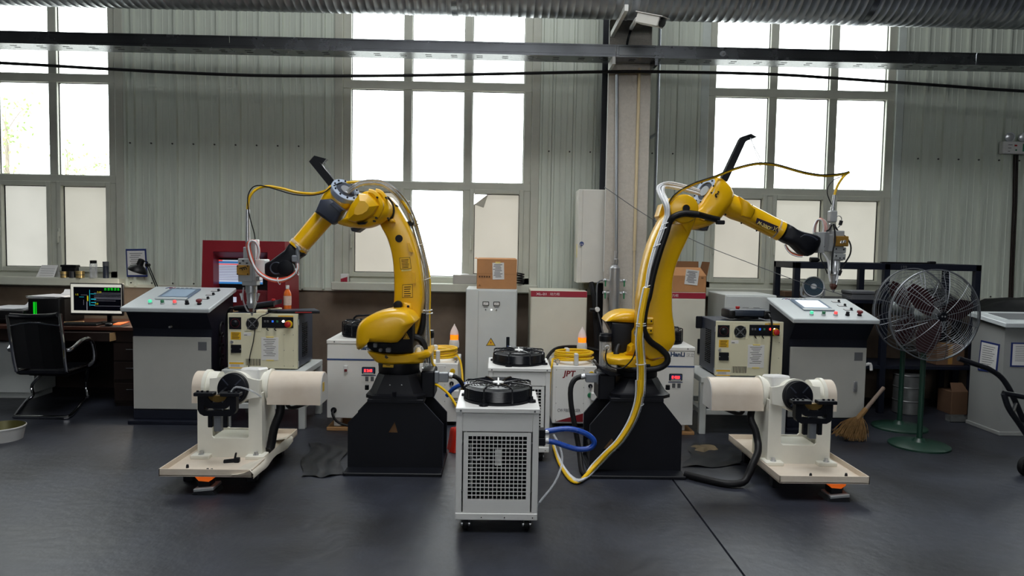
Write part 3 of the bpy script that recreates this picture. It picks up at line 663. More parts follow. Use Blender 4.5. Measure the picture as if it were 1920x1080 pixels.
for i in range(6):
    o_ = (i-2.5)*9; dy = .012*(i % 3)
    bu = A2([(95+i*4, 345-i*3), (135+o_*.3, 298+o_*.5), (205+o_*.3, 252+o_*.5), (300, 238+o_*.7), (385-o_*.4, 252+o_*.6), (470-o_*.7, 312+o_*.5), (540-o_*.9, 400+o_*.3), (582-o_, 490), (608-o_, 570), (645-o_*.9, 700), (674-o_*.7, 810), (694-o_*.5, 950), (698-o_*.4, 1080)])+A3([(985-o_*.4, 170), (985-o_*.5, 330), (982-o_, 480), (975-o_*1.2, 600), (985-o_*1.4, 690)])
    Yb_ = [FY-.04]*3+[FY+.02]*3+[AY0+.05]*2+[AY1-.06]*30
    ob('air_tube', M().tube(pts3(bu, [y+dy for y in Yb_[:len(bu)]]), .0062, 7), 'clear_plastic' if i % 2 else 'silver', t)
m = M()
for a_, b_ in ((540, 385), (605, 525), (612, 548), (652, 690), (690, 940)): p0 = P(*A2([(a_, b_)])[0], AY1-.05); m.ring(p0, (.35, 0, -1), .03, .0022, 20, 5)
for a_, b_ in ((985, 205), (990, 235)): p0 = P(*A3([(a_, b_)])[0], AY1-.05); m.ring(p0, (.1, 0, -1), .033, .003, 20, 5)
ob('cable_tie', m, 'hose_white', t)
ob('bundle_bracket', M().rbox(PX(764, 420, AY1-.05), PX(776, 420, AY1-.05), AY1-.09, AY1-.02, PZ(770, 424, AY1), PZ(770, 416, AY1), .004), 'robot_black', t)
ob('arm_conduit', M().tube(pts3(A3([(950, 230), (945, 330), (930, 400), (900, 445), (868, 470)]), Y0+.02), .02, 10).tube(pts3(A3([(865, 450), (920, 470), (955, 520), (965, 580)]), Y0-.05), .022, 10), 'cable_black', t)
ob('clear_loop', M().tube(pts3(A3([(860, 590), (890, 540), (930, 545), (945, 590), (900, 610)]), Y0-.12), .009, 8), 'clear_plastic', t)

# ---------------------------------------------------------------- right robot: mirror pose, arm on the near side
base = P(1195, 760, Y0)
t = thing('industrial_robot', 'yellow robot arm with a black conduit looped round its base and a model label', 'robot', (base.x, Y0, 0), 'yellow robot arms on black pedestals')
zt = pedestal(t, -1, base.x)
bc = PX(1193, 720, Y0); zc = PZ(1193, 706, Y0); m = M(); rings = []
for z, hw, hd, cham in ((zt, .185, .19, .05), (zt+.02, .185, .19, .05), (zt+.03, .165, .175, .05), (zc, .125, .14, .05), (zc+.01, .12, .135, .05)):
    rings.append([(bc+x, Y0+y, z) for x, y in ((-hw, -hd+cham), (-hw+cham, -hd), (hw-cham, -hd), (hw, -hd+cham), (hw, hd-cham), (hw-cham, hd), (-hw+cham, hd), (-hw, hd-cham))])
ob('robot_base', m.loft(rings), 'robot_black', t); ob('base_bolt', bolts(M(), (bc, Y0, zt+.02), (0, 0, 1), .205, 4, .014, .03, math.pi/4), 'robot_black', t)
zr = PZ(1193, 686, Y0); ob('turn_ring', M().lathe((bc, Y0, zc), (0, 0, 1), [(0, .125), (.012, .13), (zr-zc-.01, .13), (zr-zc+.02, .12)], 36), 'robot_black', t)
pl = plate_on('name_plate', B2([(448, 958), (540, 962), (540, 978), (446, 974)]), Y0-.165, 'paper', t, .003); plate_on('name_plate', B2([(540, 945), (572, 947), (572, 980), (540, 978)]), Y0-.165, 'cardboard', t, .003)
lines_on(t, B2([(448, 958), (540, 962), (540, 978), (446, 974)]), Y0-.166, 2, th=.003)
m = M().rbox(PX(1118, 720, Y0), PX(1150, 720, Y0), Y0-.1, Y0+.12, PZ(1132, 745, Y0), PZ(1132, 697, Y0), .01); ob('connector_box', m, 'robot_black', t)
ob('rear_shelf', M().prism(pts3(B2([(190, 700), (245, 745), (410, 800), (320, 812), (240, 770), (195, 720)]), Y0-.12), (0, .2, 0)), 'robot_black', t)
ob('cable_connector', M().rbox(PX(1117, 705, Y0), PX(1131, 705, Y0), Y0-.085, Y0-.02, PZ(1124, 717, Y0), PZ(1124, 695, Y0), .004).rbox(PX(1096, 705, Y0), PX(1117, 705, Y0), Y0-.08, Y0-.025, PZ(1106, 713, Y0), PZ(1106, 698, Y0), .004), 'connector_grey', t)
ob('gland', M().cyl(P(1097, 705, Y0-.05), P(1089, 707, Y0-.05), .018, n=12), 'silver', t)
ob('robot_cable', M().tube([P(a, b, y) for a, b, y in ((1090, 706, Y0-.05), (1078, 711, Y0-.06), (1070, 728, Y0-.08), (1071, 760, Y0-.1), (1078, 800, Y0-.12), (1086, 845, Y0-.14))]+[G(1091, 884, .03), G(1100, 890, .018)], .017, 10), 'cable_black', t)
# turret
o1 = B2([(272, 640), (300, 625), (440, 615), (600, 630), (740, 650), (830, 615), (825, 665), (790, 700), (720, 730), (560, 735), (440, 730), (370, 700), (280, 690)])
ob('turret', M().bulge(xz(o1, Y0-.1), Y0-.18, Y0+.16, .05, smooth=2), 'robot_yellow', t)
ob('turret_arm', M().bulge(xz(B2([(275, 595), (355, 590), (400, 640), (390, 695), (290, 690), (275, 640)]), Y0), Y0-.03, Y0+.1, .02, 3, 0), 'robot_yellow', t)
o2 = B2([(315, 305), (550, 312), (548, 560), (470, 600), (440, 640), (360, 620), (318, 560)])
ob('motor_block', M().bulge(xz(o2, Y0+.05), Y0-.02, Y0+.16, .025, smooth=0), 'robot_black', t)
o3 = B2([(263, 302), (285, 270), (330, 238), (390, 213), (450, 205), (560, 212), (680, 250), (680, 320), (520, 322), (380, 312)])
ob('motor_shroud', M().bulge(xz(o3, Y0+.06), Y0-.02, Y0+.26, .06, 5, 1), 'robot_yellow', t, angle=60)
ob('shroud_skirt', M().bulge(xz(B2([(268, 306), (318, 310), (318, 400), (300, 360)]), Y0+.06), Y0+.02, Y0+.2, .01, 2, 0), 'robot_black', t)
ob('turret_rib', M().bulge(xz(B2([(430, 610), (470, 590), (480, 530), (515, 505), (520, 400), (555, 345), (640, 360), (650, 620)]), Y0-.05), Y0-.12, Y0+.05, .03, 4, 0), 'robot_yellow', t)
ob('lifting_eye', M().ring(P(*B2([(290, 552)])[0], Y0-.05), (.2, 1, 0), .014, .005, 18, 6).ring(P(*B2([(552, 415)])[0], Y0-.13), (.9, .4, 0), .016, .005, 18, 6), 'silver', t)
# lower arm
Ls = B1([(735, 330), (690, 420), (640, 480), (562, 650), (512, 830), (482, 1000), (470, 1090)])+B2([(552, 200), (550, 330), (552, 430), (580, 560), (640, 640)])
Rs = B1([(905, 330), (925, 420), (885, 545), (842, 640), (792, 745), (752, 860), (737, 960)])+B2([(868, 200), (885, 330), (893, 410), (888, 500), (800, 610)])
RY0, RY1 = Y0-.19, Y0-.03
ob('lower_arm', sweep(Ls, Rs, RY0, RY1, .03), 'robot_yellow', t)
ob('arm_web', M().bulge(xz(B1([(765, 470), (850, 468), (878, 520), (860, 560), (820, 500), (750, 500)]), RY0), RY0-.015, RY0+.02, .01, 2, 0), 'robot_yellow', t)
ob('arm_flange_plate', M().bulge(xz(B1([(622, 440), (650, 350), (690, 335), (720, 300), (745, 300), (720, 440), (650, 480)]), Y0), Y0-.08, Y0+.06, .012, 2, 0), 'robot_yellow', t)
for a_, b_ in ((672, 300), (668, 388)): p0 = P(*B2([(a_, b_)])[0], RY0); ob('clip_boss', M().rbox(p0.x-.025, p0.x+.025, RY0-.03, RY0+.01, p0.z-.022, p0.z+.022, .008), 'robot_yellow', t); ob('clip_hole', M().cyl((p0.x+.008, RY0-.032, p0.z), (p0.x+.008, RY0, p0.z), .006, n=10), 'robot_black', t)
ob('turret_slot', M().rbox(*[f(P(*B2([(x, 0)])[0], Y0-.17).x) for f, x in ((float, 632), (float, 702))], Y0-.185, Y0-.15, PZ(*B2([(660, 722)])[0], Y0-.17), PZ(*B2([(660, 698)])[0], Y0-.17), .004), 'robot_black', t)
# elbow
e = P(*B1([(835, 382)])[0], RY0); ob('elbow_disc', M().rcyl((e.x, RY0-.035, e.z), (e.x, Y0, e.z), .088, .014, 36), 'robot_yellow', t)
e2 = P(*B1([(858, 378)])[0], RY0-.035); ob('disc_hole', M().cyl((e2.x, RY0-.037, e2.z), (e2.x, RY0-.02, e2.z), .0225), 'robot_black', t); ob('disc_rim', M().ring((e2.x, RY0-.036, e2.z), (0, 1, 0), .025, .003), 'robot_yellow', t)
o4 = B3([(0, 640), (60, 600), (100, 568), (190, 430), (235, 362), (300, 395), (350, 470), (335, 550), (285, 618), (255, 660), (180, 708), (100, 732), (20, 742), (-40, 740)])
FY = Y0-.02
ob('elbow_casting', M().bulge(xz(o4, FY), FY-.1, FY+.1, .06, 5, 2), 'robot_yellow', t, angle=60)
ob('elbow_motor', M().bulge(xz(B3([(90, 735), (180, 705), (165, 745), (120, 742)]), FY), FY-.05, FY+.06, .01, 2, 0), 'robot_grey', t)
ob('cast_mark', M().tube(pts3(B3([(120, 650), (150, 668), (180, 655)]), FY-.1), .004, 6), 'robot_yellow', t)
a = P(*B3([(172, 468)])[0], FY); a2 = P(*B3([(318, 548)])[0], FY); b = P(*B3([(712, 748)])[0], FY); axn = (b-a2).normalized(); Lf = (b-a2).length
fl_ax = (-axn+Vector((0, -.45, 0))).normalized()
ob('flange', M().lathe(a+axn*.02, fl_ax, [(0, .092), (.04, .092), (.045, .088), (.045, .062), (.025, .057), (.025, .03)], 32), 'flange_alu', t)
ob('flange_recess', M().lathe(a+axn*.02+fl_ax*.026, fl_ax, [(0, .058), (.012, .058), (.012, .045)], 28), 'robot_grey', t)
ob('flange_port', M().lathe(a+axn*.02+fl_ax*.03, fl_ax, [(0, .034), (.018, .034), (.018, .024)], 20), 'silver', t)
ob('flange_bolt', bolts(M(), a+axn*.02+fl_ax*.045, fl_ax, .078, 10, .006), 'robot_black', t)
ob('forearm_seal', M().lathe(a2-axn*.012, axn, [(0, .07), (.004, .074), (.016, .074), (.02, .07)], 32), 'robot_black', t)
ob('forearm', M().lathe(a2+axn*.005, axn, [(0, .073), (.02, .073), (.06, .075), (.12, .066), (Lf-.03, .062), (Lf-.025, .064), (Lf-.005, .064), (Lf, .05)], 32), 'robot_yellow', t)
ob('forearm_cover', M().bulge(xz(B3([(385, 500), (450, 540), (500, 590), (470, 660), (400, 640)]), FY), FY-.078, FY, .015, 3, 0), 'robot_yellow', t)
nrm = axn.cross(Vector((0, -1, 0))).normalized()
if nrm.z < 0: nrm = -nrm
lb = B3([(537, 650), (690, 712), (686, 755), (527, 688)]); LQ = FY-.068
plate_on('model_label', lb, LQ, 'label_dark', t, .006)
pm = P(*B3([(537, 692)])[0], LQ-.0065); text('model_text', 'M-20iD', 'label_cream', t, pm, .03, ux=axn*1.0-Vector((0, axn.y, 0)), uy=nrm, width=.088, off=.0008, bold=.0006, shear=.2)
pm = P(*B3([(632, 722)])[0], LQ-.0065); text('model_text', '25', 'label_cream', t, pm, .014, ux=axn-Vector((0, axn.y, 0)), uy=nrm, off=.0008)
m = M()
for cx_, an0 in ((648, 5.2), (692, 2.2)):
    c0 = P(*B3([(cx_, 722 if cx_ < 660 else 738)])[0], LQ-.008); u = (axn-Vector((0, axn.y, 0))).normalized()
    m.tube([c0+(u*math.cos(an0+x)+nrm*math.sin(an0+x))*.016 for x in [i*.26 for i in range(9)]], .0016, 5, smooth=0)
ob('model_mark', m, 'label_cream', t)
m = M()
for a_, b_ in ((238, 490), (243, 498), (252, 475), (258, 462), (240, 480)): p0 = P(*B3([(a_, b_)])[0], FY-.1); m.rbox(p0.x-.005, p0.x+.005, FY-.105, FY-.09, p0.z-.004, p0.z+.004, .001)
ob('casting_mark', m, 'ink', t)
m = M()
for a_, b_ in ((380, 508), (501, 562), (607, 625), (718, 684), (425, 688), (535, 742), (310, 625)): p0 = P(*B3([(a_, b_)])[0], FY-.03); m.sphere(p0, .006, 8)
ob('forearm_bolt', m, 'robot_black', t)
ob('forearm_band', M().lathe(b-axn*.045, axn, [(0, .0655), (.012, .0655)], 32, False), 'clear_plastic', t)
o7 = B3([(742, 692), (715, 750), (690, 808), (778, 850), (838, 908), (890, 928), (942, 900), (975, 852), (980, 795), (930, 768), (862, 752), (800, 728)])
ob('wrist', M().bulge(xz(o7, FY), FY-.075, FY+.065, .05, 5, 2), 'robot_black', t, angle=60)
ob('wrist_fold', M().tube(pts3(B3([(850, 790), (880, 775), (930, 785), (975, 810)]), FY-.07), .006, 6), 'robot_grey', t)
# hook
hk = pts3(B3([(276, 375), (418, 78), (430, 62), (495, 40), (470, 90), (455, 102), (325, 386), (300, 388)]), FY); ob('hook_arm', M().prism(hk, (0, .05, 0)), 'robot_black', t)
ob('hook_plate', M().prism(pts3(B3([(430, 62), (495, 40), (538, 65), (470, 90)]), FY), (0, .05, 0)), 'robot_black', t)
ob('hook_wire', M().tube(pts3(B3([(488, 72), (510, 120), (535, 200), (568, 262)]), FY-.01), .0025, 5).tube(pts3(B3([(492, 72), (520, 140), (560, 215), (572, 268), (555, 270)]), FY), .0025, 5), 'silver', t)
# laser head
TY_ = FY; q = lambda a, b: P(*B3([(a, b)])[0], TY_)
tb('head_flange', 962, 752, 1004, 905, .045, 'tool_grey'); tb('head_spacer', 1004, 752, 1032, 890, .05, 'silver'); tb('head_spacer', 1030, 770, 1080, 895, .035, 'tool_grey')
tb('head_body', 1068, 742, 1142, 960, .04, 'tool_grey'); tb('brass_cover', 1073, 782, 1167, 857, .016, 'brass', dy=-.045); tb('head_foot', 1073, 862, 1158, 905, .046, 'tool_grey'); tb('head_foot', 1073, 907, 1155, 955, .046, 'tool_grey')
tb('head_top', 1058, 598, 1106, 682, .025, 'tool_grey', b=.006); tb('head_post', 1062, 690, 1075, 750, .014, 'silver')
m = M()
for i in range(2): p0 = q(1112+i*20, 828-i*4); m.tube([p0+Vector((-.006, -.066, -.004)), p0+Vector((0, -.066, .008)), p0+Vector((.01, -.066, .004)), p0+Vector((.006, -.066, -.006))], .004, 6)
ob('brass_knob', m, 'silver', t)
for a_, b_ in ((1085, 875), (1140, 880), (1085, 925), (1140, 940), (1112, 940)): p0 = q(a_, b_); ob('head_screw', M().cyl((p0.x, TY_-.05, p0.z), (p0.x, TY_-.035, p0.z), .0045, n=8), 'robot_black', t)
n0 = q(1100, 958); tip = P(1562, 549, TY_); L = (tip-n0).length
ob('nozzle_tube', M().lathe(n0, tip-n0, [(0, .032), (L*.3, .032), (L*.33, .036), (L*.42, .036), (L*.45, .026), (L*.62, .024), (L*.72, .02)], 24), 'silver', t)
ob('nozzle', M().lathe(n0+(tip-n0)*.7, tip-n0, [(0, .02), (L*.1, .023), (L*.2, .012)], 20), 'copper_brown', t)
ob('nozzle_tip', M().lathe(n0+(tip-n0)*.88, tip-n0, [(0, .012), (L*.12, .004)], 16), 'silver', t)
m = M().tube(pts3(cr([(660, 510), (700, 560), (722, 620), (725, 720), (738, 800)], 1420, 380, 5.4), TY_-.04), .006, 6).tube(pts3(cr([(815, 590), (812, 700), (800, 790)], 1420, 380, 5.4), TY_-.03), .006, 6); ob('gas_line', m, 'hose_white', t)
m = M().tube(pts3(cr([(770, 215), (785, 290), (785, 400), (765, 500), (752, 640), (755, 720)], 1420, 380, 5.4), TY_-.07), .0055, 6).tube(pts3(cr([(780, 220), (820, 290), (900, 350), (945, 430), (940, 520), (895, 600), (850, 670), (830, 720)], 1420, 380, 5.4), TY_-.03), .005, 6)
m.tube(pts3(cr([(755, 225), (730, 270), (700, 290)], 1420, 380, 5.4), TY_-.02), .005, 6); m.tube(pts3(cr([(640, 510), (645, 570), (680, 640), (710, 720)], 1420, 380, 5.4), TY_-.03), .004, 6)
m.lathe(P(1577, 507, TY_-.03), P(1574, 514, TY_-.03)-P(1577, 507, TY_-.03), [(0, .009), (.035, .009)], 10)
ob('head_cable', m, 'cable_black', t)
ob('sensor_wire', M().tube(pts3(cr([(795, 150), (820, 132), (850, 150), (850, 190)], 1420, 380, 5.4), TY_), .003, 6).tube(pts3(cr([(840, 225), (825, 245), (790, 265)], 1420, 380, 5.4), TY_), .003, 6).tube(pts3(cr([(835, 710), (815, 770), (800, 830)], 1420, 380, 5.4), TY_-.03), .003, 6), 'silver', t)
ob('sensor_plug', M().cyl(P(1577.5, 414, TY_), P(1575, 422, TY_), .011, n=10), 'cable_black', t)
for i in range(7):
    ma = ('hose_white', 'hose_orange', 'hose_white', 'hose_red', 'hose_white', 'hose_orange', 'hose_white')[i]; o_ = (i-3)*7
    ob('air_hose', M().tube(pts3(cr([(575+o_*.6, 300), (585+o_*.5, 230), (612+o_*.4, 175), (645+o_*.5, 160+abs(o_)*.6), (675+o_*.8, 190), (690+o_, 250), (685+o_, 300)], 1420, 380, 5.4), TY_-.02+.008*i), .0045, 6), ma, t)
for i in range(4):
    o_ = i*8; ob('air_hose', M().tube(pts3(cr([(275+o_*.4, 425), (300+o_*.5, 480-o_*.5), (350, 525-o_), (410, 545-o_), (460, 548-o_*.6)], 1420, 380, 5.4), TY_-.05+.015*i), .0042, 6), ('hose_white', 'hose_red', 'hose_orange', 'hose_white')[i], t)
# fibre cable over the hook
fib = B1([(725, 350), (740, 310), (790, 260), (860, 215), (950, 175), (1080, 137)])[:5]+B3([(100, 398), (240, 352), (350, 306), (480, 270), (570, 259), (680, 270), (800, 304), (900, 330), (1010, 346), (1100, 342), (1170, 332), (1205, 320)])
ob('fibre_cable', M().tube(pts3(fib, [RY0-.02]*3+[FY-.1]*4+[FY-.03]*20), .0085, 8).tube(pts3(B3([(1205, 320), (1172, 342), (1130, 400), (1108, 450), (1098, 490)]), FY), .0085, 8), 'cable_yellow', t)
ob('signal_cable', M().tube(pts3([(x, y-2.2) for x, y in fib], [RY0-.03]*3+[FY-.11]*4+[FY-.04]*20), .0035, 6).tube(pts3(B3([(1205, 322), (1160, 345), (1090, 378), (1050, 430), (1050, 490), (1088, 575)]), FY), .0032, 6), 'cable_black', t)
ob('fibre_connector', M().lathe(q(1082, 598), q(1096, 490)-q(1082, 598), [(0, .014), (.02, .014), (.022, .01), (.1, .01)], 14), 'silver', t)
# tube bundle down the arm to the floor
low = B2([(655, 0), (615, 200), (595, 350), (585, 500), (598, 680), (600, 850), (590, 1000)])+B4([(655, 60), (655, 160), (636, 280), (580, 430), (480, 590), (380, 690), (260, 815)])
for i in range(7):
    o_ = (i-3)*8; up = B1([(965, 252+o_*.7), (850, 217+o_*.8), (715-o_*.3, 192+o_*.8), (660+o_, 212+o_*.3), (665+o_*.8, 265), (700+o_*.8, 335), (712+o_*.6, 420), (686+o_*.8, 520), (632+o_, 680), (585+o_*.9, 850), (558+o_*.7, 1000)])
    pp = pts3(up, [FY-.04, FY-.05, Y0-.08, Y0-.12, Y0-.16]+[RY0-.012-.012*(i % 3)]*6)+pts3([(x+o_*.28, y) for x, y in low], [RY0-.02-.012*(i % 3)]*4+[Y0-.2-.01*(i % 3)]*10)
    pp += [G(1096+i*1.2, 893, .02), G(1084, 900+(i % 3), .012+.01*(i % 2)), G(1070, 892+(i % 2)*3, .012), G(1052, 866+i, .012), G(1038, 832, .02)]
    ma = ('hose_white', 'clear_plastic', 'hose_white', 'silver', 'clear_plastic', 'hose_white', 'clear_plastic')[i]
    ob('air_tube', M().tube(pp, .0062 if i < 5 else .0085, 7), ma, t)
for i, (dx_, dy_) in enumerate(((-2.5, .0), (1.0, -.018), (2.8, -.006))):
    pp = pts3([(x+dx_, y) for x, y in low], [RY0-.045+dy_]*4+[Y0-.225+dy_]*10)+[G(1092+i, 897, .02), G(1082, 905-i*2, .012), G(1066, 897-i, .012), G(1048, 868-i*2, .012), G(1037, 836, .02)]
    ob('fibre_cable', M().tube(pp, .0082, 8), 'cable_yellow', t)
m = M()
for p0, ax in [(P(*B1([c_])[0], RY0-.02), (.5, 0, -1)) for c_ in ((705, 490), (690, 530), (638, 660), (568, 975))]+[(P(*B2([c_])[0], RY0-.03), (.1, 0, -1)) for c_ in ((600, 325), (602, 345), (596, 698))]+[(P(*B4([c_])[0], Y0-.2), d_) for c_, d_ in (((648, 280), (.3, 0, -1)), ((485, 590), (.8, 0, -1)))]: m.ring(p0, ax, .03, .003, 20, 5)
ob('cable_tie', m, 'hose_white', t)
# black corrugated conduit down the arm and round the base
con = B3([(262, 665), (180, 645), (90, 621), (0, 615)])+B1([(960, 426), (850, 415), (765, 440), (725, 490), (705, 560), (650, 720), (600, 900), (568, 1060)])+B2([(650, 140), (628, 260), (622, 350), (632, 410), (685, 492), (780, 560), (838, 625), (834, 690), (762, 738), (640, 752), (500, 746), (422, 720), (380, 650), (372, 590), (402, 515), (490, 465)])
ob('arm_conduit', M().tube(pts3(con, [FY-.1, FY-.12, RY0-.02, RY0-.04]+[RY0-.05]*3+[RY0-.035]*9+[RY0-.02, Y0-.2, Y0-.2, Y0-.2, Y0-.19, Y0-.18, Y0-.16, Y0-.1, Y0-.06, Y0-.04, Y0, Y0, Y0]), .0195, 12), 'cable_black', t)
ob('conduit_plug', M().rbox(*sorted((P(*B3([(240, 660)])[0], FY-.1).x, P(*B3([(298, 660)])[0], FY-.1).x)), FY-.13, FY-.09, PZ(*B3([(260, 698)])[0], FY-.1), PZ(*B3([(260, 668)])[0], FY-.1), .005), 'robot_black', t)
ob('thin_cable', M().tube(pts3(B2([(285, 560), (272, 640), (300, 710), (380, 742), (450, 725), (520, 650), (552, 560), (560, 480)]), Y0-.2), .0045, 6), 'cable_black', t)
# clear tank of the lubricator behind each base
for px0, px1, py0, py1, yy in ((1123.5, 1147, 625, 693, Y0+.02), (793, 813, 619, 690, Y0+.2)):
    xx = PX((px0+px1)/2, 660, yy); r_ = (px1-px0)/2*yy/FPX*1.0; z0, z1 = PZ(px0, py1, yy), PZ(px0, py0, yy)
    par = t if px0 > 1000 else [o for o in bpy.data.objects if o.name == 'industrial_robot'][0]
    ob('lubricator_tank', M().lathe((xx, yy, z0), (0, 0, 1), [(0, r_), (z1-z0-.045, r_)], 28), 'clear_plastic', par)
    ob('lubricator_cap', M().lathe((xx, yy, z1-.05), (0, 0, 1), [(0, r_*1.05), (.015, r_*1.08), (.035, r_*1.08), (.04, r_*.98), (.05, r_*.96)], 28), 'robot_black', par)
    ob('lubricator_rod', M().cyl((xx+.01, yy, z0), (xx+.01, yy, z1-.05), .006, n=10).lathe((xx, yy, z0-.012), (0, 0, 1), [(0, r_*1.15), (.014, r_*1.15)], 24), 'silver', par)

# ================================================================== MACHINES ROUND THE ROBOTS
mat('machine_white', (226, 226, 223), 0.38, var=0.04, scale=3); mat('machine_grey', (196, 200, 198), 0.4, var=0.03); mat('panel_grey', (200, 206, 208), 0.3, var=0.03)
mat('door_grey', (166, 166, 160), 0.5, var=0.04); mat('navy', (24, 27, 38), 0.45, var=0.1); mat('cream', (214, 210, 182), 0.5, var=0.03); mat('dark_hole', (9, 9, 11), 0.8, var=0)
mat('blue_band', (38, 66, 120), 0.4, var=0); mat('red_band', (150, 22, 48), 0.45, var=0); mat('jpt_red', (120, 18, 28), 0.5, var=0); mat('text_blue', (30, 60, 96), 0.5, var=0)
mat('text_grey', (90, 92, 96), 0.6, var=0); mat('text_white', (225, 215, 215), 0.6, var=0); mat('beige_cabinet', (206, 203, 188), 0.45, var=0.03)
mat('lamp_red', (255, 60, 60), 0.4, emit=(255, 40, 40), estr=4, var=0); mat('lamp_white', (255, 255, 255), 0.4, emit=(255, 255, 255), estr=5, var=0); mat('lamp_green', (90, 220, 170), 0.4, emit=(80, 255, 190), estr=.5, var=0)
mat('lamp_pink', (240, 110, 110), 0.4, emit=(255, 70, 70), estr=.6, var=0); mat('lamp_orange', (255, 140, 20), 0.4, emit=(255, 120, 10), estr=1.2, var=0); mat('led_blue', (60, 120, 220), 0.5, emit=(40, 110, 255), estr=.5, var=0)
mat('button_red', (180, 30, 30), 0.4, var=0); mat('button_dark_red', (110, 25, 32), 0.4, var=0); mat('button_yellow', (220, 180, 20), 0.4, var=0); mat('button_green', (40, 120, 80), 0.4, var=0)
mat('screen_grey', (150, 170, 190), 0.12, var=0.03, emit=(150, 175, 205), estr=.12); mat('screen_bright', (225, 232, 240), 0.15, var=0, emit=(225, 235, 250), estr=.75); mat('bezel', (104, 122, 142), 0.3, var=0)
mat('blue_hose', (28, 74, 168), 0.25, var=0.05); mat('wood', (170, 128, 82), 0.7, var=0.15, scale=10, stretch=(1, 8, 8)); mat('positioner_white', (230, 228, 216), 0.45, var=0.06, scale=5); mat('positioner_tan', (228, 217, 202), 0.55, var2=(208, 192, 172), var=.1, scale=4)
mat('profile_grey', (130, 134, 140), 0.35, metal=.5); mat('rust_brass', (120, 96, 50), 0.4, metal=.6); 
def _bag(n, L, out):
    tr = n.new('ShaderNodeBsdfTransparent'); tl = n.new('ShaderNodeBsdfTranslucent'); tl.inputs[0].default_value = (.75, .74, .74, 1); df = n.new('ShaderNodeBsdfDiffuse'); df.inputs[0].default_value = (.8, .8, .8, 1)
    m1 = n.new('ShaderNodeMixShader'); m1.inputs[0].default_value = 1.0; L.new(tl.outputs[0], m1.inputs[1]); L.new(df.outputs[0], m1.inputs[2])
    m2 = n.new('ShaderNodeMixShader'); m2.inputs[0].default_value = .8; L.new(tr.outputs[0], m2.inputs[1]); L.new(m1.outputs[0], m2.inputs[2]); L.new(m2.outputs[0], out.inputs[0])
shader_mat('bag_film', _bag)

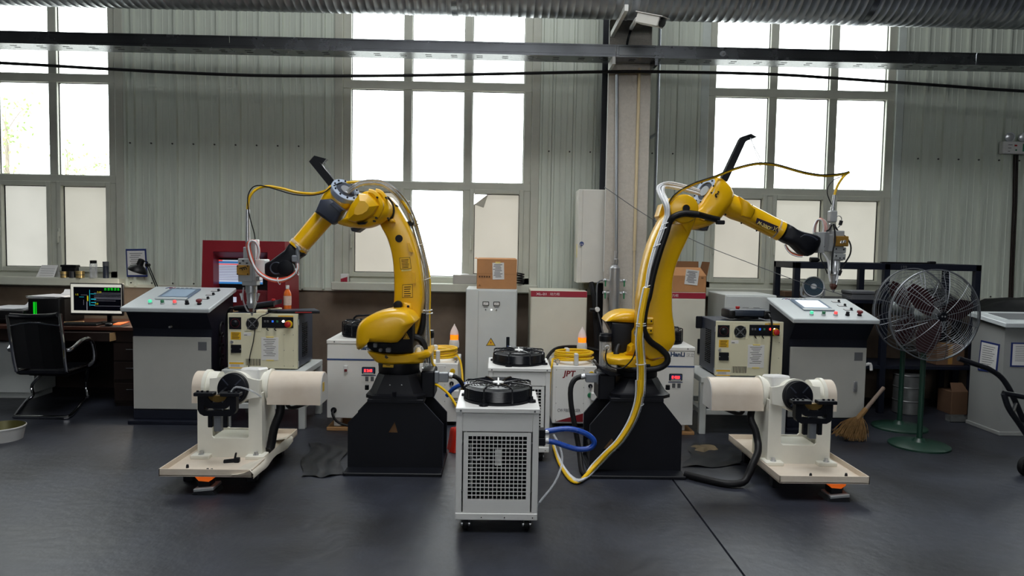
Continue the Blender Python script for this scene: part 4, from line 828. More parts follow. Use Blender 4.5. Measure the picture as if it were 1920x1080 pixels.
# ---- operator consoles: sloped desk top on a cabinet
def console(label, sx, cx, yf, w, z_front, z_back, screen, face):
    # sx=-1 mirrors nothing but the side; cx centre, yf front of the cabinet
    t = thing('operator_console', label, 'console', (cx, yf, 0), 'operator consoles')
    d = .44; hw = w/2; zd = z_front-.17
    side = [(yf, .1), (yf, zd), (yf-.10, z_front-.03), (yf+d, z_back-.03), (yf+d, .1)]
    b = M().prism([(cx-hw, y, z) for y, z in side], (w, 0, 0)); ob('cabinet_body', b, 'navy', t)
    dr = ob('door', M().rbox(cx-hw+.004, cx+hw-.004, yf-.014, yf, .11, zd-.06, .004), 'door_grey', t)
    ob('plinth', M().rbox(cx-hw, cx+hw, yf-.01, yf+d, .03, .1, .004), 'navy', t)
    ob('foot_plate', M().rbox(cx-hw-.02, cx+hw+.02, yf-.06, yf+d+.01, 0, .03, .004), 'navy', t)
    ob('door_label', M().box(cx+hw-.10, cx+hw-.035, yf-.0155, yf-.014, zd-.16, zd-.095), 'text_grey', dr)
    if sx > 0:
        ob('door_lock', M().rbox(cx+hw-.10, cx+hw-.07, yf-.024, yf-.013, .32, .40, .012, 3), 'silver', dr); ob('door_handle', M().tube([(cx+hw, yf+.02, zd-.20), (cx+hw+.045, yf+.02, zd-.19), (cx+hw+.055, yf+.02, zd-.24)], .012, 8), 'white_part', t)
    else:
        ob('key_lock', M().cyl((cx+.0, yf-.05, zd+.02), (cx, yf-.02, zd+.02), .008), 'silver', t)
        ob('coiled_lead', M().tube([(cx+hw+.012, yf+.16+.035*math.cos(a), zd+.02-.03*i*.5+.04*math.sin(a)) for i, a in enumerate([k*1.1 for k in range(26)])], .007, 6), 'cable_black', t)
    # sloped lid
    A = Vector((cx-hw-.03, yf-.13, z_front)); B = Vector((cx+hw+.03, yf-.13, z_front)); up = Vector((0, d+.12, z_back-z_front)); ln = up.length; u = up.normalized(); nrm = Vector((1, 0, 0)).cross(u)
    m = M(); th = .035
    ob('desk_lid', m.obox((A+B)/2+up/2-nrm*th/2, (1, 0, 0), u, nrm, (B-A).x/2, ln/2, th/2, .006), 'panel_grey', t)
    def on(fx, fy): return A+(B-A)*fx+up*fy
    def slab(name, fx0, fx1, fy0, fy1, h, ma, par=t, h0=0.0):
        c = (on(fx0, fy0)+on(fx1, fy1))/2+nrm*(h0+h/2); return ob(name, M().obox(c, (1, 0, 0), u, nrm, (B-A).x*(fx1-fx0)/2, ln*(fy1-fy0)/2, h/2, min(.004, h*.4)), ma, par)
    s = slab('touch_screen', .245, .615, .36, .86, .012, 'bezel'); slab('screen_rim', .245, .615, .36, .42, .014, 'panel_grey', s); slab('screen_face', .29, .575, .46, .81, .001, screen, s, .012)
    for k, (fx, ma) in enumerate(((.27, 'lamp_green'), (.41, 'button_green'), (.55, 'lamp_pink'), (.69, 'robot_black'), (.83, 'button_dark_red'))):
        c = on(fx, .18); bt = ob('push_button', M().lathe(c, nrm, [(0, .016), (.012, .016), (.013, .012)], 16), 'silver' if k < 3 else 'robot_black', t)
        ob('button_cap', M().lathe(c+nrm*.012, nrm, [(0, .013), (.016, .013), (.02, .01)] if k < 4 else [(0, .013), (.012, .013), (.013, .022), (.026, .022), (.03, .017)], 18), ma, bt)
    for fy in (.44, .63, .82):
        s = slab('rotary_plate', .755, .855, fy-.035, fy+.035, .003, 'text_grey'); slab('plate_face', .76, .83, fy-.022, fy+.022, .001, 'paper', s, .003); c = on(.84, fy); ob('rotary_knob', M().lathe(c, nrm, [(0, .011), (.018, .009)], 12), 'robot_black', s)
    p0 = on(.28, .90); smudge('brand_text', 4, 'text_blue' if sx < 0 else 'text_grey', t, p0, .03, (1, 0, 0), u, 1.2, 5, .001)
    p0 = on(.165, .90); r = .028
    ob('brand_mark', M().tube([p0+Vector((1, 0, 0))*(.0+.01*i)+u*(r*math.sin(i*.55))+nrm*.001 for i in range(7)], .003, 5), 'blue_band', t); ob('brand_mark', M().tube([p0+Vector((1, 0, 0))*(.03+.008*i)+u*(r*.8*abs(math.sin(i*.9)))+nrm*.002 for i in range(6)], .003, 5), 'red_band', t)
    return t
xf0, xf1 = PX(249, 700, 5.47), PX(397, 700, 5.47)
console('grey operator console with navy sides beside the desk, its screen dim', -1, (xf0+xf1)/2, 5.48, xf1-xf0, PZ(315, 578, 5.35), PZ(350, 538, 5.91), 'screen_grey', 1)
xf0, xf1 = PX(1478, 720, 5.47), PX(1623, 720, 5.47)
console('grey operator console with navy sides beside the fans, its screen lit white', 1, (xf0+xf1)/2, 5.48, xf1-xf0, PZ(1563, 599, 5.35), PZ(1530, 559, 5.91), 'screen_bright', -1)

# ---- steel tables and robot controllers
def bench(label, x0, x1, yf, yb, z, group):
    t = thing('steel_bench', label, 'bench', ((x0+x1)/2, yf, 0), group); s = .05
    ob('bench_top', M().rbox(x0, x1, yf, yb, z-.045, z, .004), 'machine_grey', t)
    for x in (x0, x1-s):
        for y in (yf+.01, yb-s): ob('leg', M().rbox(x, x+s, y, y+s, 0, z-.043, .004), 'machine_grey', t)
        ob('side_rail', M().rbox(x+.005, x+s-.005, yf+s, yb-s, .15, .19, .003), 'machine_grey', t)
    ob('front_rail', M().rbox(x0+s, x1-s, yf+.015, yf+s, .15, .19, .003), 'machine_grey', t); ob('front_rail', M().rbox(x0+s, x1-s, yb-s, yb-.015, .15, .19, .003), 'machine_grey', t)
    return t
def controller(label, s, x0, x1, yf, z0, z1, d):
    t = thing('robot_controller', label, 'controller', ((x0+x1)/2, yf, z0), 'robot controllers on benches'); w = x1-x0; h = z1-z0
    ob('case', M().rbox(x0+.003, x1-.003, yf+.02, yf+d, z0+.012, z1-.004, .004), 'robot_grey', t)
    f = ob('front_panel', M().rbox(x0, x1, yf, yf+.022, z0+.008, z1, .003), 'cream', t)
    for x in (x0+.03, x1-.06):
        for y in (yf+.03, yf+d-.06): ob('foot', M().box(x, x+.03, y, y+.03, z0, z0+.014), 'rubber', t)
    def rect(name, a, b, c, e, ma, par=f, th=.004): return ob(name, M().rbox(x0+w*a, x0+w*b, yf-th, yf+.001, z1-h*e, z1-h*c, min(.003, th*.4)), ma, par)
    k = rect('breaker', .02, .195, .07, .285, 'robot_black'); c = Vector((x0+w*.11, yf-.004, z1-h*.175)); ob('breaker_knob', M().lathe(c, (0, -1, 0), [(0, .024), (.01, .024), (.02, .012)], 18), 'robot_black', k); ob('breaker_scale', M().ring(c+Vector((0, -.002, 0)), (0, 1, 0), .033, .0015, 28, 4), 'button_dark_red', k)
    fc = Vector((x0+w*.355, yf, z1-h*.185)); fn = rect('fan_plate', .24, .475, .05, .32, 'cream', f, .002); ob('fan_hole', M().lathe(fc+Vector((0, -.003, 0)), (0, -1, 0), [(0, .048), (.001, .048)], 30), 'dark_hole', fn)
    for q in (1, -1): ob('fan_guard', M().obox(fc+Vector((0, -.006, 0)), (1, 0, q), (0, 1, 0), (-q, 0, 1), .052, .002, .004), 'text_grey', fn)
    for r_ in (.016, .03, .043): ob('guard_ring', M().ring(fc+Vector((0, -.006, 0)), (0, 1, 0), r_, .0013, 28, 4), 'text_grey', fn)
    pn = rect('operator_panel', .49, .94, .055, .25, 'robot_black')
    for a, ma in ((.535, 'text_grey'), (.575, 'text_grey'), (.645, 'led_blue'), (.71, 'button_green')): rect('indicator', a-.015, a+.015, .115, .155, ma, pn, .006)
    lc = Vector((x0+w*.80, yf-.005, z1-h*.13)); ob('pilot_lamp', M().lathe(lc, (0, -1, 0), [(0, .009), (.008, .008), (.01, .004)], 14), 'lamp_white' if s < 0 else 'lamp_red', pn)
    if s > 0: ob('pilot_lamp', M().lathe(lc+Vector((.03, 0, 0)), (0, -1, 0), [(0, .007), (.008, .006)], 14), 'lamp_white', pn)
    ec = Vector((x0+w*.875, yf-.004, z1-h*.18)); ob('stop_collar', M().lathe(ec, (0, -1, 0), [(0, .029), (.004, .029), (.01, .026)], 26), 'button_yellow', pn); ob('stop_button', M().lathe(ec+Vector((0, -.008, 0)), (0, -1, 0), [(0, .014), (.014, .014), (.016, .022), (.026, .022), (.03, .016)], 26), 'button_red', pn)
    rect('caution_strip', .72, .94, .03, .05, 'label_yellow', f, .001)
    for a in (.57, .68): ob('hook', M().tube([(x0+w*a, yf-.004, z1-h*.25), (x0+w*a, yf-.02, z1-h*.27), (x0+w*(a+.02), yf-.012, z1-h*.295)], .004, 6), 'robot_black', f)
    l = rect('caution_label', .045, .19, .335, .47, 'label_yellow', f, .001); 
    for i in range(5): rect('print_row', .06, .17-.01*(i % 3), .35+.024*i, .36+.024*i, 'ink', l, .0016)
    rect('info_label', .225, .335, .34, .4, 'paper', f, .001); rect('info_row', .235, .28, .38, .39, 'ink', f, .0016)
    ob('lock', M().lathe((x0+w*.06, yf, z1-h*.515), (0, -1, 0), [(0, .012), (.008, .011)], 14), 'silver', f)
    k = rect('socket_cover', .05, .195, .56, .705, 'robot_black', f, .012)
    for a in (.055, .19): ob('cover_screw', M().cyl((x0+w*a, yf-.015, z1-h*.635), (x0+w*a, yf-.01, z1-h*.635), .004, n=8), 'silver', k)
    v = rect('louvre', .255, .465, .81, .93, 'dark_hole', f, .001)
    for i in range(9): a = .26+.0225*i; rect('louvre_slat', a, a+.011, .81, .93, 'cream', v, .003)
    l = rect('rating_label', .02, .225, .86, .995, 'paper', f, .001); rect('label_band', .02, .225, .875, .91, 'label_yellow', l, .0015); rect('label_band', .02, .225, .965, .985, 'label_yellow', l, .0015)
    for i in range(3): rect('print_row', .04, .17, .92+.014*i, .926+.014*i, 'text_grey', l, .0015)
    p = rect('taped_sheet', .48, .725, .42, .83, 'paper', f, .002)
    for i in range(10): rect('print_row', .51+.02*(i % 3), .69-.015*(i % 4), .455+.032*i, .465+.032*i, 'ink', p, .0025)
    rect('tape', .55, .66, .405, .43, 'label_cream', f, .003); rect('tape', .55, .66, .82, .845, 'label_cream', f, .003)
    cv = rect('blank_cover', .80, .95, .36, .94, 'cream', f, .0015)
    for a in (.81, .94):
        for e_ in (.37, .65, .93): ob('cover_screw', M().cyl((x0+w*a, yf-.004, z1-h*e_), (x0+w*a, yf, z1-h*e_), .003, n=6), 'text_grey', cv)
    xs_ = x1 if s < 0 else x0
    vm = M()
    for i in range(18):
        for j in range(3): yy = yf+.14+.05*j; vm.box(xs_-.004, xs_+.004, yy, yy+.03, z1-h*(.2+.035*i)-.006, z1-h*(.2+.035*i))
    ob('side_louvre', vm, 'dark_hole', t, kind='stuff')
    if s > 0: ob('lifting_lug', M().rbox(x0-.05, x0+.004, yf+d-.06, yf+d-.045, z1-.1, z1-.0, .008), 'robot_black', t)
    for e_ in (.1, .85): ob('hinge', M().rbox(xs_-.004, xs_+.006, yf+.008, yf+.022, z1-h*(e_+.1), z1-h*e_, .002), 'silver', t)
    return t
zb_ = PZ(490, 692, 5.38); 
tx0, tx1 = PX(418, 700, 5.36), PX(573, 700, 5.36); bench('white steel bench carrying the controller with the laptop', tx0, tx1, 5.33, 5.88, zb_, 'white steel benches')
controller('cream robot controller with a laptop lying on top', -1, PX(427, 640, 5.36), PX(558, 640, 5.36), 5.36, zb_, PZ(490, 588, 5.36), .44)
zb2 = PZ(1405, 706, 5.38)
bench('white steel bench carrying the controller with the teach pendant', PX(1312, 720, 5.36), PX(1474, 720, 5.36), 5.33, 5.88, zb2, 'white steel benches')
controller('cream robot controller with the teach pendant resting on top', 1, PX(1342, 650, 5.36), PX(1468, 650, 5.36), 5.36, zb2, PZ(1405, 603, 5.36), .44)

# ---- tilting positioners
def positioner(label, s, cx, mirror):
    # local: +x toward the long motor cover; mirror=-1 flips x
    def X(x): return cx+mirror*x
    YF, YB = 3.9, 4.79; zt0, zt1 = .105, .148
    t = thing('welding_positioner', label, 'positioner', (cx, 4.3, 0), 'white tilting positioners')
    def bx(m, x0, x1, y0, y1, z0, z1, b=.004): a, c = sorted((X(x0), X(x1))); return m.rbox(a, c, y0, y1, z0, z1, b)
    # tray (local x: tray from -.32 to .22)
    a, c = -.225, .285
    ob('tray', bx(M(), a, c, YF, YB, zt0, zt0+.012), 'positioner_tan', t)
    for q in ((a, c, YF, YF+.006), (a, c, YB-.006, YB), (a, a+.006, YF, YB), (c-.006, c, YF, YB)): ob('tray_rim', bx(M(), *q, zt0, zt1, .001), 'positioner_tan', t)
    for x in (-.165, .2):
        for y in (YF+.26, YB-.14): ob('tray_foot', bx(M(), x-.03, x+.03, y-.03, y+.03, 0, zt0+.002), 'robot_black', t)
    # U frame
    fy0, fy1 = 4.23, 4.47; z0 = zt0+.012; xl0, xl1, xr0, xr1 = -.15, -.065, .152, .232; zt = .505; zu = PZ(430, 822, fy0)
    fr = [(xl0, z0), (xl0, zt-.012), (xl0+.012, zt), (xl1-.012, zt), (xl1, zt-.012), (xl1, zu+.012), (xl1+.012, zu), (xr0-.012, zu), (xr0, zu+.012), (xr0, zt-.02), (xr0+.012, zt), (xr1, zt), (xr1, z0)]
    ob('frame_plate', M().prism([(X(x), fy0, z) for x, z in fr], (0, .014, 0)), 'positioner_white', t); ob('frame_plate', M().prism([(X(x), fy1, z) for x, z in fr], (0, .014, 0)), 'positioner_white', t)
    ob('frame_web', bx(M(), xr1-.012, xr1, fy0+.014, fy1, z0, zt, .002), 'positioner_white', t); ob('frame_web', bx(M(), xl0, xl0+.012, fy0+.014, fy1, z0, zt-.01, .002), 'positioner_white', t); ob('frame_floor', bx(M(), xl1-.02, xr0+.02, fy0+.013, fy1, z0+.01, zu-.008, .002), 'positioner_white', t)
    ob('frame_web', bx(M(), xr0, xr0+.01, fy0+.014, fy1, zu, zt, .002), 'positioner_white', t)
    for x in (xl0+.03, xr1-.03):
        p = ob('foot_pad', bx(M(), x-.055, x+.055, fy0-.05, fy0+.05, z0-.001, z0+.022), 'positioner_white', t); ob('foot_bolt', M().lathe((X(x), fy0-.02, z0+.021), (0, 0, 1), [(0, .018), (.006, .018), (.006, .012), (.02, .012)], 6), 'silver', p)
    # horizontal drums: arch section covers and round flanges
    ay = 4.37; zc = PZ(430, 723, ay); R = .094
    def arch(name, x0, x1, r, ma, low=1.0):
        pr = [(ay+r*math.cos(an), zc+r*math.sin(an)) for an in [math.pi*i/16 for i in range(17)]]+[(ay-r, zc-r*low), (ay+r, zc-r*low)]
        return ob(name, M().prism([(X(x0), y, z) for y, z in pr], (mirror*(x1-x0), 0, 0)), ma, t)
    arch('motor_cover', .245, .565, R, 'positioner_tan'); ob('cover_end', M().prism([(X(.5655), ay+(R-.004)*math.cos(an), zc+(R-.004)*math.sin(an)) for an in [math.pi*i/16 for i in range(17)]]+[(X(.5655), ay-R+.004, zc-R+.004), (X(.5655), ay+R-.004, zc-R+.004)], (mirror*.003, 0, 0)), 'white_part', t)
    if s < 0: ob('end_sticker', bx(M(), .568, .57, ay-.05, ay-.01, zc-.02, zc+.035, .0005), 'button_yellow', t)
    ob('drum_flange', M().lathe((X(.185), ay, zc), (mirror, 0, 0), [(0, .075), (.02, .088), (.035, .088), (.037, .1), (.05, .1), (.052, .107), (.066, .107), (.068, .09)], 40), 'positioner_white', t)
    arch('bearing_cover', -.205, -.145, .088, 'positioner_tan', 1.05); ob('bearing_flange', M().lathe((X(-.148), ay, zc), (mirror, 0, 0), [(0, .09), (.002, .098), (.022, .098), (.024, .088), (.085, .086), (.085, .05), (.08, .045)], 36), 'positioner_white', t)
    # cradle with the rotary table facing the front
    dc = Vector((X(.065), 4.2, zc+.016)); tilt = Vector((mirror*-.12, -1, .1)).normalized(); rt = Vector((0, 0, 1)).cross(tilt).normalized(); upv = tilt.cross(rt)
    cr_ = [(-.13, .05), (-.09, .058), (-.07, .075)]; pts = []
    for an in [math.radians(d_) for d_ in range(140, 39, -10)]: pts.append((.102*math.cos(an), .102*math.sin(an)))
    out = [(-.155, .052), (-.118, .055)]+pts+[(.118, .055), (.155, .052), (.155, -.05), (.118, -.055)]+[(-.0+.1*math.cos(math.radians(d_)), .1*math.sin(math.radians(d_))) for d_ in range(-40, -141, -10)]+[(-.118, -.055), (-.155, -.05)]
    ob('cradle_plate', M().prism([dc-tilt*.03+rt*x+upv*y for x, y in out], -tilt*.03), 'positioner_white', t)
    ob('cradle_drum', M().lathe(dc-tilt*.06, -tilt, [(0, .098), (.1, .09), (.16, .088), (.18, .06)], 36), 'positioner_white', t)
    ob('gearbox', M().obox(dc-tilt*.16+upv*.05+rt*(mirror*.06), rt, tilt, upv, .06, .07, .066, .01), 'white_part', t)
    f = ob('face_plate', M().lathe(dc-tilt*.032, tilt, [(0, .092), (.02, .092), (.022, .088), (.036, .088), (.038, .083)], 40), 'robot_black', t)
    for i in range(4):
        an = math.pi/4+i*math.pi/2; dv = rt*math.cos(an)+upv*math.sin(an); ob('t_slot', M().obox(dc+tilt*.006+dv*.055, dv, dv.cross(tilt), tilt, .026, .004, .0008), 'robot_grey', f)
    # clamp fixture: black U bracket with jaws, guide legs and an aluminium profile
    gy = 4.02; g = Vector((X(-.015 if mirror > 0 else .0), gy, zc-.05)); 
    if mirror < 0: g = Vector((PX(1527, 770, gy), gy, zc-.05))
    else: g = Vector((PX(406.5, 770, gy), gy, zc-.05))
    hw = .108; zt_, zb2_ = g.z+.062, g.z-.055
    U = [(-hw, zt_), (-hw, zb2_+.035), (-hw+.012, zb2_+.012), (-hw+.035, zb2_), (hw-.035, zb2_), (hw-.012, zb2_+.012), (hw, zb2_+.035), (hw, zt_), (hw-.036, zt_), (hw-.036, zb2_+.036), (hw-.044, zb2_+.03), (-hw+.044, zb2_+.03), (-hw+.036, zb2_+.036), (-hw+.036, zt_)]
    cf = ob('clamp_bracket', M().prism([(g.x+x, gy, z) for x, z in U], (0, .045, 0)), 'robot_black', t)
    for sx in (-1, 1):
        x0, x1 = sorted((g.x+sx*.02, g.x+sx*.128)); j = ob('clamp_jaw', M().rbox(x0, x1, gy-.01, gy+.05, zt_-.004, zt_+.016, .003), 'robot_black', t)
        for dx in (.06, .09, .115): ob('jaw_screw', M().cyl((g.x+sx*dx, gy+.02, zt_+.015), (g.x+sx*dx, gy+.02, zt_+.024), .007, n=10), 'robot_black', j)
        ob('guide_leg', M().rbox(*sorted((g.x+sx*.03, g.x+sx*.055)), gy+.008, gy+.035, zb2_-.068, zb2_+.004, .003), 'robot_black', t)
        ob('guide_rod', M().cyl((g.x+sx*.025, gy+.02, zb2_+.025), (g.x+sx*.025, gy+.02, zt_-.02), .005, n=10), 'profile_grey', t)
    hd = [(g.x+.075*math.cos(an), gy+.004, zt_-.012+.052*math.sin(an)) for an in [math.pi+math.pi*i/12 for i in range(13)]]
    ob('jaw_block', M().prism([(g.x-.078, gy+.002, zt_-.005), (g.x-.078, gy+.002, zt_-.05), (g.x-.05, gy+.002, zt_-.075), (g.x+.05, gy+.002, zt_-.075), (g.x+.078, gy+.002, zt_-.05), (g.x+.078, gy+.002, zt_-.005), (g.x+.055, gy+.002, zt_-.01), (g.x+.03, gy+.002, zt_-.042), (g.x-.03, gy+.002, zt_-.042), (g.x-.055, gy+.002, zt_-.01)], (0, .04, 0)), 'robot_black', t)
    ob('brass_insert', M().prism([(g.x+.052*math.cos(an), gy+.012, zt_-.004+.036*math.sin(an)) for an in [math.pi+math.pi*i/12 for i in range(13)]], (0, .03, 0)), 'rust_brass', t)
    ob('profile_post', M().rbox(g.x-.02, g.x+.02, gy+.005, gy+.045, zb2_-.09, zb2_+.02, .003).box(g.x-.003, g.x+.003, gy+.003, gy+.01, zb2_-.088, zb2_), 'profile_grey', t)
    ob('clamp_cylinder', M().rbox(g.x-.02, g.x+.03, gy+.02, gy+.06, zb2_+.03, zb2_+.06, .004), 'profile_grey', t)
    # support arm from the fixture to the face plate
    for sx in (-1, 1): ob('fixture_arm', M().obox((Vector((g.x+sx*.03, gy+.045, zt_-.03))+dc+rt*sx*.03)/2, (Vector((dc.x, dc.y, dc.z))-Vector((g.x, gy+.045, zt_-.03))), rt, Vector((0, 0, 1)), max(.05, (dc-Vector((g.x, gy+.045, zt_-.03))).length/2), .007, .009), 'robot_black', t)
    ob('air_line', M().tube([(g.x+mirror*.07, gy+.03, zt_+.02), (g.x+mirror*.1, gy+.03, zt_+.045), (g.x+mirror*.17, gy+.06, zt_+.02), (g.x+mirror*.21, gy+.12, zt_-.03)], .005, 6) if s < 0 else M().tube([(X(.03), gy+.1, zt_-.06), (X(.02), gy+.1, zt_-.13), (X(.0), gy+.09, zt_-.16), (X(-.012), gy+.1, zt_-.12), (X(.012), gy+.12, zt_-.04)], .005, 6), 'clear_plastic', t)
    # power conduit from the motor cover down to the tray
    if s < 0: con = [(X(.30), 4.36, zc-.09), (X(.31), 4.33, zc-.15), (X(.275), 4.32, zc-.25), (X(.255), 4.32, zc-.36), (X(.245), 4.3, .135)]
    else: con = [(X(.29), 4.35, zc-.09), (X(.312), 4.31, zc-.15), (X(.292), 4.28, zc-.21), (X(.286), 4.25, zc-.27), (X(.29), 4.225, .222), (X(.303), 4.2, .184), (X(.342), 4.17, .125), (X(.372), 4.15, .07), (X(.41), 4.13, .032), (X(.5), 4.13, .023), (X(.6), 4.2, .023), (PX(1281, 800, 4.38)+.0, 4.3, .023)]
    if s < 0: ob('power_conduit', M().tube(con, .026, 12), 'cable_black', t)
    else: tag(ob('power_conduit', M().tube(con, .022, 12), 'cable_black'), 'thick black conduit curving across the floor from the positioner beside the broom', 'conduit')
    ob('loose_lead', M().tube([(X(.345), 4.35, zc-.11), (X(.38), 4.33, zc-.125), (X(.46), 4.35, zc-.1), (X(.5), 4.4, zc-.09)], .012, 8), 'cable_black', t)
    for x, y in ((-.14, 4.0), (.07, 3.99)) if s > 0 else ((-.12, 4.02), (.02, 3.955), (.045, 3.95)): ob('tray_bolt', M().lathe((X(x), y, zt0+.011), (0, 0, 1), [(0, .009), (.012, .008), (.02, .006)], 8), 'robot_black', t)
    return t
pcx = PX(430, 800, 4.23)+.04
pos_l = positioner('white tilting positioner on a tray with a cloth over its edge, below the laptop bench', -1, PX(397, 820, 4.23)+.066, 1)
pos_r = positioner('white tilting positioner on a tray beside the broom, its black conduit trailing out', 1, PX(1531, 830, 4.23)-.066, -1)

# ================================================================== CHILLERS, LASERS, CABINETS
mat('guard_black', (24, 26, 32), 0.25, var=0, spec=.6)
def fan_guard(t, cx, cy, z, R, h, hub='white_part', legs=True):
    f = ob('fan_shroud', M().lathe((cx, cy, z), (0, 0, 1), [(0, R*1.03), (.012, R*1.03), (.014, R*.93), (h*.8, R*.93), (h*.8, R*.88)], 40), 'robot_black', t)
    n = 12
    rm = mesh('guard_ring', M().ring((0, 0, 0), (0, 0, 1), R, .0028, 44, 6), 'guard_black')
    for i in range(n):
        o = ob('guard_ring', rm, None, t); o.location = (cx, cy, z+.018+(h-.03)*i/(n-1))
    for i in range(9):
        k = .28+.68*i/8; ob('guard_ring', M().ring((cx, cy, z+h+.004-.012*(1-k)), (0, 0, 1), R*k, .0022, 40, 5), 'guard_black', t)
    ob('fan_motor', M().lathe((cx, cy, z+.01), (0, 0, 1), [(0, R*.42), (h*.72, R*.42), (h*.78, R*.36)], 28), 'robot_black', t)
    for i in range(5):
        an = i*2*math.pi/5+.3; d = Vector((math.cos(an), math.sin(an), 0)); q = Vector((-d.y, d.x, 0))
        c = Vector((cx, cy, z+h*.5)); ob('fan_blade', M().add([c+d*R*.38-q*.03+Vector((0, 0, -.012)), c+d*R*.38+q*.03+Vector((0, 0, .012)), c+d*R*.9+q*.055+Vector((0, 0, .014)), c+d*R*.9-q*.055+Vector((0, 0, -.014))], [(0, 1, 2, 3)]), 'robot_grey', t)
    hb = ob('hub_plate', M().lathe((cx, cy, z+h+.0), (0, 0, 1), [(0, R*.17), (.01, R*.17), (.013, R*.13)], 20), hub, t)
    for i in range(8):
        an = math.pi/8*0+i*math.pi/4+.39; d = Vector((math.cos(an), math.sin(an), 0)); c = Vector((cx, cy, 0))
        ob('guard_strut', M().tube([c+d*R*.14+Vector((0, 0, z+h+.004)), c+d*R*.5+Vector((0, 0, z+h+.01)), c+d*R*.98+Vector((0, 0, z+h+.008)), c+d*R*1.05+Vector((0, 0, z+h-.01)), c+d*R*1.05+Vector((0, 0, z+.012))], .0042, 6, smooth=2), 'guard_black', t)
        if i % 2 and legs: q = c+d*R*1.06; ob('guard_foot', M().lathe((q.x, q.y, z), (0, 0, 1), [(0, .024), (.012, .022), (.014, .01), (.03, .008)], 12), 'robot_black', t)
    ob('hub_strip', M().box(cx-.004, cx+.004, cy-R*.55, cy+R*.55, z+h+.012, z+h+.015), 'white_part', t)
def castors(t, x0, x1, y0, y1, z, r=.03):
    for x in (x0+.05, x1-.05):
        for y in (y0+.05, y1-.06):
            c = ob('castor', M().rbox(x-.022, x+.022, y-.02, y+.03, z-.012, z+.004, .003).box(x-.02, x-.016, y-.012, y+.014, r*.8, z-.01).box(x+.016, x+.02, y-.012, y+.014, r*.8, z-.01), 'robot_black', t); ob('wheel', M().rcyl((x-.013, y, r), (x+.013, y, r), r, .004, 20), 'rubber', c); ob('wheel_hub', M().cyl((x-.0215, y, r), (x+.0215, y, r), r*.45, n=14), 'silver', c)
def small_chiller(label, cx, yf, group):
    w, d = .402, .42; x0, x1 = cx-w/2, cx+w/2; y1 = yf+d; z0, z1 = .068, .62
    t = thing('chiller_unit', label, 'chiller', (cx, yf, 0), group)
    ob('chiller_lid', M().rbox(x0-.004, x1+.004, yf-.006, y1+.004, z1-.026, z1, .004), 'machine_white', t)
    for x in (x0, x1): ob('lid_screw', M().cyl((x+(.022 if x == x0 else -.022), yf-.009, z1-.014), (x+(.022 if x == x0 else -.022), yf-.005, z1-.014), .005, n=8), 'text_grey', t)
    ob('side_panel', M().rbox(x0, x0+.03, yf, y1, z0, z1-.025, .003), 'machine_white', t); ob('side_panel', M().rbox(x1-.03, x1, yf, y1, z0, z1-.025, .003), 'machine_white', t)
    ob('rear_panel', M().rbox(x0+.03, x1-.03, y1-.012, y1, z0, z1-.025, .003), 'machine_white', t)
    ob('bottom_rail', M().rbox(x0, x1, yf-.003, yf+.03, z0-.002, z0+.032, .003), 'machine_white', t); ob('base_panel', M().box(x0+.02, x1-.02, yf+.02, y1-.01, z0, z0+.01), 'machine_grey', t)
    zp = PZ(930, 806, 3.42) if yf < 4 else z1-.115; zp = z1-.118
    ob('upper_panel', M().rbox(x0+.03, x1-.03, yf+.004, yf+.02, zp, z1-.03, .003), 'machine_white', t)
    # grille: a plate with square openings
    gx0, gx1, gz0, gz1 = x0+.06, x1-.058, z0+.10, zp-.022; px0, px1, pz0, pz1 = x0+.037, x1-.037, z0+.034, zp-.004
    g = M(); ya, yb = yf+.002, yf+.007
    g.box(px0, gx0, ya, yb, pz0, pz1).box(gx1, px1, ya, yb, pz0, pz1).box(gx0, gx1, ya, yb, pz0, gz0).box(gx0, gx1, ya, yb, gz1, pz1)
    nc, nr = 14, 16; pw, ph = (gx1-gx0)/nc, (gz1-gz0)/nr; b = .0018
    for i in range(1, nc): g.box(gx0+i*pw-b, gx0+i*pw+b, ya, yb, gz0, gz1)
    for j in range(1, nr): g.box(gx0, gx1, ya+.0003, yb-.0003, gz0+j*ph-b, gz0+j*ph+b)
    ob('vent_grille', g, 'machine_white', t, angle=20)
    ob('dark_backing', M().box(gx0-.01, gx1+.01, yf+.05, yf+.07, gz0-.01, gz1+.01), 'dark_hole', t); ob('copper_pipe', M().tube([(gx0+.01, yf+.04, gz1-.12), (gx0+.04, yf+.03, gz1-.125), (gx0+.07, yf+.04, gz1-.12)], .006, 6).tube([(gx0+.01, yf+.035, gz1-.05), (gx0+.012, yf+.035, gz0+.05)], .006, 6), 'silver', t); ob('tag_card', M().box(gx0+.13, gx0+.16, yf+.03, yf+.032, gz0+.16, gz0+.24), 'white_part', t)  # dark sheet behind the grille stands in for the unlit interior
    for x in (px0-.003, px1+.003):
        for z in (pz0+.11, pz1-.05): ob('panel_screw', M().cyl((x, yf-.001, z), (x, yf+.006, z), .004, n=8), 'text_grey', t)
    for q in (.32, .6, .94): ob('panel_screw', M().cyl((x0+w*q, yf-.006, z0+.012), (x0+w*q, yf, z0+.012), .003, n=6), 'ink', t)
    castors(t, x0, x1, yf, y1, z0)
    fan_guard(t, cx, yf+d/2+.0, z1, .172, .078)
    return t
xc = PX(932, 870, 3.42); small_chiller('white chiller with a square-holed grille and blue hose, standing in front of the others', xc, 3.42, 'small white chillers with fans on top')
xc2 = PX(974, 700, 4.58); small_chiller('white chiller with a fan on top, standing between the front chiller and the laser cabinet', xc2, 4.58, 'small white chillers with fans on top')
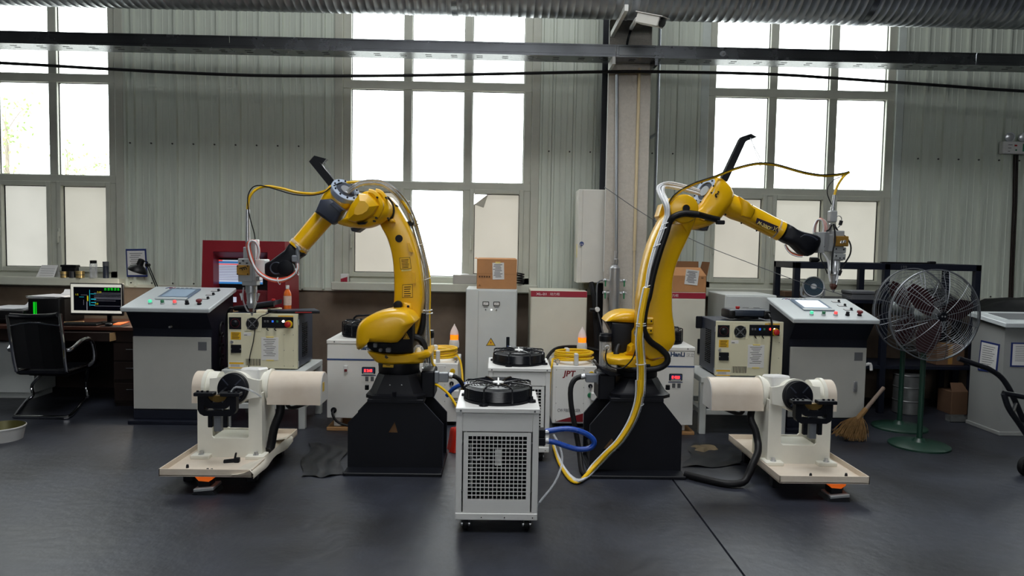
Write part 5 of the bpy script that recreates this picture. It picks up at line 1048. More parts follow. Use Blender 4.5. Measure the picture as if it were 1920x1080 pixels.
# blue hose of the front chiller
xr = xc+.201
t = thing('water_hose', 'shiny blue water hose looping out of the front chiller', 'hose', (xr+.1, 3.72, .0))
hp = [(1018, 810), (1035, 807), (1065, 804), (1092, 810), (1110, 821), (1114, 832), (1104, 841), (1082, 842), (1060, 836), (1040, 829), (1018, 826)]
ob('hose_body', M().tube([P(a, b, 3.66+.0016*(abs(i-5)-5)*0) for i, (a, b) in enumerate(hp)], .0145, 12), 'blue_hose', t)
for a, b in ((1018, 810), (1018, 826)): q = P(a, b, 3.66); ob('hose_fitting', M().rbox(xr-.002, q.x+.012, q.y-.022, q.y+.022, q.z-.024, q.z+.02, .005), 'robot_black', t); ob('hose_clamp', M().lathe((q.x+.012, q.y, q.z), (1, 0, .1), [(0, .0165), (.018, .0165)], 16), 'silver', t)
tag(ob('drain_tube', M().tube([P(1038, 815, 3.9), P(1050, 838, 3.85), P(1054, 868, 3.8), P(1040, 905, 3.7), P(1016, 936, 3.6), P(1010, 946, 3.58), G(1004, 968, .007)], .006, 7), 'clear_plastic'), 'clear thin drain tube hanging beside the front chiller', 'tube')
tag(ob('water_hose', M().tube([P(838, 742, 4.65), P(850, 729, 4.62), P(868, 721, 4.6), P(895, 724, 4.64), Vector((xc2-.197, 4.68, PZ(905, 729, 4.68)))], .014, 10), 'blue_hose'), 'short blue hose behind the front chiller, beside a grey connector', 'hose')

# ---- large chillers
def large_chiller(label, x0, x1, yf, s, pz):
    t = thing('large_chiller', label, 'chiller', ((x0+x1)/2, yf, 0), 'large white chillers'); d = .55; y1 = yf+d; z0, z1 = pz(784), pz(637.5); w = x1-x0
    ob('chiller_body', M().rbox(x0, x1, yf, y1, z0, z1-.03, .005), 'machine_white', t); ob('chiller_lid', M().rbox(x0-.004, x1+.004, yf-.004, y1+.004, z1-.03, z1, .004), 'machine_white', t)
    for q in (.11, .5, .89): ob('lid_screw', M().cyl((x0+w*q, yf-.008, z1-.012), (x0+w*q, yf-.003, z1-.012), .005, n=8), 'text_grey', t)
    zb = pz(674); ob('blue_stripe', M().box(x0, x1, yf-.0015, yf+.001, zb-.006, zb+.006), 'blue_band', t)
    for x in (x0+.04, x1-.1):
        for y in (yf+.05, y1-.1): ob('foot', M().rbox(x, x+.055, y, y+.05, .025, z0+.003, .004), 'machine_white', t)
    p = ob('pallet_board', M().rbox(x0-.005, x1+.02, yf+.01, y1-.02, 0, .026, .003), 'wood', t)
    lx = x0+w*(.52 if s < 0 else .62)
    dp = ob('temperature_display', M().rbox(lx, lx+.1, yf-.012, yf, pz(700), pz(687), .005), 'robot_black', t); ob('display_face', M().box(lx+.008, lx+.092, yf-.0135, yf-.011, pz(697.5), pz(689), ), 'blue_band', dp)
    text('display_digits', 'E 245' if s < 0 else 'E 023', 'lamp_red', dp, (lx+.018, yf-.0145, pz(695.8)), .027, bold=.0012, width=.06)
    ob('display_keys', M().box(lx+.012, lx+.088, yf-.0135, yf-.011, pz(699.3), pz(698)), 'paper', dp)
    ip = ob('instruction_plate', M().box(lx-.004, lx+.104, yf-.002, yf, pz(715.5), pz(702.5)), 'machine_white', t); ob('plate_head', M().box(lx-.004, lx+.104, yf-.003, yf-.001, pz(704), pz(702.5)), 'blue_band', ip)
    for q in (.025, .065): ob('plate_drawing', M().box(lx+q, lx+q+.024, yf-.003, yf-.001, pz(714), pz(705.5)), 'text_grey', ip)
    text('brand_text', 'HanLi', 'text_blue', t, (lx+.006 if s > 0 else lx-.03, yf, pz(655) if s > 0 else pz(655)), .046, bold=.0022, width=.108)
    text('brand_text', '汉立', 'text_grey', t, (lx+.125, yf, pz(655)), .03)
    if s < 0: k = ob('power_switch', M().rbox(PX(645, 692, yf), PX(652.5, 692, yf), yf-.01, yf, pz(697.5), pz(685.5), .002), 'white_part', t); ob('switch_rocker', M().rbox(PX(646, 692, yf), PX(651.5, 692, yf), yf-.014, yf-.008, pz(696.5), pz(691.5), .002), 'button_dark_red', k)
    if s < 0:
        c = Vector((PX(626, 769, yf), yf-.001, pz(769))); ob('cable_grommet', M().lathe(c, (0, -1, 0), [(0, .022), (.008, .022), (.01, .015)], 18), 'robot_black', t); ob('power_cable', M().tube([c+Vector((0, -.01, 0)), c+Vector((.0, -.04, -.02)), c+Vector((.03, -.05, -.07)), c+Vector((.1, -.05, -.1)), c+Vector((.2, -.05, -.115))], .009, 8), 'cable_black', t)
    fan_guard(t, x0+.225 if s < 0 else x1-.2, yf+.27, z1, .16, .11, 'robot_black', False)
    ob('lift_handle', M().tube([(x0+.12, yf+.35, z1), (x0+.13, yf+.35, z1+.13), (x0+.2, yf+.35, z1+.15), (x0+.3, yf+.35, z1+.14), (x0+.32, yf+.35, z1)], .008, 8), 'robot_black', t)
    return t
YL = 5.3; xl = PX(613, 710, YL); large_chiller('large white chiller with a blue stripe behind the robot with red hoses', xl, xl+.5, YL, -1, lambda y: PZ(640, y, YL))
xr_ = PX(1301, 720, YL); large_chiller('large white chiller with blue lettering behind the robot with a looped conduit', xr_-.5, xr_, YL, 1, lambda y: PZ(1280, y+13.5, YL))

# ---- fibre laser cabinets with coiled cable and bagged beacon
def laser(label, x0, x1, yf, ztop, zbot, full):
    t = thing('laser_cabinet', label, 'laser cabinet', ((x0+x1)/2, yf, 0), 'white laser cabinets'); d = .5; w = x1-x0
    ob('cabinet_case', M().rbox(x0, x1, yf, yf+d, zbot, ztop, .005), 'machine_white', t)
    for x in (x0+.03, x1-.06):
        for y in (yf+.04, yf+d-.07): ob('foot', M().cyl((x+.015, y, 0), (x+.015, y, zbot+.004), .016, n=12), 'rubber', t)
    h = ztop-zbot; p0, p1 = x0+w*.065, x0+w*.72
    pn = ob('front_panel', M().rbox(p0, p1, yf-.004, yf, zbot+h*.03, ztop-h*.035, .002), 'machine_white', t)
    for fx in (.02, .98):
        for fz in (.03, .35, .65, .97): ob('panel_screw', M().cyl((p0+(p1-p0)*fx, yf-.006, zbot+h*(.03+.93*fz)), (p0+(p1-p0)*fx, yf-.003, zbot+h*(.03+.93*fz)), .003, n=6), 'text_grey', pn)
    text('brand_text', 'JPT', 'jpt_red', pn, (p0+(p1-p0)*.27, yf-.004, ztop-h*.175), .062, bold=.002, width=(p1-p0)*.46, shear=.15)
    text('brand_text', 'CW FIBER LASER', 'text_grey', pn, (p0+(p1-p0)*.08, yf-.004, zbot+h*.205), .035, width=(p1-p0)*.8, bold=.0006)
    ob('red_wedge', M().prism([(p0+.004, yf-.0045, zbot+h*.035), (p1-.004, yf-.0045, zbot+h*.035), (p1-.004, yf-.0045, zbot+h*.185)], (0, -.001, 0)), 'jpt_red', pn)
    c = Vector((x0+w*.86, yf, zbot+h*.66)); k = ob('key_switch', M().lathe(c, (0, -1, 0), [(0, .017), (.008, .017), (.012, .012)], 16), 'robot_black', t); ob('key', M().box(c.x-.003, c.x+.003, yf-.03, yf-.01, c.z-.035, c.z+.004), 'silver', k)
    c = Vector((x0+w*.86, yf, zbot+h*.5)); ob('start_button', M().lathe(c, (0, -1, 0), [(0, .021), (.004, .021), (.008, .016)], 18), 'button_green', t)
    c = Vector((x0+w*.88, yf, zbot+h*.87)); ob('yellow_ring', M().lathe(c, (0, -1, 0), [(0, .02), (.006, .02), (.007, .012)], 18), 'button_yellow', t)
    c = Vector((x1-.04, yf-.003, zbot+h*.36)); ob('pull_handle', M().tube([c, c+Vector((0, -.025, 0)), c+Vector((.05, -.025, 0)), c+Vector((.05, 0, 0))], .006, 8, smooth=0), 'silver', t)
    ob('emission_box', M().rbox(x1-.045, x1+.012, yf-.05, yf, zbot+h*.43, zbot+h*.56, .004), 'machine_white', t)
    for x in (x0+.035, x1-.02): ob('lifting_eye', M().cyl((x, yf+.03, ztop), (x, yf+.03, ztop+.015), .008, n=10).ring((x, yf+.03, ztop+.03), (.3, 1, 0), .016, .004, 20, 6), 'silver', t)
    return t
YJ = 5.5
for label, a, b, yt, yb_, cl, bl in (('white laser cabinet with red lettering clear to see beside the second chiller', 1036, 1118, 686.5, 801, 'yellow fibre cable coil with white ties on the laser cabinet, red wedge below', 'orange beacon in a plastic bag before the red-banded cabinet'), ('white laser cabinet half hidden behind the robot with red hoses', 776, 858, 681, 797, 'yellow fibre cable coil with a long yellow tail, behind the robot with red hoses', 'orange beacon in a pointed plastic bag before the brown wall base')):
    x0, x1 = PX(a, 740, YJ), PX(b, 740, YJ); zt_, zb0 = PZ((a+b)/2, yt, YJ), PZ((a+b)/2, yb_, YJ); zb0 = max(.03, zb0)
    laser(label, x0, x1, YJ, zt_, zb0, True)
    cx_, cy_ = (x0+x1)/2+.0, YJ+.19; R = .148; pts = []; rr = random.Random(a)
    lp = [(rr.uniform(-.008, .008), rr.uniform(-.008, .008), rr.uniform(-.018, .014), rr.uniform(-.05, .05), rr.uniform(-.07, .07)) for _ in range(10)]
    for i in range(8*20):
        an = 2*math.pi*i/20; lay = i/20; k_ = int(lay); f_ = lay-k_; o5 = [lp[k_][z]*(1-f_)+lp[k_+1][z]*f_ for z in range(5)]; r5 = R+o5[2]; pts.append((cx_+o5[0]+r5*math.cos(an), cy_+o5[1]+r5*math.sin(an), zt_+.016+.0085*lay+max(0, r5*(o5[3]*math.cos(an)+o5[4]*math.sin(an))+.008)))
    tail = [(cx_-R-.02, cy_-.1, zt_+.04), (x0-.01, YJ+.0, zt_+.008), (x0-.02, YJ-.0, zt_-.06), (x0-.025, YJ+.02, zt_-.25), (x0-.03, YJ+.05, .05)] if a > 900 else [(cx_+R*.95, cy_-.06, zt_+.045), (x1+.004, YJ+.13, zt_+.014), (x1+.022, YJ+.11, zt_-.05), (x1+.035, YJ+.06, zt_-.15), (x1+.045, YJ-.0, zt_-.28), (x1+.03, YJ-.02, .012)]
    c = thing('fibre_cable_coil', cl, 'cable', (cx_, cy_, zt_), 'yellow cable coils'); ob('cable_turns', M().tube(pts, .0082, 7, smooth=0), 'cable_yellow', c); ob('cable_tail', M().tube(tail, .0085, 8), 'cable_yellow', c)
    for an in (-1.5, 1.8): d_ = Vector((math.cos(an), math.sin(an), 0)); ob('white_tie', M().obox(Vector((cx_, cy_, zt_+.047))+d_*R, d_, d_.cross(Vector((0, 0, 1))), (0, 0, 1), .03, .016, .048, .006), 'paper', c)
    BY = YJ+.415; bp = P(1091, 660, BY) if a > 900 else P(851.5, 652, BY)
    hgt = .16; t = thing('signal_beacon', bl, 'beacon', (bp.x, BY, zt_), 'bagged orange beacons'); z = zt_
    ob('beacon_base', M().lathe((bp.x, BY, z), (0, 0, 1), [(0, .03), (.07, .03), (.075, .024), (.13, .024)], 20), 'robot_black', t)
    ob('beacon_lens', M().lathe((bp.x, BY, z+.13), (0, 0, 1), [(0, .034), (.044, .034), (.045, .02)], 20), 'lamp_orange', t)
    ob('plastic_bag', M().lathe((bp.x, BY, z+.068), (.0, 0, 1), [(0, .042), (.03, .043), (.058, .038), (.066, .033), (.1, .032), (.108, .036), (.135, .031), (.165, .017), (.18, .008), (.195, .003)], 14, True), 'bag_film', t)
# black cables lying behind the laser cabinets
tag(ob('power_cable', M().tube([P(1020, 700, 5.62), P(1024, 675, 5.75), P(1040, 655, 5.95), P(1065, 650, 6.05), P(1100, 652, 6.07), P(1135, 660, 6.05)], .014, 8), 'cable_black'), 'black power cable arching behind the laser cabinet near the red-banded cabinet', 'cable')
q0 = P(849, 705, 4.5); tag(ob('connector_cable', M().tube([q0, P(858, 709, 4.5), P(866, 719, 4.54), P(874, 737, 4.6), P(880, 772, 4.64), G(884, 866, .016)], .014, 8), 'cable_black'), 'black cable leaving the grey connector behind the front chiller', 'cable')
tag(ob('fibre_lead', M().tube([P(815, 719.5, 4.5), P(826, 726, 4.47), P(842, 740, 4.43), P(856, 762, 4.38), P(866, 788, 4.34), G(880, 898, .01)], .0085, 8), 'cable_yellow'), 'yellow fibre lead sloping down behind the front chiller', 'cable')

# ---- wall cabinets
YC = 6.15
def meter(t, x, z, yf, w=.055, h=.036):
    m = ob('panel_meter', M().rbox(x-w/2, x+w/2, yf-.01, yf, z-h/2, z+h/2, .003), 'ink', t); ob('meter_face', M().box(x-w/2+.006, x+w/2-.006, yf-.0115, yf-.009, z-h/2+.006, z+h/2-.006), 'paper', m); ob('needle', M().obox((x-.006, yf-.012, z-.002), (1, 0, .9), (0, 1, 0), (-.9, 0, 1), .012, .0005, .0008), 'ink', m)
def grey_cabinet(label, x0, x1, yf, d, zt_, sign=True, strip=True):
    t = thing('power_cabinet', label, 'cabinet', ((x0+x1)/2, yf, 0), 'grey power cabinets'); w = x1-x0
    ob('cabinet_case', M().rbox(x0, x1, yf, yf+d, 0, zt_, .006), 'machine_grey', t)
    fx = x0+w*(.24 if strip else .02); dr = ob('door', M().rbox(fx, x1-.006, yf-.012, yf, .08, zt_-.012, .004), 'machine_grey', t)
    for k in (.39, .6): 
        xm = x0+w*k; meter(dr, xm, zt_-PZ(0, 0, yf)*0-.125, yf-.012); ob('meter_text', M().box(xm-.018, xm+.018, yf-.0125, yf-.011, zt_-.16, zt_-.155), 'text_grey', dr); ob('selector', M().lathe((xm, yf-.012, zt_-.178), (0, -1, 0), [(0, .006), (.008, .005)], 10), 'text_grey', dr)
    ob('pilot_lamp', M().lathe((x0+w*.5, yf-.012, zt_-.178), (0, -1, 0), [(0, .005), (.006, .004)], 10), 'lamp_white', dr)
    if sign:
        zz = zt_-.46; xx = x0+w*.5; ob('warning_triangle', M().prism([(xx, yf-.0125, zz+.04), (xx-.042, yf-.0125, zz-.03), (xx+.042, yf-.0125, zz-.03)], (0, -.001, 0)), 'ink', dr); ob('warning_face', M().prism([(xx, yf-.014, zz+.031), (xx-.034, yf-.014, zz-.025), (xx+.034, yf-.014, zz-.025)], (0, -.001, 0)), 'label_yellow', dr)
        ob('warning_bolt', M().prism([(xx+.002, yf-.0152, zz+.014), (xx-.008, yf-.0152, zz-.004), (xx-.001, yf-.0152, zz-.004), (xx-.003, yf-.0152, zz-.02), (xx+.008, yf-.0152, zz+.001), (xx+.001, yf-.0152, zz+.001)], (0, -.0006, 0)), 'ink_red', dr)
        hd = ob('door_lock', M().rbox(x0+w*.8, x0+w*.865, yf-.022, yf-.012, zt_-.52, zt_-.41, .004), 'robot_black', dr); ob('lock_button', M().lathe((x0+w*.832, yf-.022, zt_-.49), (0, -1, 0), [(0, .007), (.006, .006)], 10), 'blue_band', hd)
    return t
xg0, xg1 = PX(873, 600, YC), PX(969, 600, YC); zg = PZ(920, 542, YC)
grey_cabinet('tall light grey power cabinet with two meters and a warning triangle, cardboard box on top', xg0, xg1, YC, .45, zg)
xq0, xq1 = PX(1358, 600, 6.05), PX(1455, 600, 6.05); grey_cabinet('light grey power cabinet behind the teach pendant, two meters showing', xq0, xq1, 6.05, .5, PZ(1405, 553, 6.05), False, False)
def band_cabinet(label, x0, x1, yf, zt_):
    t = thing('distribution_cabinet', label, 'cabinet', ((x0+x1)/2, yf, 0), 'red-banded distribution cabinets'); w = x1-x0
    ob('cabinet_case', M().rbox(x0, x1, yf, yf+.42, 0, zt_, .005), 'beige_cabinet', t); hb = ob('red_header', M().rbox(x0+.002, x1-.002, yf-.004, yf+.002, zt_-.052, zt_-.002, .001), 'red_band', t)
    ob('door', M().rbox(x0+.006, x1-.006, yf-.01, yf, .06, zt_-.056, .003), 'beige_cabinet', t)
    text('cabinet_text', 'XL-21', 'text_white', hb, (x0+w*.10, yf-.005, zt_-.037), .026, bold=.0006, width=w*.18); text('cabinet_text', '动力柜', 'text_white', hb, (x0+w*.34, yf-.005, zt_-.037), .026, width=w*.17)
    ob('door_lock', M().rbox(x1-w*.13, x1-w*.08, yf-.02, yf-.01, zt_-.53, zt_-.40, .004), 'robot_black', t)
    return t
x0, x1 = PX(994, 600, YC), PX(1100, 600, YC); zx = PZ(1047, 545.5, YC)
band_cabinet('tall cream distribution cabinet with a red header, beside the grey cabinet', x0, x1, YC, zx)
x0, x1 = PX(1216, 600, YC), PX(1322, 600, YC); zx2 = PZ(1290, 548.5, YC); band_cabinet('tall cream distribution cabinet with a red header under an open carton', x0, x1, YC, zx2)
# cartons
mat('carton', (178, 128, 84), 0.85, var=0.06, scale=10); mat('carton_dark', (138, 98, 64), 0.85, var=0.06)
t = thing('cardboard_box', 'closed brown cardboard box with a white sheet taped on, on the grey cabinet', 'box', (PX(932, 540, YC), YC+.14, zg), 'cartons on the cabinets')
bx0, bx1 = PX(894, 520, YC+.02), PX(969, 520, YC+.02); bz1 = PZ(930, 485.5, YC+.02); yb0 = YC+.02
ob('carton_body', M().rbox(bx0, bx1, yb0, yb0+.28, zg, bz1, .003), 'carton', t); ob('carton_flap', M().prism([(bx0, yb0, bz1-.002), (bx0, yb0+.28, bz1-.002), (bx0-.022, yb0+.28, bz1+.006), (bx0-.022, yb0+.01, bz1+.0)], (0, 0, .003)), 'carton', t); ob('carton_flap', M().prism([(bx0+.004, yb0+.13, bz1), (bx1-.004, yb0+.13, bz1), (bx1-.01, yb0+.14, bz1+.006), (bx0+.01, yb0+.14, bz1+.006)], (0, .12, 0)), 'carton', t); ob('score_line', M().box(bx0+.002, bx1-.002, yb0-.0006, yb0+.001, (zg+bz1)/2-.001, (zg+bz1)/2+.001), 'carton_dark', t)
for i in range(5): ob('carton_mark', M().box(bx0+.016+.021*i, bx0+.033+.021*i, yb0-.001, yb0+.001, zg+.095, zg+.115), 'carton_dark', t); ob('carton_icon', M().obox((bx0+.0245+.021*i, yb0-.0012, zg+.105), (1, 0, .4*(i-2)), (0, 1, 0), (-.4*(i-2), 0, 1), .005, .0004, .003), 'ink', t)
ob('carton_triangle', M().prism([(bx0+.025, yb0-.0005, zg+.042), (bx0+.012, yb0-.0005, zg+.022), (bx0+.038, yb0-.0005, zg+.022)], (0, -.0006, 0)), 'carton_dark', t)
def taped_sheet(t, c, w, h, rot):
    u = Vector((math.cos(rot), 0, math.sin(rot))); v = Vector((-u.z, 0, u.x)); s = ob('paper_sheet', M().obox(c, u, (0, 1, 0), v, w/2, .001, h/2), 'paper', t)
    for i in range(9): ob('print_row', M().obox(Vector(c)+v*(h*(.38-.09*i))+u*(-.01 if i % 2 else .0)+Vector((0, -.0014, 0)), u, (0, 1, 0), v, w*(.36-.05*(i % 3)), .0003, .0028), 'text_grey', s)
taped_sheet(t, ((bx0+bx1)/2+.012, yb0-.002, zg+.155), .1, .145, .03); ob('tape', M().box((bx0+bx1)/2-.015, (bx0+bx1)/2+.03, yb0-.004, yb0-.002, zg+.222, zg+.236), 'label_cream', t)
t = thing('cardboard_box', 'open brown carton with raised flaps and a loose white sheet, on the cabinet', 'box', (PX(1290, 548, YC), YC+.15, zx2), 'cartons on the cabinets')
bx0, bx1 = PX(1254, 520, YC+.03), PX(1325, 520, YC+.03); bz1 = PZ(1300, 517, YC+.03); yb0 = YC+.03
ob('carton_body', M().box(bx0, bx1, yb0, yb0+.004, zx2, bz1).box(bx0, bx0+.004, yb0, yb0+.26, zx2, bz1).box(bx1-.004, bx1, yb0, yb0+.26, zx2, bz1).box(bx0, bx1, yb0+.256, yb0+.26, zx2, bz1).box(bx0, bx1, yb0, yb0+.26, zx2, zx2+.004), 'carton', t)
ob('carton_flap', M().prism([(bx0+.002, yb0, bz1), (bx1-.002, yb0, bz1), (bx1-.03, yb0+.1, bz1+.07), (bx0+.03, yb0+.1, bz1+.07)], (0, .003, -.003)), 'carton', t); ob('carton_flap', M().prism([(bx0, yb0+.256, bz1), (bx1, yb0+.256, bz1), (bx1+.0, yb0+.27, bz1+.12), (bx0, yb0+.27, bz1+.12)], (0, .004, 0)), 'carton_dark', t); ob('carton_flap', M().prism([(bx1, yb0, bz1), (bx1, yb0+.26, bz1), (bx1+.03, yb0+.26, bz1+.12), (bx1+.03, yb0+.03, bz1+.12)], (.003, 0, 0)), 'carton_dark', t); ob('carton_flap', M().prism([(bx0, yb0, bz1), (bx0, yb0+.26, bz1), (bx0-.02, yb0+.26, bz1+.12), (bx0-.02, yb0+.03, bz1+.12)], (.003, 0, 0)), 'carton_dark', t)
taped_sheet(t, (PX(1297, 520, yb0), yb0-.003, PZ(1297, 520, yb0)), .115, .13, -.1); ob('carton_tear', M().sphere((PX(1317, 521, yb0), yb0-.001, PZ(1317, 521, yb0)), .012, 8, (1, .2, .8)), 'carton_dark', t)

# ================================================================== DESK CORNER (LEFT)
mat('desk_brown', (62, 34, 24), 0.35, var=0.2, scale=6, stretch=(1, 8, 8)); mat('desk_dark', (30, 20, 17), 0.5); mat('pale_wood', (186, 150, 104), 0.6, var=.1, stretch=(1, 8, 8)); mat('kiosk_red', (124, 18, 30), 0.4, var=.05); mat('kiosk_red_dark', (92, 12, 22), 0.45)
mat('chrome', (200, 200, 204), 0.15, metal=1.0, var=0); mat('mesh_black', (12, 13, 16), 0.6); mat('leather', (16, 17, 22), 0.3); mat('paper_stack', (218, 218, 222), 0.7); mat('blue_frame', (38, 52, 112), 0.4); mat('plastic_black', (16, 16, 18), 0.4)
mat('screen_white', (200, 200, 190), 0.4, emit=(214, 212, 200), estr=.55, var=0); mat('screen_black', (6, 7, 12), 0.2, emit=(5, 7, 16), estr=.3, var=0); mat('screen_green', (20, 200, 40), 0.4, emit=(10, 200, 30), estr=.7, var=0); mat('screen_cyan', (40, 190, 210), 0.4, emit=(30, 180, 200), estr=.6, var=0); mat('screen_yellow', (200, 190, 40), 0.4, emit=(200, 190, 30), estr=.5, var=0); mat('screen_line', (150, 150, 160), 0.4, emit=(140, 140, 155), estr=.35, var=0); mat('screen_blue', (60, 130, 190), 0.4, emit=(50, 130, 200), estr=.5, var=0); mat('screen_pale', (190, 196, 214), 0.4, emit=(190, 198, 220), estr=.6, var=0)
mat('orange_card', (236, 104, 38), 0.6, var=.04); mat('bulb', (255, 250, 240), 0.4, emit=(255, 244, 220), estr=14, var=0); mat('gold_tin', (190, 165, 110), 0.3, metal=.7); mat('dark_tin', (60, 62, 66), 0.35, metal=.5); mat('juice', (226, 110, 40), 0.25, var=.05); mat('juice_label', (226, 196, 180), 0.5, var=.1, scale=60); mat('tape_cream', (222, 210, 180), 0.6); mat('tape_core', (150, 110, 50), 0.7); mat('dark_blue_plastic', (40, 48, 62), 0.35)
DY0, DY1, DZ = 5.95, 6.6, PZ(180, 613, 5.95)
dx0, dx1 = -5.3, PX(345, 600, 6.0)
t = thing('office_desk', 'dark brown wooden desk with drawers, half hidden by the operator console', 'desk', ((dx0+dx1)/2, DY0, 0))
ob('desk_top', M().rbox(dx0, dx1, DY0, DY1, DZ-.03, DZ, .004), 'desk_brown', t); ob('apron', M().rbox(dx0+.05, dx1-.02, DY0+.04, DY0+.06, DZ-.13, DZ-.028, .003), 'desk_dark', t)
xd = PX(212, 640, DY0); dr = ob('drawer', M().rbox(xd-.55, xd, DY0-.05, DY0+.06, DZ-.115, DZ-.04, .003), 'desk_dark', t); ob('drawer_side', M().box(xd-.001, xd+.004, DY0-.05, DY0+.06, DZ-.112, DZ-.045), 'pale_wood', dr)
ob('drawer_pedestal', M().rbox(PX(205, 660, DY0), dx1-.02, DY0+.06, DY1-.02, .03, DZ-.028, .004), 'desk_dark', t); ob('side_panel', M().rbox(dx0, dx0+.03, DY0+.03, DY1, 0, DZ-.028, .003), 'desk_dark', t); ob('added_shade_panel', M().box(dx0+.03, dx1-.02, DY1-.02, DY1-.005, .04, DZ-.028), 'desk_dark', t); ob('plinth', M().box(PX(205, 660, DY0)+.01, dx1-.03, DY0+.08, DY1-.04, 0, .032), 'desk_dark', t)  # dark panel at the back is added to blacken the space under the desk
for z in (.12, .30, .46):
    f = ob('drawer_front', M().rbox(PX(207, 660, DY0), dx1-.03, DY0+.045, DY0+.062, z-.07, z+.08, .004), 'desk_dark', t); ob('drawer_handle', M().cyl((PX(232, 660, DY0), DY0+.035, z+.03), (PX(262, 660, DY0), DY0+.035, z+.03), .005, n=8), 'chrome', f)
q = PX(70, 690, 6.3); tag(ob('side_cabinet', M().rbox(-5.22, q, 6.25, 6.56, .05, PZ(30, 640, 6.25), .006).rbox(-5.2, q-.02, 6.28, 6.54, 0, .052, .002), 'machine_grey'), 'low light grey cabinet under the desk behind the chair', 'cabinet')
# monitor
MY = 6.2; m0, m1 = P(133, 531, MY), P(229, 588, MY); mz0, mz1 = m1.z, P(180, 533, MY).z; mx0, mx1 = P(133, 560, MY).x, P(228, 560, MY).x
t = thing('computer_monitor', 'black computer monitor showing a technical drawing on the desk', 'monitor', ((mx0+mx1)/2+.03, MY+.03, DZ)); ob('screen_case', M().rbox(mx0-.008, mx1+.008, MY, MY+.03, mz0-.02, mz1+.008, .004), 'plastic_black', t)
def mon(name, a, b, c, d, ma, par, o=.001): return ob(name, M().box(mx0+(mx1-mx0)*a, mx0+(mx1-mx0)*b, MY-o, MY-o+.0008, mz0+(mz1-mz0)*c, mz0+(mz1-mz0)*d), ma, par)
sc = mon('display', 0, 1, 0, 1, 'screen_white', t); mon('drawing_window', .055, .995, .09, .90, 'screen_black', sc, .002)
for z in (.70, .66, .60, .55, .52, .49, .43, .25): mon('drawing_line', .46, .985-.1*(z == .43), z, z+.008, 'screen_line', sc, .003)
for a, b, c, d, ma in ((.37, .378, .25, .8, 'screen_cyan'), (.39, .50, .66, .675, 'screen_cyan'), (.40, .50, .47, .50, 'screen_cyan'), (.40, .50, .36, .38, 'screen_cyan'), (.39, .48, .27, .29, 'screen_cyan'), (.17, .26, .55, .56, 'screen_cyan'), (.32, .345, .42, .6, 'screen_yellow'), (.31, .325, .1, .4, 'screen_line'), (.25, .255, .28, .46, 'screen_line'), (.2, .33, .62, .628, 'screen_line')): mon('drawing_line', a, b, c, d, ma, sc, .003)
smudge('drawing_text', 5, 'screen_green', sc, (mx0+(mx1-mx0)*.66, MY-.003, mz0+(mz1-mz0)*.79), .024, (1, 0, 0), (0, 0, 1), 1.15, 3)
for a, c, s_ in ((.52, .70, '2.00'), (.09, .61, '1.5'), (.48, .30, '0.8')): text('drawing_text', s_, 'screen_yellow', sc, (mx0+(mx1-mx0)*a, MY-.003, mz0+(mz1-mz0)*c), .022)
q = P(200, 600, MY); ob('monitor_stand', M().rbox(q.x-.015, q.x+.025, MY+.03, MY+.05, DZ, mz0+.05, .004), 'plastic_black', t); ob('monitor_foot', M().rbox(q.x-.09, q.x+.1, MY-.05, MY+.12, DZ, DZ+.012, .005), 'plastic_black', t)
t = thing('keyboard', 'black keyboard on the desk in front of the monitor', 'keyboard', (PX(150, 606, 6.05), 6.06, DZ)); k0, k1 = PX(116, 606, 6.05), PX(187, 606, 6.05); ob('keyboard_base', M().rbox(k0, k1, 6.0, 6.13, DZ, DZ+.016, .004), 'plastic_black', t)
km = M()
for r in range(5):
    for c in range(18): x = k0+.012+c*(k1-k0-.02)/18; km.box(x, x+.014, 6.008+.023*r, 6.026+.023*r, DZ+.015, DZ+.02)
ob('key_rows', km, 'mesh_black', t, kind='stuff')
q = P(204, 609, 6.0); tag(ob('mouse_pad', M().rbox(PX(191, 611, 6.0), PX(232, 611, 6.0), 5.965, 6.1, DZ, DZ+.004, .001), 'mesh_black'), 'thin dark mouse pad at the desk edge', 'mouse pad'); tag(ob('computer_mouse', M().sphere((q.x, 6.0, DZ+.016), .03, 16, (1.15, .8, .45)), 'plastic_black'), 'small black computer mouse on the dark pad', 'mouse')
tag(ob('orange_card', M().prism([P(208, 608, 6.05), P(222, 603.5, 6.1), P(243, 602, 6.1), P(226, 608, 6.05)], (0, 0, .005)), 'orange_card'), 'bright orange card lying beside the mouse', 'card'); bpy.data.objects['orange_card'].location.z = DZ+.0045-min(v.co.z for v in bpy.data.objects['orange_card'].data.vertices)
tag(ob('wooden_stick', M().obox((PX(139, 600, 6.19), 6.19, DZ+.008), (1, .6, 0), (-.6, 1, 0), (0, 0, 1), .075, .009, .008, .002), 'pale_wood'), 'short pale wooden stick beside the keyboard', 'stick')
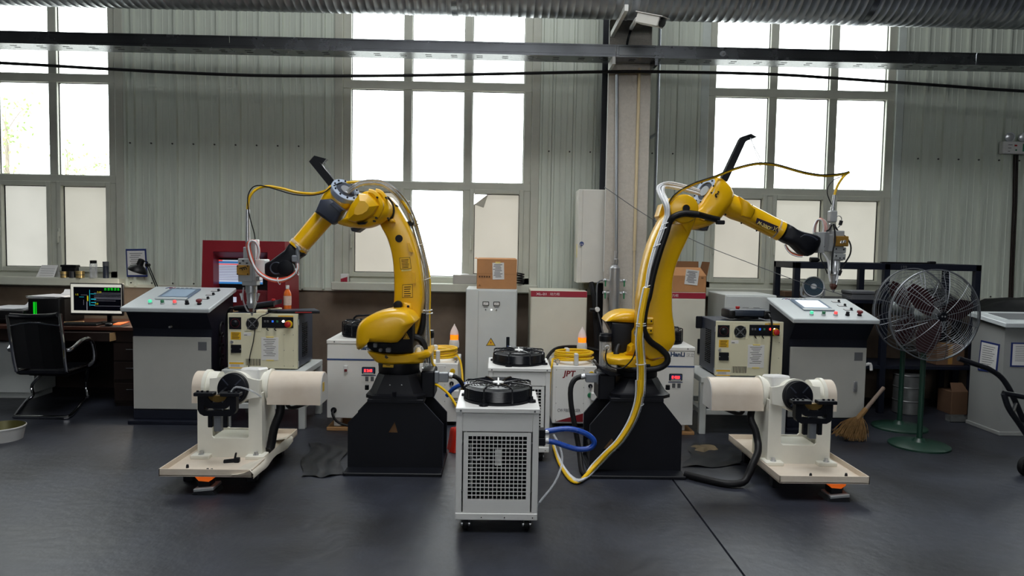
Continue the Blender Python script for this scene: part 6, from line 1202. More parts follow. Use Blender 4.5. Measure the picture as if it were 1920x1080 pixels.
# computer tower and printer with papers
t = thing('computer_tower', 'black computer case with two glowing green strips on the desk', 'computer', (PX(87, 600, 6.2), 6.35, DZ)); c0, c1 = PX(52, 590, 6.15), PX(112, 590, 6.15); cz = PZ(87, 560, 6.15); ob('case', M().rbox(c0, c1, 6.15, 6.52, DZ, cz, .012, 2), 'plastic_black', t)
for px, w in ((63, .012), (67.5, .006)): x = PX(px, 585, 6.15); ob('light_strip', M().box(x, x+w, 6.146, 6.151, DZ+.02, cz-.03), 'screen_green', t)
r = random.Random(4)
t = thing('paper_stack', 'loose white papers lying on top of the computer case', 'papers', (PX(85, 557, 6.2), 6.33, cz), 'paper stacks')
for i in range(5): a = r.uniform(-.25, .25); ob('paper_sheet', M().obox(((c0+c1)/2+r.uniform(-.02, .02), 6.33+r.uniform(-.02, .02), cz+.002+.0035*i), (math.cos(a), math.sin(a), 0), (-math.sin(a), math.cos(a), 0), (0, 0, 1), .14, .15, .0016), 'paper_stack', t)
ob('curled_sheet', M().prism([((c0+c1)/2-.02, 6.42, cz+.018), ((c0+c1)/2-.02, 6.47, cz+.03), ((c0+c1)/2-.02, 6.49, cz+.06), ((c0+c1)/2-.02, 6.485, cz+.06), ((c0+c1)/2-.02, 6.465, cz+.034), ((c0+c1)/2-.02, 6.42, cz+.02)], (.2, 0, 0)), 'paper_stack', t)
p0, p1 = -4.75, PX(44, 600, 6.1); pz = PZ(20, 582, 6.1); t = thing('printer', 'black printer with white paper on top at the end of the desk', 'printer', (p0, 6.3, DZ)); ob('printer_body', M().rbox(p0, p1, 6.1, 6.5, DZ, pz, .015, 2), 'plastic_black', t); ob('paper_tray', M().rbox(p0+.03, p1-.02, 6.07, 6.12, DZ+.03, DZ+.045, .003), 'plastic_black', t)
t = thing('paper_stack', 'loose white papers lying on the printer', 'papers', ((p0+p1)/2, 6.3, pz), 'paper stacks')
for i in range(4): a = r.uniform(-.2, .2); ob('paper_sheet', M().obox((p1-.215+r.uniform(-.02, .02), 6.3, pz+.002+.0035*i), (math.cos(a), math.sin(a), 0), (-math.sin(a), math.cos(a), 0), (0, 0, 1), .15, .16, .0016), 'paper_stack', t)
ob('curled_sheet', M().prism([(p1-.2, 6.42, pz+.016), (p1-.2, 6.45, pz+.02), (p1-.2, 6.48, pz+.05), (p1-.2, 6.45, pz+.024)], (.2, 0, -.01)), 'paper_stack', t)
# desk lamp
LY = 6.3; t = thing('desk_lamp', 'black swing-arm desk lamp, lit, in front of the framed notice', 'lamp', (PX(318, 590, LY), LY, DZ))
b0 = Vector((PX(318, 590, LY), LY, DZ)); ob('lamp_base', M().lathe(b0, (0, 0, 1), [(0, .09), (.015, .088), (.02, .02), (.06, .018)], 24), 'plastic_black', t)
el = P(277, 497, LY); 
for o_ in (-.008, .008): ob('lamp_arm', M().tube([b0+Vector((o_, 0, .05)), el+Vector((o_, 0, 0))], .005, 8, smooth=0), 'plastic_black', t)
ob('arm_joint', M().cyl(el+Vector((0, -.02, 0)), el+Vector((0, .02, 0)), .016, n=14).tube([el, P(276, 491, LY), P(270, 490, LY)], .005, 6), 'plastic_black', t)
h0 = P(266, 486, LY); hx = Vector((-.38, -.02, -1)).normalized()
ob('lamp_shade', M().lathe(h0, hx, [(0, .018), (.004, .026), (.045, .028), (.055, .03), (.075, .06), (.10, .078), (.115, .082), (.113, .079), (.098, .073), (.075, .055), (.06, .03)], 28, False), 'plastic_black', t)
ob('bulb', M().sphere(h0+hx*.096, .033, 16), 'bulb', t)
l = bpy.data.lights.new('desk_lamp_light', 'SPOT'); l.energy = 24; l.color = (1, .9, .74); l.shadow_soft_size = .03; l.spot_size = math.radians(155); l.spot_blend = .5; lo = bpy.data.objects.new('desk_lamp_light', l); col.objects.link(lo); lo.location = h0+hx*.13; lo.rotation_euler = hx.to_track_quat('-Z', 'Y').to_euler()
# framed notices
def notice(name, label, pts, ma='blue_frame', rows=9, grp=None, fw=.012):
    c = sum(pts, Vector())/4; t = thing(name, label, 'notice', c, grp); u = (pts[1]-pts[0]); v = (pts[3]-pts[0]); nr = u.cross(v).normalized(); 
    if nr.y > 0: nr = -nr
    ob('notice_frame', M().prism([p+nr*.006 for p in pts], -nr*.006), ma, t); q = [c+(p-c)*(1-2*fw/max(.01, min(u.length, v.length)))+nr*.0065 for p in pts]; s = ob('notice_sheet', M().prism(q, nr*.0008), 'paper', t)
    for i in range(rows):
        f = .1+.8*i/rows; a = q[0].lerp(q[3], f).lerp(q[1].lerp(q[2], f), .14+.06*(i % 2)); b = q[0].lerp(q[3], f).lerp(q[1].lerp(q[2], f), .86-.1*(i % 3)); dn = (q[3]-q[0])*.022; ob('print_row', M().prism([a+nr*.001, b+nr*.001, b+dn+nr*.001, a+dn+nr*.001], nr*.0003), 'text_grey', s)
    return t
notice('wall_notice', 'blue-framed notice sheet on the ribbed wall behind the desk lamp', [P(a, b, WALL_Y-.0275) for a, b in ((236, 467), (274, 466.5), (277, 519), (238.5, 519))], rows=10)
# sill objects
SY, SZ = 6.72, 1.045
def sill(px): return PX(px, 515, SY)
x = sill(94); t = thing('desk_calendar', 'white tented desk calendar on the window sill', 'calendar', (x, SY, SZ)); ob('calendar_front', M().prism([(x-.1, SY-.05, SZ), (x+.065, SY-.05, SZ), (x+.075, SY-.0, SZ+.11), (x-.075, SY-.0, SZ+.11)], (0, .002, 0)), 'paper', t); ob('calendar_back', M().prism([(x-.09, SY+.05, SZ), (x+.065, SY+.05, SZ), (x+.075, SY+.002, SZ+.11), (x-.075, SY+.002, SZ+.11)], (0, .002, 0)), 'paper', t)
for i in range(4): ob('print_row', M().box(x-.07, x+.055, SY-.047+.01*i, SY-.046+.01*i, SZ+.016+.02*i, SZ+.018+.02*i), 'text_grey', t)
x = sill(128); tag(ob('dark_tray', M().rbox(x-.068, x+.07, SY-.0, SY+.06, SZ, SZ+.10, .01).rbox(x-.073, x+.075, SY-.005, SY+.065, SZ+.095, SZ+.115, .005), 'plastic_black'), 'flat black box behind the metal cups on the sill', 'box')
for px, rr_, hh, ma, lb in ((126, .028, .055, 'gold_tin', 'short gold tin nearest the calendar on the sill'), (141.5, .028, .058, 'dark_tin', 'dark grey tin between two gold tins on the sill'), (156, .037, .062, 'gold_tin', 'wide gold tin beside the glass bottle on the sill')):
    x = sill(px); t = thing('metal_tin', lb, 'tin', (x, SY-.05, SZ), 'tins on the sill'); ob('tin_body', M().lathe((x, SY-.05, SZ), (0, 0, 1), [(0, rr_), (hh*.8, rr_), (hh*.82, rr_*1.04), (hh, rr_*1.04)], 22), ma, t); ob('tin_band', M().lathe((x, SY-.05, SZ+hh*.4), (0, 0, 1), [(0, rr_*1.01), (.006, rr_*1.01)], 22, False), 'dark_tin', t)
x = sill(181); t = thing('glass_bottle', 'tall clear glass bottle with a black cap on the sill', 'bottle', (x, SY-.05, SZ)); ob('bottle_body', M().lathe((x, SY-.05, SZ), (0, 0, 1), [(0, .03), (.005, .032), (.125, .032), (.135, .027)], 22), 'clear_plastic', t); ob('bottle_cap', M().lathe((x, SY-.05, SZ+.135), (0, 0, 1), [(0, .029), (.025, .029), (.028, .024)], 20), 'plastic_black', t)
x = sill(203); t = thing('dark_jar', 'dark blue jar at the end of the sill', 'jar', (x, SY-.04, SZ)); ob('jar_body', M().lathe((x, SY-.04, SZ), (0, 0, 1), [(0, .025), (.11, .025), (.115, .02)], 18), 'dark_blue_plastic', t); ob('jar_lid', M().lathe((x, SY-.04, SZ+.113), (0, 0, 1), [(0, .026), (.04, .026)], 18), 'text_grey', t)
x = sill(648); t = thing('small_carton', 'small red and white carton at the end of the middle sill', 'box', (x, SY, SZ)); ob('carton_body', M().rbox(x-.036, x+.03, SY-.05, SY+.03, SZ, SZ+.075, .002), 'paper', t); ob('red_panel', M().prism([(x-.034, SY-.051, SZ+.003), (x+.028, SY-.051, SZ+.003), (x+.028, SY-.051, SZ+.05), (x-.034, SY-.051, SZ+.03)], (0, -.0008, 0)), 'red_band', t)
x0, x1 = sill(850), sill(894); t = thing('small_carton', 'flat pale green carton with crumpled film on the middle sill', 'box', ((x0+x1)/2, SY, SZ)); ob('carton_body', M().rbox(x0, x1, SY-.06, SY+.04, SZ, SZ+.085, .003), 'door_grey', t); ob('crumpled_film', M().sphere(((x0+x1)/2, SY-.01, SZ+.087), .04, 8, (1, .6, .25)), 'paper', t)
x = sill(975); t = thing('cable_coil', 'small black cable coil on the sill beside the cardboard box', 'cable', (x, SY-.05, SZ))
ob('cable_turns', M().tube([(x+(.035)*math.cos(a), SY-.05+.035*math.sin(a), SZ+.008+.0022*i) for i, a in enumerate([k*.6 for k in range(48)])], .007, 6, smooth=0), 'cable_black', t)
# red kiosk
KY = 6.05; t = thing('machine_kiosk', 'dark red machine kiosk with a recessed screen behind the controller', 'kiosk', (PX(455, 600, KY), KY+.2, 0))
kx0, kx1, ktop = PX(380, 460, KY), PX(534, 460, KY), PZ(455, 451.5, KY); kb = PX(373, 535, KY); ix0, ix1 = PX(402, 500, KY), PX(497, 500, KY); iz1, iz0 = PZ(450, 473, KY), PZ(450, 545, KY)
ob('kiosk_side', M().prism([(kx0, KY, ktop), (ix0-.01, KY, ktop), (ix0-.01, KY, 0), (kb-.01, KY, 0)], (0, .4, 0)), 'kiosk_red', t); ob('kiosk_side', M().prism([(ix1+.02, KY, ktop), (kx1, KY, ktop), (kx1+.02, KY, 0), (ix1+.02, KY, 0)], (0, .4, 0)), 'kiosk_red', t)
ob('kiosk_head', M().rbox(ix0-.015, ix1+.025, KY+.0, KY+.4, iz1, ktop, .004), 'kiosk_red', t); ob('screen_hood', M().prism([(ix0-.01, KY+.0, iz1), (ix0-.01, KY+.14, iz1-.06), (ix0-.01, KY+.14, iz1)], (ix1-ix0+.03, 0, 0)), 'kiosk_red', t)
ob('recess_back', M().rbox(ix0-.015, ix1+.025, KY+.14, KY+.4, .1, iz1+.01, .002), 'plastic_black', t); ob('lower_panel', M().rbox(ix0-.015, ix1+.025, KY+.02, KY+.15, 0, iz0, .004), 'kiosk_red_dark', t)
s0, s1 = P(409, 487, KY+.13), P(493, 533, KY+.13); sc = ob('screen', M().rbox(s0.x-.012, s1.x+.012, KY+.125, KY+.142, s1.z-.012, s0.z+.012, .003), 'plastic_black', t); ob('screen_page', M().box(s0.x, s1.x, KY+.1235, KY+.1245, s1.z, s0.z), 'screen_pale', sc)
hh = s0.z-s1.z
ob('title_bar', M().box(s0.x, s1.x, KY+.122, KY+.123, s0.z-hh*.14, s0.z-hh*.06), 'screen_blue', sc); ob('title_bar', M().box(s0.x, s0.x+.04, KY+.1215, KY+.123, s0.z-hh*.06, s0.z), 'lamp_pink', sc); ob('title_bar', M().box(s0.x, s1.x, KY+.122, KY+.123, s0.z-hh*.2, s0.z-hh*.16), 'lamp_pink', sc); ob('title_bar', M().box(s0.x, s1.x, KY+.122, KY+.123, s1.z, s1.z+hh*.08), 'screen_blue', sc)
for i in range(9): ob('list_row', M().box(s0.x+.012, s1.x-.03-.03*(i % 3), KY+.1225, KY+.123, s0.z-hh*(.27+.07*i), s0.z-hh*(.255+.07*i)), 'text_grey', sc)
q = P(435.5, 562, KY); ob('counter_display', M().box(q.x-.025, q.x+.028, KY+.017, KY+.021, q.z-.022, q.z+.022), 'screen_pale', t); ob('keyboard_shelf', M().rbox(ix0-.01, ix1+.02, KY-.08, KY+.03, iz0-.19, iz0-.165, .004), 'pale_wood', t)
# things on the left controller
cz1 = PZ(490, 588, 5.36); cy = 5.36
t = thing('teach_pendant', 'dark grey teach pendant lying beside a tape roll', 'teach pendant', (PX(478, 575, 5.6), 5.6, cz1), 'teach pendants'); 
def pendant(t, x0, x1, y, z, mirror=1):
    zh = z+.035; ob('pendant_body', M().prism([(x0, y-.08, z+.004), (x0+.05, y-.09, z+.0), (x1, y-.09, z+.05), (x1+.004, y-.09, z+.085), (x1-.06, y-.09, z+.075), (x0+.03, y-.085, z+.04), (x0, y-.08, z+.03)], (0, .19, .0)), 'dark_blue_plastic', t)
    ob('pendant_grip', M().tube([(x0, y-.09, z+.022), (x0+.12, y-.1, z+.034), (x1, y-.095, z+.058)], .02, 10), 'plastic_black', t); ob('stop_button', M().lathe((x1-.025, y-.03, z+.078), (0, 0, 1), [(0, .016), (.014, .016), (.018, .01)], 14), 'button_red', t)
pendant(t, PX(441, 578, 5.52), PX(515, 578, 5.52), 5.6, cz1)
ob('pendant_cable', M().tube([(PX(441, 578, 5.52), 5.52, cz1+.02), P(433, 577, 5.5), P(428, 584, 5.51), P(425, 598, 5.54), P(424, 622, 5.56), P(426, 660, 5.57), P(426, 680, 5.57)], .009, 8), 'cable_black', t)
x = PX(490, 581, 5.40); tag(ob('small_block', M().rbox(x-.035, x+.035, 5.385, 5.44, cz1, cz1+.024, .003), 'tape_cream'), 'small cream block on the controller beside the tape roll', 'block')
x = PX(515, 575, 5.55); t = thing('tape_roll', 'cream roll of masking tape beside the laptop', 'tape', (x, 5.55, cz1)); tz_ = cz1+.001; ax = Vector((0, -.0, 1)); ob('tape_body', M().lathe((x, 5.55, tz_), ax, [(0, .035), (0, .055), (.025, .055), (.025, .035), (0, .035)], 28, False), 'tape_cream', t); ob('tape_core', M().lathe((x, 5.55, tz_), ax, [(0, .0348), (.025, .0348)], 24, False), 'tape_core', t)
x0, x1 = PX(500, 583, 5.42), PX(592, 583, 5.42); t = thing('laptop', 'closed black laptop with a red edge lying on a controller', 'laptop', ((x0+x1)/2, 5.5, cz1)); ob('laptop_base', M().prism([(x0, 5.45, cz1+.001), (x0+.1, 5.375, cz1+.001), (x1+.03, 5.42, cz1+.001), (x1-.06, 5.62, cz1+.001)], (0, 0, .014)), 'plastic_black', t); ob('laptop_lid', M().prism([(x0, 5.45, cz1+.016), (x0+.1, 5.375, cz1+.016), (x1+.03, 5.42, cz1+.016), (x1-.06, 5.62, cz1+.016)], (0, 0, .007)), 'dark_blue_plastic', t); ob('red_edge', M().obox(((x0+.1+x1)/2+.05, 5.393, cz1+.011), (1, .14, 0), (-.14, 1, 0), (0, 0, 1), .06, .001, .003), 'button_red', t)
ob('laptop_lead', M().tube([(x0+.08, 5.392, cz1+.008), (x0+.06, 5.36, cz1+.012), P(497, 590, 5.342), P(488, 594, 5.34), P(480, 605, 5.34), P(475, 640, 5.34), P(469, 665, 5.34), P(466, 690, 5.33)], .0035, 6), 'cable_black', t)
x = PX(539, 570, 5.68); t = thing('juice_bottle', 'plastic bottle of orange juice with a white cap behind the laptop', 'bottle', (x, 5.68, cz1)); bh = PZ(539, 535, 5.68)-cz1
ob('bottle_body', M().lathe((x, 5.68, cz1), (0, 0, 1), [(0, .024), (.006, .03), (bh*.62, .03), (bh*.72, .026), (bh*.84, .012), (bh*.86, .012)], 22), 'juice', t); ob('bottle_label', M().lathe((x, 5.68, cz1+bh*.2), (0, 0, 1), [(0, .0305), (bh*.38, .0305)], 22, False), 'juice_label', t); ob('bottle_cap', M().lathe((x, 5.68, cz1+bh*.86), (0, 0, 1), [(0, .014), (bh*.14, .014)], 18), 'white_part', t)
# office chair seen from behind
t = thing('office_chair', 'black mesh-back cantilever chair with chrome frame at the desk', 'chair', (PX(75, 700, 5.6), 5.7, 0)); CY0 = 5.5
def cp(px, py, Y): return P(px, py, Y)
tl, tr = cp(14, 592, CY0), cp(112, 590, CY0); bl, br = cp(30, 690, CY0+.06), cp(124, 690, CY0+.06)
for a, b, mid in ((tl, bl, cp(21, 640, CY0-.01)), (tr, br, cp(119, 640, CY0-.01))): ob('back_post', M().tube([a+Vector((0, .0, .006)), mid, b, b+Vector((0, .06, -.03)), Vector((b.x, 6.0, b.z-.01))], .014, 10), 'chrome', t)
n = 9; rows_ = []
for i in range(n):
    f = i/(n-1); l_ = tl.lerp(bl, f); r_ = tr.lerp(br, f); sag = -.01*math.sin(math.pi*f); rows_.append([l_+Vector((.012, sag, 0)), l_.lerp(r_, .25)+Vector((0, sag+.03, -.012)), l_.lerp(r_, .5)+Vector((0, sag+.04, -.015)), l_.lerp(r_, .75)+Vector((0, sag+.03, -.012)), r_+Vector((-.012, sag, 0))])
m = M()
for i in range(n-1):
    for j in range(4): m.quad(rows_[i][j], rows_[i][j+1], rows_[i+1][j+1], rows_[i+1][j])
ob('backrest', m, 'mesh_black', t)
ob('head_roll', M().tube(rows_[0], .02, 10), 'leather', t); ob('back_bar', M().tube([p+Vector((0, -.01, 0)) for p in (tl.lerp(bl, .2), tl.lerp(br, .1).lerp(tr.lerp(bl, .1), .5).lerp(tl.lerp(br, .2), .3), tr.lerp(br, .2))], .007, 8), 'chrome', t)
sz_ = bl.z-.01; m = M()
ob('seat', M().prism([(bl.x, CY0+.07, sz_-.01), (bl.x, CY0+.12, sz_-.03), (bl.x, 5.98, sz_-.01), (bl.x, 6.02, sz_-.03), (bl.x, 6.0, sz_-.045), (bl.x, CY0+.1, sz_-.05), (bl.x, CY0+.06, sz_-.03)], (br.x-bl.x, 0, 0)), 'leather', t)
for sx, e_ in ((1, br), (-1, bl)):
    xo = e_.x+sx*.05; ob('armrest', M().tube([(e_.x, CY0+.04, e_.z+.14), (xo, CY0+.06, e_.z+.15), (xo+sx*.01, CY0+.17, e_.z+.2), (xo+sx*.01, CY0+.28, e_.z+.2), (xo+sx*.005, CY0+.34, e_.z+.13), (xo, CY0+.36, e_.z+.02), (e_.x, CY0+.36, e_.z-.03)], .016, 10), 'chrome', t)
g = [G(62, 752), G(20, 785), G(120, 786), G(163, 752)]; zf = .017
ob('sled_base', M().tube([(bl.x+.05, 5.9, sz_-.04), (g[0].x, g[0].y, sz_*.4), (g[0].x, g[0].y, .05), (g[0].x-.02, g[0].y-.05, zf), (g[1].x, g[1].y+.06, zf), (g[1].x+.06, g[1].y, zf), (g[2].x-.06, g[2].y, zf), (g[2].x+.02, g[2].y+.05, zf), (g[3].x, g[3].y-.05, zf), (g[3].x+.01, g[3].y, .05), (g[3].x-.01, g[3].y, sz_*.4), (br.x-.02, 5.9, sz_-.04)], .0135, 10, smooth=4), 'chrome', t); ob('seat_bar', M().tube([(bl.x+.04, 5.66, sz_-.055), (br.x-.04, 5.66, sz_-.055)], .012, 8, smooth=0), 'plastic_black', t)
# pail at the left edge
pc = G(-26, 834)+Vector((0, .14, 0)); t = thing('round_pail', 'low round white metal pail with a rusty olive inside', 'pail', (pc.x, pc.y, 0)); mat('pail_white', (190, 190, 188), .4, var=.1); mat('pail_inside', (92, 88, 48), .4, metal=.3, var=.2)
ob('pail_wall', M().lathe((pc.x, pc.y, 0), (0, 0, 1), [(0, .02), (0, .132), (.085, .15), (.087, .154), (.095, .154), (.097, .15)], 40, False), 'pail_white', t); ob('pail_lining', M().lathe((pc.x, pc.y, .02), (0, 0, 1), [(.0, .005), (.0, .128), (.0765, .149)], 40, False), 'pail_inside', t)
bpy.data.objects['pail_wall'].data.name = 'pail_wall'

# ================================================================== RIGHT SIDE
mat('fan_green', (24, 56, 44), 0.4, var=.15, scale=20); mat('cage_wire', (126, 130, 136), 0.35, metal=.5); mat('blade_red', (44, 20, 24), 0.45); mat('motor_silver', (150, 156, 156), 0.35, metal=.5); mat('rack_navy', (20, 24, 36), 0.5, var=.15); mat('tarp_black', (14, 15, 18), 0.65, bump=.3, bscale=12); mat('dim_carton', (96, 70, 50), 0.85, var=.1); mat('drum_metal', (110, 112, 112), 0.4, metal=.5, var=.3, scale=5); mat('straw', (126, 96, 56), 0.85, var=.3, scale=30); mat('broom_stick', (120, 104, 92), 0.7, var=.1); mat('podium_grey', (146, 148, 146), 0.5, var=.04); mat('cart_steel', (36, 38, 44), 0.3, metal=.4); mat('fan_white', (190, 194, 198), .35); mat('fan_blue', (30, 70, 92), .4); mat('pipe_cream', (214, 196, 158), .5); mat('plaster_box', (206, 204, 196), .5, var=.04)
def cage_fan(label, base, Y, c, R, ax, ring_n):
    t = thing('pedestal_fan', label, 'fan', (base.x, Y, 0), 'green pedestal fans'); ax = Vector(ax).normalized(); c = Vector(c)
    ob('fan_base', M().lathe((base.x, Y, 0), (0, 0, 1), [(0, .205), (.012, .205), (.02, .19), (.035, .05), (.06, .03)], 40), 'fan_green', t)
    ob('fan_pole', M().cyl((base.x, Y, .03), (base.x, Y, c.z-.06), .019, n=16), 'fan_green', t); hd = c-ax*.1
    ob('pole_collar', M().lathe((base.x, Y, c.z-.14), (0, 0, 1), [(0, .024), (.06, .024), (.07, .015)], 16).tube([(base.x, Y, c.z-.08), (base.x, Y, c.z-.03), hd], .018, 8), 'fan_green', t)
    ob('motor', M().lathe(c-ax*.17, ax, [(0, .05), (.01, .06), (.13, .06), (.15, .045), (.16, .02)], 28), 'motor_silver', t)
    a = ax.orthogonal().normalized(); b = ax.cross(a)
    for i in range(3):
        an = i*2*math.pi/3+.5; d = a*math.cos(an)+b*math.sin(an); q = ax.cross(d); bl = []
        for k in range(6):
            f = k/5; w = (.045+.10*math.sin(math.pi*min(1, f*.85+.1)))*R/.33; bl.append([c+d*(.03+(R*.86-.03)*f)+q*w*.55+ax*(.03-.02*f), c+d*(.03+(R*.86-.03)*f)-q*w*.55-ax*(.02-.01*f)])
        m = M()
        for k in range(5): m.quad(bl[k][0], bl[k+1][0], bl[k+1][1], bl[k][1])
        ob('fan_blade', m, 'blade_red', t)
    ob('hub_cap', M().lathe(c+ax*.085, ax, [(0, .034), (.008, .034), (.014, .026)], 24), 'robot_black', t)
    for s in (-1, 1): ob('hub_mark', M().lathe(c+ax*.1+a.cross(ax)*0+Vector((s*.01, 0, 0)), ax, [(0, .006), (.001, .006)], 10), 'silver', t)
    for k in range(ring_n):
        f = .14+.86*k/(ring_n-1); dome = .095*(1-f**2.6); ob('cage_ring', M().ring(c+ax*dome, ax, R*f, .0016 if k < ring_n-1 else .006, 56, 4), 'cage_wire', t)
    for k in range(8):
        f = .24+.76*k/7; dome = -.11*(1-f**2.6)-.02; ob('cage_ring', M().ring(c+ax*dome, ax, R*f, .0016, 48, 4), 'cage_wire', t)
    for i in range(12):
        an = i*math.pi/6; d = a*math.cos(an)+b*math.sin(an); d2 = a*math.cos(an+.13)+b*math.sin(an+.13)
        ob('cage_rib', M().tube([c+ax*.093+d*.035]+[c+d*R*f+ax*.097*(1-f**2.6) for f in (.35, .65, .9, 1.0)]+([c+d2*R*f+ax*.097*(1-f**2.6) for f in (.95, .65, .35)] if i % 2 else []), .0022, 5), 'cage_wire', t)
        if i % 2: ob('cage_rib', M().tube([c+d*R*f-ax*(.11*(1-f**2.6)+.02) for f in (.2, .5, .8, 1.0)], .002, 5), 'cage_wire', t)
    return t
bp = G(1723, 836); c = P(1753, 591, bp.y-.02)
cage_fan('green pedestal fan with a large wire cage, in front of the other fan', bp, bp.y, (PX(1753, 591, bp.y-.12), bp.y-.12, PZ(1753, 591, bp.y-.12)), .322, (.0, -1, .0), 17)
bp2 = G(1686, 802); c2 = P(1712, 580, bp2.y-.02); cage_fan('green pedestal fan with a wire cage, half covered by the fan before it', bp2, bp2.y, (PX(1709, 581, bp2.y-.1), bp2.y-.1, PZ(1709, 581, bp2.y-.1)), .325, (.16, -1, .0), 13)
# steel rack
RY, RB = 6.12, 6.6; rx0, rx1 = PX(1490, 520, RY), PX(1840, 520, RY); rz = PZ(1660, 494, RY); s = .05
t = thing('steel_rack', 'dark navy welded steel rack standing before the window', 'rack', ((rx0+rx1)/2, RY, 0))
for x in (rx0, rx0+(rx1-rx0)*.48, rx1-s):
    for y in (RY, RB-s): ob('post', M().rbox(x, x+s, y, y+s, 0, rz-.002, .003), 'rack_navy', t)
for y in (RY, RB-s): ob('top_beam', M().rbox(rx0, rx1, y, y+s, rz-.055, rz, .003), 'rack_navy', t)
for x in (rx0, rx1-s): ob('side_beam', M().rbox(x, x+s, RY+s, RB-s, rz-.055, rz, .003), 'rack_navy', t)
sz1 = PZ(1560, 562, RY)
for z in (sz1, .42): ob('shelf', M().rbox(rx0+.004, rx1-.004, RY+.004, RB-.004, z-.03, z, .003), 'rack_navy', t)
text('chalk_mark', '199', 'text_grey', t, (PX(1688, 499, RY), RY, rz-.043), .04)
x = PX(1795, 492, RY); tag(ob('dark_bar', M().rbox(PX(1655, 492, RY), PX(1752, 492, RY), RY+.01, RY+.045, rz, rz+.014, .004).rbox(PX(1744, 490, RY), PX(1757, 490, RY), RY+.005, RY+.05, rz, rz+.025, .006), 'plastic_black'), 'thin black bar lying on the top beam of the rack', 'bar')
x = PX(1528, 486, RY); tag(ob('black_fitting', M().cyl((x-.03, RY+.025, rz+.022), (x+.035, RY+.025, rz+.022), .022, n=14).cyl((x+.03, RY+.025, rz+.02), (x+.05, RY+.025, rz+.02), .012, n=10), 'plastic_black'), 'short black fitting lying on the rack beside the welding head', 'fitting')
fz = sz1; x = PX(1524, 540, RY+.12); t = thing('desk_fan', 'small round white fan with a blue interior on the rack shelf', 'fan', (x, RY+.12, fz)); zc = PZ(1524, 538, RY+.12); ax = Vector((-.2, -1, .15)).normalized(); cc = Vector((x, RY+.12, zc)); R = .092
ob('fan_shell', M().lathe(cc-ax*.05, ax, [(0, R*.7), (.03, R*.95), (.08, R), (.09, R*.96), (.085, R*.88), (.07, R*.86)], 32, False), 'fan_white', t); ob('fan_rear', M().lathe(cc-ax*.05, ax, [(0, R*.7), (.001, R*.7)], 32), 'fan_white', t); ob('fan_grille', M().lathe(cc+ax*.03, ax, [(0, R*.87), (.004, R*.86)], 32), 'fan_blue', t); ob('fan_hub', M().lathe(cc+ax*.034, ax, [(0, R*.28), (.008, R*.22)], 20), 'fan_white', t)
for k in range(4): ob('grille_ring', M().ring(cc+ax*.037, ax, R*(.4+.14*k), .002, 32, 5), 'plastic_black', t)
ob('fan_yoke', M().tube([cc+Vector((-R*1.08, 0, 0)), (x-R*1.08, RY+.12, fz+.03), (x-R*.6, RY+.12, fz+.012), (x+R*.6, RY+.12, fz+.012), (x+R*1.08, RY+.12, fz+.03), cc+Vector((R*1.08, 0, 0))], .011, 8, smooth=2), 'fan_white', t); ob('fan_foot', M().lathe((x, RY+.12, fz), (0, 0, 1), [(0, .07), (.014, .066)], 24), 'fan_white', t)
x0, x1 = PX(1597, 565, RY-.0), PX(1641, 565, RY); t = thing('storage_box', 'dusty grey plastic box on the rack shelf', 'box', ((x0+x1)/2, RY+.1, sz1)); hb = PZ(1618, 553, RY)-sz1; ob('box_body', M().rbox(x0+.006, x1-.006, RY+.005, RY+.2, sz1, sz1+max(.05, hb*.6), .005), 'text_grey', t); ob('box_lid', M().rbox(x0, x1, RY, RY+.205, sz1+max(.05, hb*.6), sz1+max(.08, hb), .006), 'text_grey', t)
tag(ob('wooden_block', M().rbox(PX(1465, 557, RB-.1), PX(1500, 557, RB-.1), RB-.18, RB-.06, sz1, sz1+.05, .004), 'dim_carton'), 'brown wooden block on the rack shelf beside the console', 'block')
def heap(name, label, cat, x0, x1, y0, y1, z0, h, ma, seed, amp=.4):
    r = random.Random(seed); nx, ny = 16, 9; vs = []; fs = []; ph = [r.uniform(0, 6) for _ in range(6)]
    for i in range(nx+1):
        for j in range(ny+1):
            u, v = i/nx, j/ny; e = min(1, 5*min(u, 1-u))*min(1, 4*min(v, 1-v)); zz = z0+h*e*(1-amp*.5+amp*.5*math.sin(u*9+ph[0]+v*3)*math.cos(v*7+ph[1]+u*4)); vs.append((x0+(x1-x0)*u+.012*math.sin(v*8+ph[2]), y0+(y1-y0)*v+.012*math.sin(u*11+ph[3]), zz))
    n0 = len(vs)
    for i in range(nx):
        for j in range(ny): a = i*(ny+1)+j; fs.append((a, a+ny+1, a+ny+2, a+1))
    o = ob(name, M().add(vs, fs), ma, angle=80); return tag(o, label, cat)
heap('black_cloth', 'black cloth heaped on the rack shelf behind the fans', 'cloth', PX(1655, 565, RY), rx1-.07, RY+.066, RB-.066, sz1+.002, .12, 'tarp_black', 3)
x0 = PX(1845, 590, 6.2); o = heap('black_tarpaulin', 'black tarpaulin spread over a bench behind the grey podium', 'tarpaulin', x0, x0+1.3, 6.1, 6.7, PZ(1880, 590, 6.1), .16, 'tarp_black', 6)
tb_ = PZ(1880, 590, 6.1); tag(ob('tool_bench', M().rbox(x0+.01, x0+1.3, 6.12, 6.7, tb_-.04, tb_, .004).rbox(x0+.01, x0+.07, 6.14, 6.2, 0, tb_-.038, .003).rbox(x0+1.2, x0+1.26, 6.14, 6.2, 0, tb_-.038, .003).rbox(x0+.01, x0+.07, 6.6, 6.66, 0, tb_-.038, .003).rbox(x0+1.2, x0+1.26, 6.6, 6.66, 0, tb_-.038, .003), 'rack_navy'), 'dark steel bench under the black tarpaulin', 'bench')
